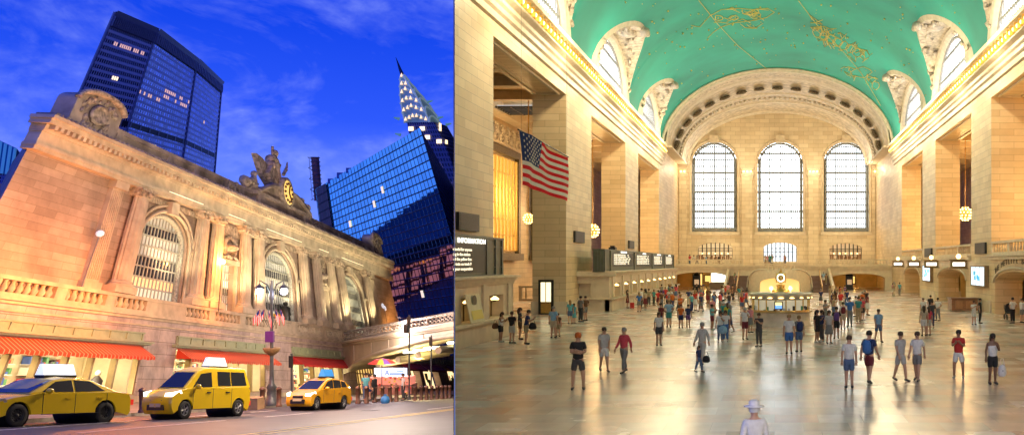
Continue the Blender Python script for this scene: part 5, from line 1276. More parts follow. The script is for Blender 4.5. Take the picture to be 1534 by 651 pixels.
# blue tower at the far left
t=thing('far_blue_tower','small blue glass tower with bright vertical fins at the left edge','skyscraper',at(5,330,170))
A=[at(-75,300,170),at(12,300,170)]; B=[at(-62,182,170),at(25,222,170)]; C=[at(-70,250,170),at(19,262,170)]
m=MB(); tower_face(m,A[0],A[1],C[0],C[1],22,8); m.build('lower_wall',gridmat('far_tower_wall',(.14,.15,.45),(.02,.05,.22),fw=.45,fh=.4,var=1.0),t)
m=MB(); tower_face(m,C[0],C[1],B[0],B[1],12,1); m.add([B[0],B[1],A[1]+Vector((0,12,0)),A[0]+Vector((0,12,0))],[(0,1,2,3)]); m.build('upper_wall',mat('far_tower_glass',(.02,.16,.55),.2,var=.1),t)
m=MB()
for i in range(13): u=i/12; m.tube([C[0]*(1-u)+C[1]*u+Vector((0,-.3,0)),B[0]*(1-u)+B[1]*u+Vector((0,-.3,0))],.28,4)
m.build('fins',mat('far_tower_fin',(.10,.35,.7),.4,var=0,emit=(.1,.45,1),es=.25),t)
# ---- viaduct
def br(X,Y,w=0):
    c=(X-PX)/F; tt=(-40.7-95*c)/(-24*c-18); y=95-24*tt; p=at(X,Y,y); return Vector((p.x-.03*w,p.y+w,p.z-.04*w))
t=thing('viaduct','arched stone viaduct with ornate railing leaving the terminal corner','bridge',br(600,520))
VST=mat('viaduct_stone',(.50,.44,.32),.6,var=.15,scale=.8,bump=.2)
topc=[(513,510),(560,502.5),(620,493),(700,480.5)]; arc=[(524,556),(532,548),(549,539),(574,530),(611,519),(647,511),(681,505),(700,502)]
def topY(X): return 510+(X-513)*(480.5-510)/187
m=MB()
for (a,ya),(b,yb) in zip(arc,arc[1:]):
    m.quad(br(a,ya),br(b,yb),br(b,topY(b)),br(a,topY(a))); m.quad(br(a,ya),br(b,yb),br(b,yb,12),br(a,ya,12))
    m.quad(br(a,ya,12),br(b,yb,12),br(b,topY(b)+14,12),br(a,topY(a)+14,12))
m.quad(br(513,topY(513)),br(700,topY(700)),br(700,topY(700),12),br(513,topY(513),12))
m.quad(br(513,560),br(524,556),br(524,topY(524)),br(513,topY(513)))
m.build('arch',VST,t,clip='ext')
m=MB(); m.tube([br(a,ya-3.4,-.15) for a,ya in arc],.2,6); m.tube([br(513,topY(513)+3,-.2),br(700,topY(700)+3,-.2)],.2,6); m.tube([br(513,topY(513)+7,-.12),br(700,topY(700)+7,-.12)],.1,6)
for i in range(5): X=530+i*26; m.tube([br(X,topY(X)+8,-.03),br(X+1,540-(i*8.2),-.03)],.04,4)
m.build('mouldings',VST,t,clip='ext')
m=MB(); m.tube([br(513,topY(513)-12.5,.1),br(700,topY(700)-16,.1)],.11,6); m.tube([br(513,topY(513)-1.5,.1),br(700,topY(700)-1.5,.1)],.1,6)
for X in (514,547,568,604,612,640,682): 
    hh=13+(X-513)*.018; m.tube([br(X,topY(X),.1),br(X,topY(X)-hh,.1)],.13,6)
for X in range(518,700,6):
    hh=12.5+(X-513)*.02; c=br(X,topY(X)-hh*.55,.1); r=.24*(1 if X%12 else 1.15); m.tube([c+Vector((r*math.cos(a*PI/5),0,r*math.sin(a*PI/5))) for a in range(11)],.045,4)
    for sx,sz in ((1,1),(1,-1)): m.tube([c-Vector((.3*sx,0,.3*sz)),c+Vector((.3*sx,0,.3*sz))],.03,4)
m.build('railing',mat('railing_iron',(.42,.38,.30),.5,metal=.3,var=.2),t,clip='ext')
m=MB()
for i,X in enumerate((560,590,620,650)): m.tube([br(X,546-i*7,1.0),br(X+20,545-i*7,11)],.3,6)
m.build('soffit_rib',VST,t,clip='ext')
for X,Y,L in ((586,530,22),(601,527,24),(617,523.5,22),(652,515.5,40)):
    m=MB(); a=br(X,Y,3.0); b=a+Vector((1.4,.3,.06)); m.tube([a,b],.09,6); m.build('tube_light',emis('tube_light',(1,.9,.55),16),t,clip='ext')
# ---- shop front under the viaduct
t=thing('shop_arcade','row of lit shops and an arched golden window under the viaduct','building',FS((125,0,0)))
m=fs(); m.arcwall(lambda s,h,w:(s,h,.0-w),98.8,240,-.3,5.2,[(101.8,110.5,.0,2.6,1.3),(120,129,.5,2.9,0),(131,140,.5,2.9,0),(146,165,1.6,2.9,0)],.8,n=12); m.build('wall',LIMEB,t,clip='ext')
m=fs(); m.box(101,111,-.1,4,-1.0,-.9); m.build('arched_window',emis('golden_arch_light',(1,.6,.18),1.3),t)
m=fs()
for i in range(10): u=101.8+8.7*i/9; m.box(u-.12,u+.12,0,3.8,-.5,-.4)
for h in (1.1,2.2,2.8): m.box(101.8,110.5,h-.06,h+.06,-.49,-.41)
m.build('window_bars',FRAME,t)
m=fs(); m.box(119.5,140.5,.2,3,-1.2,-1.1); m.box(145,166,1.5,3,-1.2,-1.1); m.build('shop_light',emis('arcade_shop_light',(1,.72,.35),1.5),t,clip='ext')
m=fs(); rq=random.Random(2)
for i in range(26): u=rq.uniform(120,165); h=rq.uniform(.5,2); m.box(u,u+rq.uniform(.4,1.4),h,h+rq.uniform(.4,1.2),-1.0,-.95,rq.randint(0,5))
m.build('display_goods',GOODS,t,clip='ext')
m=fs()
for a,b in ((119,130),(130.5,141),(145,168)): m.add([(a,3.6,.05),(b,3.6,.05),(b,2.9,.9),(a,2.9,.9)],[(0,1,2,3)]); m.add([(a,2.9,.9),(b,2.9,.9),(b,2.65,.9),(a,2.65,.9)],[(0,1,2,3)])
m.build('awning',mat('dark_red_awning',(.22,.02,.03),.8),t,clip='ext')
m=fs()
for i in range(30): u=118+i*1.7; m.box(u,u+1.2,3.8,4.5,.0,.08)
m.build('frieze_panel',GREENP,t,clip='ext')
# ---- street furniture
IRON=mat('post_iron',(.09,.10,.11),.45,metal=.4,var=.2,scale=5)
BX=streetpt(407,606,.15); t=thing('street_lamp','twin armed iron street lamp with two glaring globes, flags and planter','street lamp',BX)
x,y,z=BX
q=MB(); q.lathe([(.34,0),(.34,.25),(.24,.35),(.2,.8),(.25,.9),(.13,1.1),(.1,1.5),(.075,3.6),(.065,5.3),(.12,5.35),(.12,5.75),(.08,5.8),(.05,6.3)],BX,14); q.build('pole',IRON,t)
for s in (-1,1):
    q=MB(); q.tube([(x,y,z+5.5),(x+s*.25,y,z+6.1),(x+s*.6,y,z+6.3),(x+s*.62,y,z+6.05)],.04,6); q.lathe([(.05,.3),(.22,.16),(.25,.1)],(x+s*.62,y,z+5.8),10); A_=q.build('arm',IRON,t)
    q=MB(); q.sphere((x+s*.62,y,z+5.75),.17,12); q.build('globe',emis('white_lamp_globe' if s<0 else 'violet_lamp_globe',(.75,1,1) if s<0 else (.85,.8,1),30),A_)
q=MB(); q.lathe([(.08,2.5),(.33,2.68),(.42,2.88),(.39,2.9),(.01,2.85)],BX,16); q.build('planter',mat('planter_terracotta',(.22,.13,.05),.7,var=.3,scale=8,bump=.8),t)
q=MB(); q.box(x-.2,x+.2,y-.28,y-.1,z+3.2,z+3.75); q.build('sign_box',mat('purple_box',(.10,.02,.16),.5,var=.1,emit=(.2,.02,.3),es=.1),t)
fm=[MATS['flag_red'],MATS['flag_white'],MATS['flag_blue']]
for k,dx in enumerate((-.62,-.36,-.08,.34,.62)):
    dx*=.85; a=Vector((x+dx*.25,y-.1,z+3.95)); b=Vector((x+dx*1.0,y-.15,z+4.85))
    q=MB(); q.tube([a,b],.015,5); fp=q.build('flag_pole',IRON,t)
    q=MB(); d=Vector((.0,-.05,-.42)); e_=Vector((-.26 if dx<0 else .26,-.12,-.42)) if abs(dx)>.2 else Vector((.2,-.1,-.6))
    for j in range(7):
        p0=b+e_*(j/7); p1=b+e_*((j+1)/7); q.add([p0,p1,p1+d,p0+d],[(0,1,2,3)],j%2)
    q.quad(b+Vector((0,-.03,0)),b+e_*.45+Vector((0,-.03,0)),b+e_*.45+d*.5+Vector((0,-.03,0)),b+d*.5+Vector((0,-.03,0)),2); q.build('small_flag',fm,fp)
lamp('POINT',(x-.75,y-.3,z+5.6),70,(.75,1,1),.2,name='street_lamp_light'); lamp('POINT',(x+.75,y-.3,z+5.6),70,(.85,.8,1),.2,name='street_lamp_light')
b0=None; BOL=mat('bollard_brown',(.16,.08,.05),.45,metal=.3,var=.3,scale=4)
bl=[(213,617,'lone bollard between the first and second yellow taxis'),(393,609,'bollard just left of the street lamp base'),(418,608,'bollard just right of the street lamp base'),(521,604,'first bollard behind the rear of the orange taxi'),(536,603.5,'second bollard right of the orange taxi')]+[(X,Y,None) for X,Y in ((549,603),(561,602),(573,601.5),(584,601),(594,600.5),(622,599),(631,598.5),(639,598),(647,597.5),(655,597),(662,596.5),(668,596),(674,595.6))]
ords=['third','fourth','fifth','sixth','seventh','eighth','ninth','tenth','eleventh','twelfth','thirteenth','fourteenth','fifteenth']
for i,(X,Y,lab) in enumerate(bl):
    p=streetpt(X,Y,.15)
    if lab is None: lab='%s bollard from the orange taxi in the row under the viaduct'%ords[i-5]
    if b0 is None:
        b0=thing('bollard',lab,'bollard',p,group='bollards along the pavement edge')
        q=MB(); q.lathe([(.14,0),(.14,.1),(.11,.12),(.105,.78),(.13,.8),(.13,.86),(.08,.92),(.01,.95)],p,14); q.build('post',BOL,b0)
    else: dup(b0,p,label=lab)
for X,Y,h,lab in ((437,606,4.2,'thin grey sign pole left of the orange taxi'),(613,598,7,'dark traffic pole with a box under the viaduct'),(646,597,5.5,'slim dark pole near the right end under the viaduct')):
    p=streetpt(X,Y,.15); t=thing('sign_pole',lab,'pole',p,group='poles on the pavement'); q=MB(); q.tube([p,p+Vector((0,0,h*.62 if X<500 else h*.8))],.05,6); q.lathe([(.14,0),(.1,.2),(.05,.3)],p,8); q.build('pole',IRON,t)
    q=MB(); tz=p.z+(h*.62 if X<500 else h*.8); q.box(p.x-.1,p.x+.1,p.y-.12,p.y-.05,tz-.7,tz-.1); 
    if X==613: q.tube([(p.x,p.y,tz-.3),(p.x-.9,p.y,tz-.1)],.03,5); q.box(p.x-.3,p.x-.05,p.y-.2,p.y,tz-1.2,tz-.6)
    q.build('sign_plate',DARK,t)
# vendor cart
p=streetpt(579,596,.15); t=thing('vendor_cart','food cart with lit blue and white sign under the viaduct','food cart',p)
q=MB(); q.box(p.x-1.1,p.x+2.0,p.y-.6,p.y+.6,p.z+.35,p.z+1.05,0); q.box(p.x-1.0,p.x+1.9,p.y-.5,p.y+.5,p.z+1.051,p.z+1.6,1)
rq=random.Random(3)
for i in range(40): a=p.x+rq.uniform(-1,1.9); h=rq.uniform(.4,1.5); q.box(a,a+.14,p.y-.66,p.y-.61,p.z+h,p.z+h+.12,rq.choice((0,1,2,3)))
q.build('body',[mat('cart_steel',(.5,.25,.2),.4,metal=.3),mat('cart_glow',(.6,.2,.15),.5,var=0,emit=(1,.3,.2),es=.7),mat('cart_red',(.6,.05,.05),.5,var=0),mat('cart_yel',(.7,.5,.1),.5,var=0)],t)
q=MB()
for a in (-.8,1.6): q.lathe([(.2,-.04),(.2,.04)],(0,0,0),10); 
q=MB(); wheelring(q,(p.x-.8,p.y-.6,p.z+.25),.25,.05); wheelring(q,(p.x+1.6,p.y-.6,p.z+.25),.25,.05); q.build('wheels',BLACK,t)
q=MB(); q.box(p.x-.6,p.x+1.7,p.y-.7,p.y-.6,p.z+1.65,p.z+2.25); q.build('sign',emis('cart_sign',(.6,.75,1),1.6),t)
text('sign_letters','A',.5,(p.x+.15,p.y-.72,p.z+1.75),(R(90),0,0),mat('cart_letter',(.02,.06,.4),.5,var=0),t,.01,'LEFT',1.0)
q=MB(); q.box(p.x+.5,p.x+1.5,p.y-.72,p.y-.701,p.z+1.78,p.z+1.9); q.box(p.x+1.0,p.x+1.5,p.y-.72,p.y-.701,p.z+2.0,p.z+2.08); q.build('sign_stripes',mat('sign_pale_blue',(.2,.4,.8),.5,var=0),t)
u=streetpt(567,597,.15)+Vector((0,.6,0)); t=thing('cart_umbrella','red and yellow striped umbrella over the food cart','umbrella',u)
q=MB(); q.tube([u,u+Vector((0,0,2.6))],.03,6); q.build('pole',IRON,t)
q=MB()
for k in range(12):
    a0,a1=2*PI*k/12,2*PI*(k+1)/12; c=u+Vector((0,0,2.75)); P=lambda a,r,z:c+Vector((r*math.cos(a),r*math.sin(a),z))
    q.add([c,P(a0,.5,-.09),P(a1,.5,-.09),P(a0,.95,-.35),P(a1,.95,-.35)],[(0,1,2),(1,3,4,2)],(0,1,2,0)[k%4])
q.build('canopy',[mat('umb_red',(.6,.04,.02),.7,var=0),mat('umb_yellow',(.7,.4,.03),.7,var=0),mat('umb_purple',(.15,.05,.3),.7,var=0)],t)
p=streetpt(377,612,.15); t=thing('tan_box','tan cardboard box on the pavement behind the yellow van','box',p); q=MB(); q.box(p.x-.5,p.x+.4,p.y-.3,p.y+.3,p.z,p.z+.5); q.build('carton',mat('cardboard',(.42,.25,.13),.8,var=.2),t); q=MB(); q.box(p.x-.52,p.x+.1,p.y-.32,p.y+.1,p.z+.501,p.z+.53); q.build('flap',MATS['cardboard'],t)
p=streetpt(577,603,.15); t=thing('blue_bag','bright blue bag standing beside the bollards under the viaduct','bag',p); q=MB(); q.lathe([(.2,0),(.26,.15),(.2,.34),(.05,.42),(.1,.48)],p,10); q.build('sack',mat('bag_blue',(.05,.25,.6),.5,var=.2),t)
# ---- yellow cabs
YEL=mat('cab_yellow',(.88,.60,.012),.25,var=.02,spec=.6,coat=.6); ORA=mat('cab_orange',(.90,.44,.012),.25,var=.02,spec=.6,coat=.6); TYRE=mat('tyre_rubber',(.02,.02,.02),.8); RIM=mat('wheel_rim',(.45,.45,.46),.3,metal=.8,var=.1); STEEL=mat('steel_wheel',(.05,.05,.05),.5,metal=.4)
CGL=mat('car_glass',(.02,.025,.03),.08,var=0,spec=.5); TRIMB=mat('car_black_trim',(.015,.015,.015),.4,var=0); REDL=mat('tail_lens',(.4,.01,.01),.2,var=0,emit=(1,.05,.03),es=.6); CHR=mat('car_chrome',(.6,.6,.6),.15,metal=1,var=0)
def car(name,lab,P0,phi,L,W,H,upper,gh,wins,wf,wr,rw,paint,rimm,head,sign,vang=0,spokes=5,extra=None):
    """local frame: +x ahead, +y left (towards the camera), z up"""
    t=thing(name,lab,'taxi',(0,0,0),group='yellow cabs parked at the kerb')
    zb=.2; r=rw+.07
    def archp(c):
        n=10; return [(c+r*math.cos(PI*i/n),max(zb,rw+r*math.sin(PI*i/n)*1.0)) for i in range(n+1)]
    low=[(p[0],p[1]) for p in archp(wr)[::-1]]+[(p[0],p[1]) for p in archp(wf)[::-1]]
    out=[(-L/2+.03,.32)]+[(-L/2+.12,zb)]+low+[(L/2-.12,zb),(L/2-.02,.34)]+upper
    cx=sum(p[0] for p in out)/len(out); cz=.6
    lat=[(-1,.955),(-.955,.99),(-.8,1),(0,1.0),(.8,1),(.955,.99),(1,.955)]
    m=MB(); V=[]; n=len(out)
    for v,s in lat:
        for (px_,pz) in out:
            nose=1-.035*abs(v)**2*(1 if abs(px_)>L*.42 else 0)
            V.append((px_*nose*(1-(1-s)*.15), v*W/2, cz+(pz-cz)*s + (.035*(1-v*v) if pz>.75 else 0)))
    m.add(V,[(i*n+k,i*n+(k+1)%n,(i+1)*n+(k+1)%n,(i+1)*n+k) for i in range(len(lat)-1) for k in range(n)],0,True)
    m.add(V[:n],[tuple(range(n))],0); m.add(V[-n:],[tuple(reversed(range(n)))],0)
    b=m.build('body',paint,t,merge=True,local=True); e=b.modifiers.new('edge','EDGE_SPLIT'); e.split_angle=R(40)
    zb1=gh[0][1]; zr=max(p[1] for p in gh); hb,hr=W/2*.955,W/2*.76
    yl=lambda z,o=0:hb+(hr-hb)*(z-zb1)/(zr-zb1)+o
    m=MB(); n=len(gh)
    V=[(x,-yl(z),z) for x,z in gh]+[(x,-yl(z)*.5,z+(.05 if z>zr-.06 else .0)) for x,z in gh]+[(x,yl(z)*.5,z+(.05 if z>zr-.06 else .0)) for x,z in gh]+[(x,yl(z),z) for x,z in gh]
    m.add(V,[(i*n+k,i*n+(k+1)%n,(i+1)*n+(k+1)%n,(i+1)*n+k) for i in range(3) for k in range(n)],0,False); m.add(V[:n],[tuple(range(n))]); m.add(V[-n:],[tuple(reversed(range(n)))])
    c=m.build('cabin',paint,t,merge=True,local=True); bv=c.modifiers.new('bevel','BEVEL'); bv.width=.035; bv.segments=3; bv.limit_method='ANGLE'; bv.angle_limit=R(25); 
    for w_ in wins:
        for s in (-1,1):
            q=MB(); q.add([(x,s*yl(z,.012),z) for x,z in w_],[tuple(range(len(w_)))]); q.build('side_window',CGL,t,local=True)
    for i,nm in ((0,'windscreen'),(len(gh)-2,'rear_window')):
        A,B=gh[i],gh[i+1]; nx=Vector((B[1]-A[1],0,-(B[0]-A[0]))).normalized()*.015
        if i==0 and nx.x<0 or i>0 and nx.x>0: nx=-nx
        f=lambda t_,k_:Vector((A[0]+(B[0]-A[0])*t_,k_*(yl(A[1]+(B[1]-A[1])*t_)-.07),A[1]+(B[1]-A[1])*t_))+nx
        q=MB(); q.quad(f(.08,-1),f(.08,1),f(.92,1),f(.92,-1)); q.build(nm,CGL,t,local=True)
    for xw in (wf,wr):
        for s in (-1,1):
            q=MB(); pr=[(rw*.62,-.1),(rw*.93,-.11),(rw,-.07),(rw,.07),(rw*.93,.11),(rw*.64,.1)]
            q.lathe(pr,(0,0,0),24); q.V=[Vector((xw+v.x,s*(W/2-.11)+v.z,rw+v.y)) for v in q.V]; ty=q.build('wheel',TYRE,t,local=True)
            q=MB(); q.lathe([(rw*.64,.06),(rw*.6,.02),(rw*.15,.05),(.01,.06)],(0,0,0),20,mi=1); q.lathe([(rw*.66,.085),(rw*.58,.1),(rw*.57,.05)],(0,0,0),24)
            if spokes:
                for k in range(spokes):
                    a=2*PI*k/spokes; 
                    for da in (-.13,.13): q.tube([(rw*.12*math.cos(a),rw*.12*math.sin(a),.09),(rw*.6*math.cos(a+da),rw*.6*math.sin(a+da),.09)],rw*.055,5)
            else:
                for k in range(10): a=2*PI*k/10; q.sphere((rw*.42*math.cos(a),rw*.42*math.sin(a),.05),rw*.07,5)
            q.lathe([(rw*.15,.1),(.01,.12)],(0,0,0),10)
            q.V=[Vector((xw+v.x,s*(W/2-.115+v.z),rw+v.y)) for v in q.V]; q.build('rim',[rimm,TRIMB],ty,local=True)
    q=MB()
    for xw in (wf,wr):
        q.lathe([(r-.005,-W/2+.05),(r-.005,W/2-.05)],(0,0,0),20); 
    k=0; q.V=[Vector(((wf if i<40 else wr)+v.x,v.z,rw+v.y)) for i,v in enumerate(q.V)]; q.build('wheel_arch',TRIMB,t,local=True)
    for s in (-1,1):
        q=MB(); hx,hz=head; q.add([(hx,s*W*.49,hz+.09),(hx-.42,s*W*.502,hz+.16),(hx-.5,s*W*.503,hz+.05),(hx-.02,s*W*.485,hz-.07),(hx+.10,s*W*.3,hz-.06),(hx+.06,s*W*.3,hz+.07)],[(0,1,2,3),(0,3,4,5)]); q.build('headlight',emis('headlamp_lens',(1,.92,.75),2.2) if name!='taxi_sedan' else mat('unlit_lens',(.5,.4,.3),.1,var=0),t,local=True)
        q=MB(); zt=upper[-1][1]; q.box(-L/2-.0,-L/2+.16,s*W*.49,s*W*.40,zt-.2,zt-.02) if zt<1.1 else q.box(-L/2-.01,-L/2+.1,s*W*.49,s*W*.43,.7,1.15); q.build('tail_light',REDL,t,local=True)
        q=MB(); mx=wins[0][0][0]-.12; q.sphere((mx,s*(W/2+.1),zb1+.08),.12,8,sx=.8,sz=.75); q.build('mirror',paint,t,local=True)
        q=MB()
        for w_ in wins[:2]: hxx=min(p[0] for p in w_)+.12; q.box(hxx,hxx+.2,s*(W/2+.005),s*(W/2+.035),zb1-.16,zb1-.12)
        q.build('door_handle',paint if name!='taxi_van' else TRIMB,t,local=True)
        q=MB(); xs=[wins[0][0][0]-.02]+[min(p[0] for p in w_)-.04 for w_ in wins[:2]]
        for x_ in xs: q.box(x_-.008,x_+.008,s*(W/2-.03),s*(W/2+.004),.34,zb1)
        q.box(xs[-1],xs[0],s*(W/2-.03),s*(W/2+.004),.33,.345); q.build('door_seam',TRIMB,t,local=True)
    q=MB(); q.box(L/2-.06,L/2+.01,-W*.28,W*.28,.33,.52); q.box(L/2-.1,L/2-.01,-W*.2,W*.2,.58,.68); q.build('grille',TRIMB,t,local=True)
    q=MB(); q.box(L/2-.02,L/2+.03,-.2,.2,.44,.56); q.build('number_plate',mat('plate_pale',(.6,.5,.3),.5,var=0),t,local=True)
    q=MB(); sgx,sgl,sgh=sign; q.add([(sgx-sgl/2,-.16,zr+.1),(sgx+sgl/2,-.16,zr+.1),(sgx+sgl/2,.16,zr+.1),(sgx-sgl/2,.16,zr+.1),(sgx-sgl/2+.03,-.05,zr+.1+sgh),(sgx+sgl/2-.03,-.05,zr+.1+sgh),(sgx+sgl/2-.03,.05,zr+.1+sgh),(sgx-sgl/2+.03,.05,zr+.1+sgh)],[(0,3,2,1),(4,5,6,7),(0,1,5,4),(1,2,6,5),(2,3,7,6),(3,0,4,7)]); rs=q.build('roof_sign',mat('roof_sign_white',(.7,.72,.75),.4,var=0,emit=(.8,.9,1),es=.9) if name!='taxi_hatchback' else mat('roof_sign_blue',(.03,.18,.45),.4,var=0,emit=(.05,.35,.9),es=.6),t,local=True)
    q=MB(); q.box(sgx-sgl/2,sgx+sgl/2,-.18,.18,zr+.02,zr+.099); q.build('sign_base',TRIMB,rs,local=True)
    if extra: extra(t)
    fwd=Vector((-math.sin(phi),-math.cos(phi),0)); fwd.z=SZ*math.cos(phi); fwd.normalize(); up=Vector((0,SZ,1)).normalized(); lf=up.cross(fwd).normalized(); up=fwd.cross(lf)
    M=Matrix((fwd,lf,up)).transposed(); t.rotation_euler=M.to_euler(); t.location=P0
    return t
def midp(X1,Y,X2,phi,base,W):
    """ground point under the car's centre from its two near wheels"""
    y=1950/(Y-572); p=Vector(((X1-PX)/F*y,y,zst(y))); ax=Vector((math.sin(phi),math.cos(phi),-SZ*math.cos(phi))); return p
def place(Xf,Yf,phi,wf,W): # near front wheel contact at the photo point
    y=1950/(Yf-572); p=Vector(((Xf-PX)/F*y,y,zst(y))); fwd=Vector((-math.sin(phi),-math.cos(phi),0)); lf=Vector((math.cos(phi),-math.sin(phi),0))
    c=p-fwd*wf-lf*(W/2-.11); c.z=zst(c.y); return c
def sedan_extra(t):
    q=MB(); q.tube([(.15,.88,.98),(-.0,.88,.98)],.01,4); 
ph=R(11); W=1.66
car('taxi_sedan','yellow sedan taxi with dark steel wheels and white roof sign, leftmost','',0,5.15,W,1.42,[(2.56,.55),(2.5,.70),(1.75,.86),(.95,.97),(-1.75,1.0),(-2.45,.93),(-2.54,.75)],[(1.25,.95),(.35,1.36),(-.05,1.42),(-.95,1.38),(-1.95,.98)],[[(.82,1.0),(.30,1.31),(-.28,1.36),(-.28,1.0)],[(-.36,1.0),(-.36,1.36),(-.95,1.32),(-1.45,1.02)]],1.58,-1.48,.335,YEL,STEEL,(2.45,.68),(-.35,1.15,.34),spokes=0) if 0 else None
def mk(*a,**k): return car(*a,**k)
t=mk('taxi_sedan','yellow sedan taxi with dark steel wheels and a white roof sign, farthest left',place(20,638.5,ph,1.58,W),ph,5.15,W,1.42,[(2.56,.55),(2.5,.70),(1.75,.86),(.95,.97),(-1.75,1.0),(-2.45,.93),(-2.54,.75)],[(1.25,.95),(.35,1.36),(-.05,1.42),(-.95,1.38),(-1.95,.98)],[[(.82,1.0),(.30,1.31),(-.28,1.36),(-.28,1.0)],[(-.36,1.0),(-.36,1.36),(-.95,1.32),(-1.45,1.02)]],1.58,-1.48,.335,YEL,STEEL,(2.45,.68),(-.35,1.15,.34),spokes=0)
ph=R(6.5); W=1.12
t=mk('taxi_van','tall yellow van taxi with silver wheels, between the sedan and the lamp',place(272,627,ph,1.45,W),ph,4.45,W,1.85,[(2.26,.5),(2.22,.78),(1.95,.95),(1.35,1.1),(-2.1,1.14),(-2.24,1.0),(-2.26,.6)],[(1.55,1.06),(.75,1.70),(.35,1.80),(-1.95,1.80),(-2.2,1.08)],[[(1.1,1.12),(.62,1.60),(.05,1.66),(.05,1.12)],[(-.28,1.16),(-.28,1.68),(-1.0,1.68),(-1.0,1.16)],[(-1.06,1.16),(-1.06,1.68),(-1.85,1.66),(-1.95,1.16)]],1.45,-1.5,.32,YEL,RIM,(2.15,.86),(-.75,1.0,.32))
ph=R(2); W=1.16
t=mk('taxi_hatchback','orange hatchback taxi with a blue roof sign, right of the lamp',place(471.5,614,ph,1.4,W),ph,4.3,W,1.45,[(2.12,.52),(2.1,.7),(1.6,.86),(1.05,.97),(-1.9,1.06),(-2.08,.95),(-2.12,.6)],[(1.35,.93),(.35,1.40),(-.25,1.48),(-1.5,1.36),(-2.05,1.04)],[[(.85,1.0),(.30,1.34),(-.15,1.41),(-.15,1.0)],[(-.22,1.0),(-.22,1.41),(-.95,1.38),(-.95,1.02)],[(-1.02,1.04),(-1.02,1.36),(-1.45,1.30),(-1.6,1.06)]],1.4,-1.3,.31,ORA,RIM,(2.05,.72),(-.5,.95,.34))
# ---- added cut wall, keeps each setting's light out of the other
m=MB(); c=CUT
m.add([(-c*y_+o,y_,z_) for o in (-.02,.0) for y_,z_ in ((19,-9),(330,-60),(330,90),(19,18))],[(0,1,2,3),(7,6,5,4),(0,4,5,1),(1,5,6,2),(2,6,7,3),(3,7,4,0)]); struct(m.build('light_partition',mat('partition_dark',(.05,.045,.04),.8)))
# ---- street lighting
OR=(1,.26,.03)
for s,w,h,e,c in ((43.5,4.2,6.2,2300,OR),(50,3.6,6.2,1300,OR),(57,2.6,6.6,120,(1,.6,.25)),(66.9,1.7,9.5,800,(1,.36,.07)),(66,1.8,6.6,330,OR),(119.5,2.2,7.2,700,(1,.42,.1))):
    lamp('POINT',FS((s,h,w)),e,c,.2,name='facade_light')
for s in (60,70.5,75,81,85,94,99,104,109): lamp('SPOT',FS((s,6.5,1.9)),1450,(1,.82,.48),.15,to=FS((s+.5,12.5,.1)),spot=95,name='facade_uplight')
for s in range(44,124,4): lamp('POINT',FS((s,13.45,1.7)),16 if s<60 else 48,(1,.85,.5),.1,name='cornice_lamp')
for k,(a,b) in enumerate(SH):
    for i in range(3): lamp('POINT',FS((a+(b-a)*(i+.5)/3,2.2,-1.2)),150,(1,.86,.58),.3,name='shop_light')
for s,w,e in ((44,7,260),(58,8,240),(72,8,200),(84,4.0,260)): lamp('POINT',FS((s-6,5.5,w+5)),e*(6.0 if s<80 else 8.5),(1,.42,.14) if s<50 else (1,.66,.42) if s<70 else (1,.80,.70),.4,name='street_fill')  # unseen points added over the road to brighten pavement, base and cabs
lamp('POINT',br(600,540,5),900,(1,.72,.25),.4,name='viaduct_light'); lamp('POINT',br(650,535,5),800,(1,.75,.3),.4,name='viaduct_light'); lamp('POINT',br(580,556,5),900,(1,.7,.35),.4,name='viaduct_light')
lamp('POINT',FS((34,8,20)),3800,(1,.8,.6),.5,name='street_fill'); lamp('POINT',FS((46,9,17)),2800,(1,.8,.6),.6,name='street_fill'); lamp('POINT',FS((31,9,17)),3400,(1,.75,.5),.6,name='street_fill')  # more unseen fill on the camera side, added to brighten the cabs
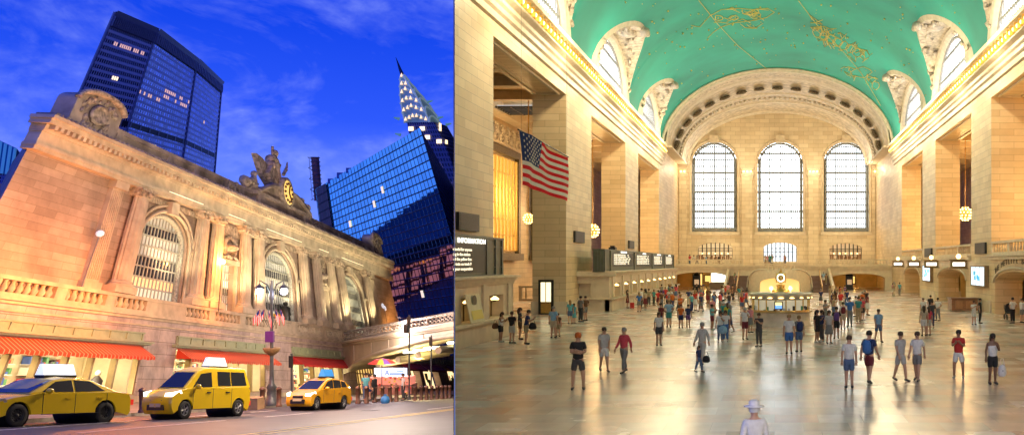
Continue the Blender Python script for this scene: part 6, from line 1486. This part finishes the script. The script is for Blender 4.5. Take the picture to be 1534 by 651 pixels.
# ================================================================== PEOPLE
def skin_mesh(name,pts,edges,rad,root,sub=1):
    me=bpy.data.meshes.new(name); me.from_pydata([tuple(p) for p in pts],edges,[])
    o=bpy.data.objects.new(name,me); COL.objects.link(o)
    s=o.modifiers.new('s','SKIN'); s.use_smooth_shade=True
    for i,r in enumerate(rad):
        v=me.skin_vertices[0].data[i]; r=r if isinstance(r,tuple) else (r,r); v.radius=(r[0]*1.13,r[1]*1.13); v.use_root=(i==root)
    if sub: q=o.modifiers.new('q','SUBSURF'); q.levels=sub; q.render_levels=sub
    return o
def pose(arm='down',leg='stand',lean=0):
    J={}; 
    J['pel']=Vector((0,0,.93)); J['wai']=Vector((0,-.0-lean*.3,1.10)); J['che']=Vector((0,.0-lean*.7,1.32)); J['nec']=Vector((0,.005-lean,1.475)); J['hb']=Vector((0,-.0-lean*1.15,1.55)); J['hd']=Vector((0,-.02-lean*1.3,1.63)); J['ht']=Vector((0,-.01-lean*1.4,1.70))
    for s,n in ((-1,'r'),(1,'l')):
        J['sh'+n]=Vector((s*.165,.01-lean*.8,1.40))
        st={'stand':(0,0),'walk':(.22*s,-.02),'wide':(0,0)}[leg][0]
        wx=.16 if leg=='wide' else .10
        J['hip'+n]=Vector((s*.085,0,.86)); J['kn'+n]=Vector((s*(wx-.01),-.02-st*.55,.49)); J['an'+n]=Vector((s*wx,.03-st,.09+(.04 if st<0 else 0))); J['to'+n]=Vector((s*(wx+.02),-.14-st,.035))
        a=arm if arm!='mix' else ('down' if s<0 else 'up')
        if a=='down': J['el'+n]=Vector((s*.225,.03,1.13)); J['wr'+n]=Vector((s*.235,-.03,.90)); d=Vector((0,-.02,-1))
        elif a=='up': J['el'+n]=Vector((s*.21,-.08-lean,1.17)); J['wr'+n]=Vector((s*.09,-.27-lean,1.28)); d=Vector((-s*.3,-.5,.6))
        elif a=='hip': J['el'+n]=Vector((s*.33,.06,1.16)); J['wr'+n]=Vector((s*.19,-.05,1.02)); d=Vector((-s*.8,-.3,-.3))
        elif a=='swing': J['el'+n]=Vector((s*.22,.03+st*.4,1.14)); J['wr'+n]=Vector((s*.23,-.05+st*.9,.93)); d=Vector((0,st,-1))
        elif a=='fold': J['el'+n]=Vector((s*.22,-.03,1.14)); J['wr'+n]=Vector((-s*.02,-.19,1.17+s*.03)); d=Vector((-s,0,.1))
        elif a=='cam': J['el'+n]=Vector((s*.27,-.15,1.33)); J['wr'+n]=Vector((s*.07,-.22,1.55)); d=Vector((-s*.3,-.3,1))
        d.normalize(); J['ha'+n]=J['wr'+n]+d*.075
        side=d.cross(Vector((0,1,0)) if abs(d.y)<.8 else Vector((1,0,0))).normalized(); J['side'+n]=side
        for k in range(4): 
            o=(k-1.5)*.024; L=(.07,.082,.078,.06)[k]; J['f%d'%k+n]=J['ha'+n]+side*o+d*.02; J['g%d'%k+n]=J['ha'+n]+side*o*1.15+d*(.02+L)+Vector((0,-.022,0))
        J['t0'+n]=J['wr'+n]+d*.03-side*.035; J['t1'+n]=J['wr'+n]+d*.075-side*.062+Vector((0,-.02,0))
    return J
def chain(J,spec):
    keys=[];edges=[];rad={}
    for path in spec:
        prev=None
        for k,r in path:
            if k not in rad: keys.append(k); rad[k]=r
            if prev is not None: edges.append((keys.index(prev),keys.index(k)))
            prev=k
    return [J[k] for k in keys],edges,[rad[k] for k in keys],keys
VAR={}
def variant(arm,leg,lean=0,female=False,bottom='shorts',hair='short',top='tee'):
    key=(arm,leg,lean,female,bottom,hair,top)
    if key in VAR: return VAR[key]
    J=pose(arm,leg,lean); f=.92 if female else 1
    spec=[[('pel',(.15,.105)),('wai',(.12*f,.09)),('che',(.15*f,.105)),('nec',.052),('hb',.06),('hd',(.083,.095)),('ht',(.055,.065))]]
    for n in 'rl':
        spec+=[[('che',0),('sh'+n,.062*f),('el'+n,.042*f),('wr'+n,.028),('ha'+n,(.036,.018))],[('pel',0),('hip'+n,.092),('kn'+n,.06),('an'+n,.038),('to'+n,.036)]]
        for k in range(4): spec.append([('ha'+n,0),('f%d'%k+n,.010),('g%d'%k+n,.0075)])
        spec.append([('wr'+n,0),('t0'+n,.013),('t1'+n,.009)])
    objs={}
    p,e,r,k=chain(J,spec); objs['body']=skin_mesh('person',p,e,r,0,1)
    # nose, ears, eyes, mouth sit on the head mesh
    up=.013
    ts=[[('pel2',(.15*f+up+.012,.11+up+.012)),('wai',(.135*f+up,.10+up)),('che',(.158*f+up,.115+up)),('ncl',(.07,.06))]]
    J['pel2']=J['pel']+Vector((0,0,-.085)); J['ncl']=J['nec']-Vector((0,0,.03))
    for n in 'rl':
        J['slv'+n]=J['sh'+n]*.3+J['el'+n]*.7; J['slw'+n]=J['wr'+n]*.9+J['el'+n]*.1
        if top=='tee': ts.append([('che',0),('sh'+n,.077*f),('slv'+n,.066*f)])
        elif top=='long': ts.append([('che',0),('sh'+n,.077*f),('el'+n,.056*f),('slw'+n,.042)])
        else: ts.append([('che',0),('sh'+n,.068*f)])
    p,e,r,k=chain(J,ts); objs['shirt']=skin_mesh('shirt',p,e,r,0,1)
    J['pel3']=J['pel']+Vector((0,0,.11)); bs=[[('pel3',(.15,.11)),('pel',(.158,.122))]]
    if bottom!='skirt':
        for n in 'rl':
            J['kk'+n]=J['kn'+n]+(J['hip'+n]-J['kn'+n])*.16; J['aa'+n]=J['an'+n]+(J['kn'+n]-J['an'+n])*.08
            if bottom=='shorts': bs.append([('pel',0),('hip'+n,.106),('kk'+n,.088)])
            else: bs.append([('pel',0),('hip'+n,.102),('kn'+n,.075),('aa'+n,.058)])
        p,e,r,k=chain(J,bs); objs['bottom']=skin_mesh('shorts' if bottom=='shorts' else 'trousers',p,e,r,1,1)
    for n in 'rl': pass
    dg=bpy.context.evaluated_depsgraph_get(); M={}
    for nm,o in objs.items():
        me=bpy.data.meshes.new_from_object(o.evaluated_get(dg)); me.name=o.name; M[nm]=me
        old=o.data; bpy.data.objects.remove(o); bpy.data.meshes.remove(old)
    hd=J['hd']
    def simple(nm,fn):
        q=MB(); fn(q); o=q.build(nm,[],None); me=o.data; bpy.data.objects.remove(o); return me
    if bottom=='skirt': M['bottom']=simple('skirt',lambda q:q.lathe([(.125,1.08),(.15,.98),(.18,.85),(.22,.6),(.235,.5),(.225,.5)],(0,0,0),16,sy=.8))
    def shoes(q):
        for n in 'rl':
            a,b=J['an'+n],J['to'+n]; q.tube([a+Vector((0,.05,-.035)),a+Vector((0,0,-.02)),(a+b)/2+Vector((0,0,-.012)),b+Vector((0,-.03,-.0))],[.045,.052,.048,.034],8)
    M['shoes']=simple('shoes',shoes)
    def face(q):
        q.sphere(hd+Vector((0,-.098,-.012)),.017,6,sz=1.3)
        for s in (-1,1): q.sphere(hd+Vector((s*.088,0,-.01)),.022,6,sx=.5,sz=1.3)
    def eyes(q):
        for s in (-1,1): q.sphere(hd+Vector((s*.032,-.09,.012)),.010,6)
        q.box(-.025,.025,hd.y-.094,hd.y-.085,hd.z-.052,hd.z-.045)
    M['face']=simple('face',face); M['eyes']=simple('eyes',eyes)
    def hr(q):
        n=14; V=[]
        q.lathe([(.03,.125),(.075,.105),(.098,.06),(.1,.01),(.092,-.03 if hair=='short' else -.05)],hd+Vector((0,.018,0)),n,sy=1.05)
        if hair=='long': q.tube([hd+Vector((0,.05,.05)),hd+Vector((0,.085,-.05)),hd+Vector((0,.09,-.17)),hd+Vector((0,.08,-.30))],[.08,.095,.085,.04],10)
        if hair=='bun': q.sphere(hd+Vector((0,.12,.06)),.045,8)
        if hair=='cap': q.tube([hd+Vector((0,-.06,.05)),hd+Vector((0,-.17,.04))],[.075,.05],10)
        if hair=='hat': q.lathe([(.19,.045),(.19,.055),(.1,.07),(.095,.14),(.05,.165),(.01,.17)],hd,16)
    M['hair']=simple('hair' if hair in('short','long','bun') else ('cap' if hair=='cap' else 'sun_hat'),hr)
    # shift hair brow back off the face
    VAR[key]=M; return M
CL=dict(white=(.72,.72,.70),black=(.018,.018,.02),navy=(.02,.035,.12),blue=(.05,.16,.45),cyan=(.12,.42,.48),red=(.55,.035,.03),coral=(.62,.07,.10),orange=(.60,.14,.02),yellow=(.62,.60,.05),green=(.06,.25,.10),grey=(.20,.20,.20),pale=(.48,.48,.46),maroon=(.15,.02,.03),khaki=(.35,.28,.17),brown=(.12,.06,.03),denim=(.08,.14,.27),purple=(.14,.07,.25),pink=(.60,.25,.30),teal=(.04,.25,.25),charcoal=(.06,.06,.065),beige=(.5,.42,.3),sky=(.25,.45,.65))
def cm(c): return mat('cloth_'+c,CL[c],.85,var=.10,scale=14,bump=.1)
SK=[mat('skin_light',(.52,.30,.20),.5,var=0),mat('skin_tan',(.38,.20,.12),.5,var=0),mat('skin_brown',(.20,.10,.06),.5,var=0)]
HR=dict(dark=(.015,.01,.008),brown=(.06,.03,.015),blond=(.30,.19,.08),grey=(.25,.24,.22),red=(.14,.04,.015))
BAGC={}
def person(lab,loc,rz,h=1.7,topc='white',botc='navy',hairc='dark',skin=0,group=None,extra=(),**kw):
    M=variant(**kw); k=h/1.73
    def ob(nm,me,m,parent=None):
        o=bpy.data.objects.new(nm,me); COL.objects.link(o)
        if not me.materials: me.materials.append(None)
        o.material_slots[0].link='OBJECT'; o.material_slots[0].material=m
        if parent: o.parent=parent
        return o
    b=ob('person',M['body'],SK[skin]); tag(b,lab,'person',group)
    ob('shirt' if kw.get('bottom')!='skirt' else 'blouse',M['shirt'],cm(topc),b)
    ob(M['bottom'].name.split('.')[0],M['bottom'],cm(botc),b)
    hc=mat('hair_'+hairc,HR[hairc],.6,var=0) if hairc in HR else cm(hairc)
    hh=ob(M['hair'].name.split('.')[0],M['hair'],hc,b)
    ob('shoes',M['shoes'],cm('charcoal') if skin!=1 else cm('pale'),b); ob('face',M['face'],SK[skin],b); ob('eyes',M['eyes'],BLACK,b)
    if 'backpack' in extra:
        if 'bp' not in BAGC:
            q=MB(); q.lathe([(.04,1.0),(.13,1.03),(.15,1.15),(.15,1.32),(.11,1.42),(.03,1.45)],(0,.2,0),14,sy=.65)
            for s in (-1,1): q.tube([(s*.09,.12,1.43),(s*.11,-.02,1.47),(s*.12,-.13,1.36),(s*.13,-.11,1.2),(s*.12,.12,1.08)],.016,5)
            o=q.build('backpack',[None]); BAGC['bp']=o.data; bpy.data.objects.remove(o)
        ob('backpack',BAGC['bp'],cm(extra[1]),b)
    b.location=loc; b.rotation_euler=(0,0,rz); b.scale=(k,k,k)
    return b
AW=PI   # facing away from the camera
def P(lab,X,Y,rz,**k):
    k.setdefault('arm','down'); k.setdefault('leg','stand')
    return person(lab,hallpt(X,Y),rz,**k)
P('person in black t-shirt and grey shorts wearing a bright red cap, hands raised to chest',866,583,.15,h=1.83,topc='black',botc='charcoal',hairc='red' if 0 else 'orange',arm='fold',leg='wide',hair='cap',bottom='shorts')
P('person in coral red top and grey trousers walking behind the man in the red cap',935,558,-.5,h=1.68,topc='coral',botc='grey',hairc='grey',arm='swing',leg='walk',female=True,bottom='trousers',top='long',group='walking visitors')
P('person in pale grey shirt and white shorts beside the coral top walker',905,556,.4,h=1.66,topc='pale',botc='white',hairc='brown',arm='swing',leg='walk',bottom='shorts')
P('person in white vest and black shorts leaning at the ticket booth ledge',750,512,1.3,h=1.55,topc='white',botc='black',hairc='dark',arm='up',lean=.08,female=True,hair='long',bottom='shorts',top='vest',skin=1)
P('person in black top and pale shorts with back turned near the ticket booth',767,514,AW-.3,h=1.62,topc='black',botc='pale',hairc='brown',arm='up',female=True,hair='bun',bottom='shorts')
P('person in navy top and khaki shorts looking down, third from the ticket booth',788,515,1.7,h=1.72,topc='navy',botc='khaki',hairc='dark',arm='up',lean=.1,hair='short',bottom='shorts')
P('person in charcoal top hidden behind the pair near the ticket booth',779,508,1.9,h=1.7,topc='charcoal',botc='brown',hairc='brown',arm='up',hair='long',female=True,bottom='shorts')
P('person in pale cyan shirt and beige shorts standing in front of the bronze door',829,506,AW,h=1.72,topc='sky',botc='beige',hairc='grey',arm='down',bottom='shorts')
P('small child in brown clothes beside the pale cyan shirt',836,504,AW,h=1.3,topc='brown',botc='khaki',hairc='brown',arm='down',bottom='shorts',hair='short')
P('person in cyan top and denim shorts nearest the counter corner',854,485,AW+.4,h=1.6,topc='cyan',botc='denim',hairc='blond',female=True,arm='down',bottom='shorts',hair='long')
P('child in cyan dress beside the cyan top at the counter corner',860,484,AW-.4,h=1.35,topc='cyan',botc='cyan',hairc='brown',female=True,bottom='skirt',hair='long')
P('tall person in grey shirt and dark trousers by the ticket counter end',870,482,2.6,h=1.8,topc='grey',botc='charcoal',hairc='dark',arm='down',bottom='trousers')
P('person in brown shirt and grey shorts by the ticket counter end',877,480,-2.2,h=1.75,topc='brown',botc='grey',hairc='dark',arm='hip',bottom='shorts')
P('short person with long dark hair, navy top and jeans alone on the open floor',1047,557,1.0,h=1.0,topc='navy',botc='denim',hairc='dark',female=True,arm='down',leg='walk',hair='long',bottom='trousers')
P('pale figure in grey coat just behind the short long haired person',1052,546,-.4,h=1.7,topc='pale',botc='pale',hairc='grey',arm='swing',leg='walk',bottom='trousers',top='long')
P('person in white top and charcoal shorts standing alone left of the red shirted crowd',987,517,.3,h=1.65,topc='white',botc='charcoal',hairc='brown',female=True,arm='down',bottom='shorts',hair='long')
P('person in maroon shirt and navy trousers behind the white topped woman',990,497,-.8,h=1.72,topc='maroon',botc='navy',hairc='dark',bottom='trousers')
P('person in sky blue shirt and teal shorts at the front of the left crowd',1002,490,AW,h=1.75,topc='sky',botc='teal',hairc='blond',bottom='shorts',arm='hip')
P('child in bright orange red shirt and navy shorts at the front of the left crowd',1020,491,AW,h=1.5,topc='orange',botc='navy',hairc='red',bottom='shorts')
P('child in navy shirt and purple shorts beside the orange red shirt',1031,490,AW,h=1.45,topc='navy',botc='purple',hairc='dark',bottom='shorts')
P('person in white t-shirt and denim trousers carrying a pale blue bag, left of the pair',1079,512,.1,h=1.6,topc='white',botc='denim',hairc='dark',female=True,hair='long',bottom='trousers',arm='mix',skin=1)
P('person in white t-shirt and blue trousers, right of the pair with the blue bag',1087,511,-.1,h=1.62,topc='white',botc='blue',hairc='brown',female=True,hair='long',bottom='trousers',arm='down',skin=1)
P('person in bright yellow shirt and blue shorts behind the white shirted pair',1090,492,AW,h=1.62,topc='yellow',botc='blue',hairc='brown',hair='long',female=True,bottom='shorts')
P('person in white shirt, maroon shorts and pale cap left of the round booth',1116,508,.3,h=1.72,topc='white',botc='maroon',hairc='pale',hair='cap',arm='mix',bottom='shorts')
P('person in charcoal clothes standing before the booth counter',1137,519,-.4,h=1.65,topc='charcoal',botc='charcoal',hairc='brown',arm='up',bottom='trousers')
P('person in pink top and grey skirt left of the booth',1124,498,.6,h=1.6,topc='pink',botc='grey',hairc='brown',female=True,bottom='skirt',hair='long')
P('person in white shirt and blue shorts with back turned in front of the booth',1182,530,AW,h=1.78,topc='white',botc='blue',hairc='blond',bottom='shorts',arm='down')
P('person in grey top with navy backpack beside the white shirt and blue shorts',1197,527,AW+.2,h=1.68,topc='grey',botc='denim',hairc='blond',female=True,bottom='shorts',extra=('backpack','navy'),hair='bun')
P('person with long hair in black top and black shorts right of the booth',1224,513,.9,h=1.68,topc='black',botc='black',hairc='dark',female=True,hair='long',bottom='shorts',arm='mix',skin=1)
P('second long haired person in navy top facing the black topped one',1231,512,-1.0,h=1.66,topc='navy',botc='charcoal',hairc='dark',female=True,hair='long',bottom='trousers',skin=1)
P('person in long pale grey dress right of the two long haired women',1242,514,.3,h=1.68,topc='pale',botc='grey',hairc='brown',female=True,hair='long',bottom='skirt')
P('person in black shirt with purple backpack and black shorts',1253,507,AW,h=1.72,topc='black',botc='black',hairc='dark',bottom='shorts',extra=('backpack','purple'))
P('person in white shirt with maroon backpack and beige shorts',1263,493,AW,h=1.68,topc='white',botc='beige',hairc='brown',bottom='shorts',extra=('backpack','maroon'))
P('large person in bright blue shirt and grey trousers right of the booth',1273,489,AW,h=1.9,topc='blue',botc='grey',hairc='dark',bottom='trousers')
P('person in teal shirt and khaki trousers beside the large blue shirt',1286,482,AW,h=1.75,topc='teal',botc='khaki',hairc='dark',bottom='trousers')
P('person in coral shirt and charcoal shorts at the edge of the right crowd',1292,480,2.4,h=1.68,topc='coral',botc='charcoal',hairc='brown',bottom='shorts')
P('person in white raglan shirt and jean shorts turned away on the right floor',1272,581,AW,h=1.72,topc='white',botc='denim',hairc='brown',bottom='shorts',arm='down')
P('person in navy shirt with blue backpack and maroon shorts on the right floor',1302,574,AW-.5,h=1.78,topc='navy',botc='maroon',hairc='dark',bottom='shorts',extra=('backpack','blue'),leg='walk',arm='swing')
P('person in pale shirt and pale shorts walking between the pairs on the right floor',1349,570,.5,h=1.7,topc='pale',botc='pale',hairc='brown',bottom='shorts',leg='walk',arm='swing')
P('person in white t-shirt and grey shorts walking on the right floor',1374,570,-.4,h=1.7,topc='white',botc='grey',hairc='brown',bottom='shorts',leg='walk',arm='swing')
P('person in bright red t-shirt and white shorts holding a phone on the right floor',1436,566,-.3,h=1.7,topc='red',botc='white',hairc='dark',arm='up',bottom='shorts',skin=1,leg='wide')
P('person in white tank top and black shorts rightmost on the open floor',1487,575,.1,h=1.7,topc='white',botc='black',hairc='dark',female=True,hair='long',arm='mix',bottom='shorts',skin=2,top='vest')
P('person in white clothes standing left of the small wooden desk',1459,486,.2,h=1.6,topc='white',botc='white',hairc='brown',bottom='shorts',arm='up')
P('person in black clothes standing behind the wooden desk visitor',1468,484,1.2,h=1.7,topc='black',botc='black',hairc='dark',bottom='trousers')
P('person in white shirt and black trousers left of the stroller at the right edge',1517,484,AW+.5,h=1.75,topc='white',botc='black',hairc='dark',bottom='trousers',arm='hip')
P('person in white shirt and grey shorts right of the stroller at the right edge',1531,483,2.0,h=1.65,topc='white',botc='grey',hairc='dark',bottom='shorts',arm='up')
P('bare backed looking person in beige top and white shorts in the group before the arches',1384,503,AW,h=1.68,topc='beige',botc='white',hairc='brown',female=True,hair='long',bottom='shorts')
P('person in coral top and pale shorts beside the beige top before the arches',1391,502,AW+.3,h=1.62,topc='coral',botc='pale',hairc='brown',female=True,bottom='shorts',hair='long')
P('person in charcoal shirt and navy trousers in the group before the arches',1396,491,-.4,h=1.72,topc='charcoal',botc='navy',hairc='dark',bottom='trousers')
P('person in white shirt and grey trousers leaning on one leg before the arches',1405,480,-.9,h=1.62,topc='white',botc='grey',hairc='brown',bottom='trousers',arm='hip',leg='wide')
P('person in white shirt and khaki shorts at the back of the group before the arches',1383,480,.2,h=1.6,topc='white',botc='khaki',hairc='brown',bottom='shorts')
P('person in black top behind the group before the arches',1394,473,.2,h=1.6,topc='black',botc='charcoal',hairc='dark',bottom='trousers')
P('person in pale blue grey shirt fading right of the booth crowd',1316,512,.2,h=1.7,topc='sky',botc='denim',hairc='brown',bottom='shorts',leg='walk',arm='swing')
P('person in white sun hat and white clothes at the very bottom of the floor',1130,748,AW+.3,h=1.66,topc='white',botc='pale',hairc='white',female=True,bottom='skirt',hair='hat',top='long')
P('person in white shirt and black trousers at the ticket windows',961,461,1.4,h=1.78,topc='white',botc='black',hairc='dark',bottom='trousers')
P('person in black top and maroon skirt beside the red suitcase',940,461,1.5,h=1.65,topc='black',botc='maroon',hairc='dark',female=True,hair='long',bottom='skirt')
# bags and cases
def case(nm,lab,cat,loc,w,d,h,c,round_=False):
    t=thing(nm,lab,cat,loc); q=MB(); x,y,z=loc
    if round_: q.lathe([(w*.35,0),(w*.5,h*.25),(w*.42,h*.75),(w*.1,h)],loc,12); q.tube([(x-w*.3,y,z+h*.8),(x-w*.1,y,z+h*1.5),(x+w*.1,y,z+h*1.5),(x+w*.3,y,z+h*.8)],.012,5)
    else: q.box(x-w/2,x+w/2,y-d/2,y+d/2,z+.05,z+h)
    q.build('body',cm(c),t)
    q=MB()
    if round_: q.sphere((x,y-w*.45,z+h*.5),.02,6)
    else:
        q.tube([(x-w*.3,y,z+h),(x-w*.3,y,z+h+.35),(x+w*.3,y,z+h+.35),(x+w*.3,y,z+h)],.012,5)
        for s in (-1,1): q.sphere((x+s*w*.4,y,z+.03),.03,6)
    q.build('handle',BLACK,t); return t
p=hallpt(947,462); case('suitcase','small red suitcase standing at the ticket windows','suitcase',p,.35,.25,.55,'red')
def held(lab,cat,X,Y,dx,z,c,w=.32,h=.3):
    p=hallpt(X,Y)+Vector((dx,-.08,z)); return case('shopping_bag' if cat=='shopping bag' else 'handbag',lab,cat,p,w,w,h,c,True)
held('round black bag held by the short long haired person','handbag',1047,557,.28,.38,'black',.3,.26)
held('pale blue shopping bag held between the pair in white t-shirts','shopping bag',1079,512,.12,.45,'sky',.5,.42)
held('white shopping bag held by the woman in the white tank top','shopping bag',1487,575,.3,.28,'white',.3,.4)
held('black bag on the hip of the navy topped visitor by the ticket booth','handbag',791,515,.25,.75,'black',.42,.35)
held('brown shoulder bag of the woman leaning at the ticket booth','handbag',746,512,-.12,.7,'brown',.35,.3)
held('black handbag at the very bottom of the floor beside the sun hat','handbag',1137,748,.22,.55,'black',.22,.3)
# ---- crowd towards the far end
rc=random.Random(21)
tops=['white','black','navy','blue','cyan','red','coral','green','grey','maroon','khaki','purple','pink','teal','charcoal','beige','sky','orange','brown']; bots=['navy','black','charcoal','denim','khaki','grey','white','maroon','beige']
combos=set()
def crowd(n,xa,xb,ya,yb,where,hmul=1,face=None,z=None):
    for i in range(n):
        for _ in range(300):
            a,b=rc.choice(tops),rc.choice(bots); f=rc.random()<.45; hr=rc.choice(['short','short','cap','bun']) if not f else rc.choice(['long','bun','long'])
            bt=rc.choice(['shorts','trousers']) if not f else rc.choice(['shorts','trousers','skirt'])
            lab='person in %s top and %s %s, %s, %s'%(a,b,bt,{'short':'short hair','cap':'cap','bun':'tied hair','long':'long hair'}[hr],where)
            if lab not in combos: combos.add(lab); break
        X=rc.uniform(xa,xb); Y=ya+(yb-ya)*rc.random()**1.2
        kw=dict(arm=rc.choice(['down','mix','up','hip']),leg=rc.choice(['stand','stand','walk']),female=f,bottom=bt,hair=hr)
        if kw['leg']=='walk': kw['arm']='swing'
        loc=hallpt(X,Y) if z is None else Vector(((X-PX)/F*z[0],z[0],z[1]))
        person(lab,loc,(rc.uniform(0,2*PI) if face is None else face+rc.uniform(-.5,.5)),h=rc.uniform(1.52,1.82)*hmul,topc=a,botc=b,hairc=rc.choice(['dark','dark','brown','blond','grey']) if hr!='cap' else rc.choice(['white','navy','red']),skin=rc.choice([0,0,1,2]),group='visitors crowding the hall',**kw)
crowd(12,950,1010,452,468,'queueing by the ticket windows')
crowd(16,985,1060,447,480,'in the left crowd')
crowd(10,1030,1085,443,462,'near the left passage')
crowd(9,1065,1120,462,498,'just left of the booth')
crowd(8,1085,1125,446,462,'at the foot of the left stairs')
crowd(8,1216,1260,448,490,'right behind the booth')
crowd(8,1240,1300,446,474,'near the right passage')
crowd(3,1335,1350,441,445,'in the far right corner')
crowd(7,1145,1190,0,0,'before the bright balcony doorway',face=0,z=(151.6,-.4))
crowd(5,1030,1095,0,0,'dining on the left balcony',z=(162,-.4))
crowd(2,1098,1102,0,0,'halfway up the left stairs',z=(144.2,FLOOR+1.05))
crowd(2,1233,1238,0,0,'halfway up the right stairs',z=(144.2,FLOOR+1.05))
crowd(2,1150,1172,0,0,'inside the round booth',hmul=.98,face=0,z=(65.6,FLOOR+.05)) if 0 else None
# ---- pavement people under the viaduct
def S(lab,X,Y,rz,**k):
    k.setdefault('arm','down'); k.setdefault('leg','stand'); return person(lab,streetpt(X,Y,.15),rz,group='people on the pavement',**k)
S('person in cyan shirt and denim trousers beside the golden arched window',548,600,.5,h=1.72,topc='cyan',botc='denim',hairc='dark',bottom='trousers')
S('person in orange top and navy shorts behind the cyan shirt under the viaduct',553,599,-.4,h=1.65,topc='orange',botc='navy',hairc='brown',bottom='shorts')
S('person in black coat left of the food cart',561,602,1.4,h=1.6,topc='black',botc='black',hairc='dark',bottom='trousers',top='long')
S('person in white shirt by the lit shop under the viaduct',604,599,-1,h=1.7,topc='white',botc='charcoal',hairc='brown',bottom='trousers')
# ================================================================== world, render settings
w=bpy.data.worlds.new('World'); sc.world=w; w.use_nodes=True; N=w.node_tree.nodes; L=w.node_tree.links
bg=N['Background']; tc=N.new('ShaderNodeTexCoord'); sp=N.new('ShaderNodeSeparateXYZ'); L.new(tc.outputs['Generated'],sp.inputs[0])
cr=N.new('ShaderNodeValToRGB'); L.new(sp.outputs[2],cr.inputs[0]); e=cr.color_ramp
e.elements[0].position=0; e.elements[0].color=(.16,.27,.86,1); e.elements[1].position=.21; e.elements[1].color=(.006,.05,.66,1)
x=e.elements.new(.07); x.color=(.085,.17,.82,1); x=e.elements.new(.13); x.color=(.022,.08,.76,1)
mp=N.new('ShaderNodeMapping'); mp.inputs['Scale'].default_value=(5,5,9); mp.inputs['Rotation'].default_value=(0,.5,.3); L.new(tc.outputs['Generated'],mp.inputs[0])
nz=N.new('ShaderNodeTexNoise'); nz.inputs['Scale'].default_value=1.5; nz.inputs['Detail'].default_value=9; nz.inputs['Roughness'].default_value=.62; nz.inputs['Distortion'].default_value=.5; L.new(mp.outputs[0],nz.inputs['Vector'])
m2=N.new('ShaderNodeMapping'); m2.inputs['Scale'].default_value=(30,12,50); m2.inputs['Rotation'].default_value=(.3,.7,.2); L.new(tc.outputs['Generated'],m2.inputs[0])
n2=N.new('ShaderNodeTexNoise'); n2.inputs['Scale'].default_value=2; n2.inputs['Detail'].default_value=6; L.new(m2.outputs[0],n2.inputs['Vector'])
mr=N.new('ShaderNodeMapRange'); mr.inputs['From Min'].default_value=.44; mr.inputs['From Max'].default_value=.85; L.new(nz.outputs['Fac'],mr.inputs[0])
m3=N.new('ShaderNodeMapRange'); m3.inputs['From Min'].default_value=.2; m3.inputs['From Max'].default_value=.75; L.new(n2.outputs['Fac'],m3.inputs[0])
mu=N.new('ShaderNodeMath'); mu.operation='MULTIPLY'; L.new(mr.outputs[0],mu.inputs[0]); L.new(m3.outputs[0],mu.inputs[1])
mx=N.new('ShaderNodeMix'); mx.data_type='RGBA'; L.new(mu.outputs[0],mx.inputs[0]); L.new(cr.outputs[0],mx.inputs[6]); mx.inputs[7].default_value=(.30,.38,.90,1)
L.new(mx.outputs[2],bg.inputs['Color']); bg.inputs['Strength'].default_value=1.3
sc.view_settings.view_transform='Standard'; sc.view_settings.look='None'; sc.view_settings.gamma=1; sc.view_settings.exposure=0
cy=sc.cycles; cy.use_denoising=True; cy.max_bounces=8; cy.diffuse_bounces=4; cy.glossy_bounces=4; cy.transmission_bounces=4; cy.sample_clamp_indirect=6; cy.use_light_tree=True
cy.caustics_reflective=False; cy.caustics_refractive=False
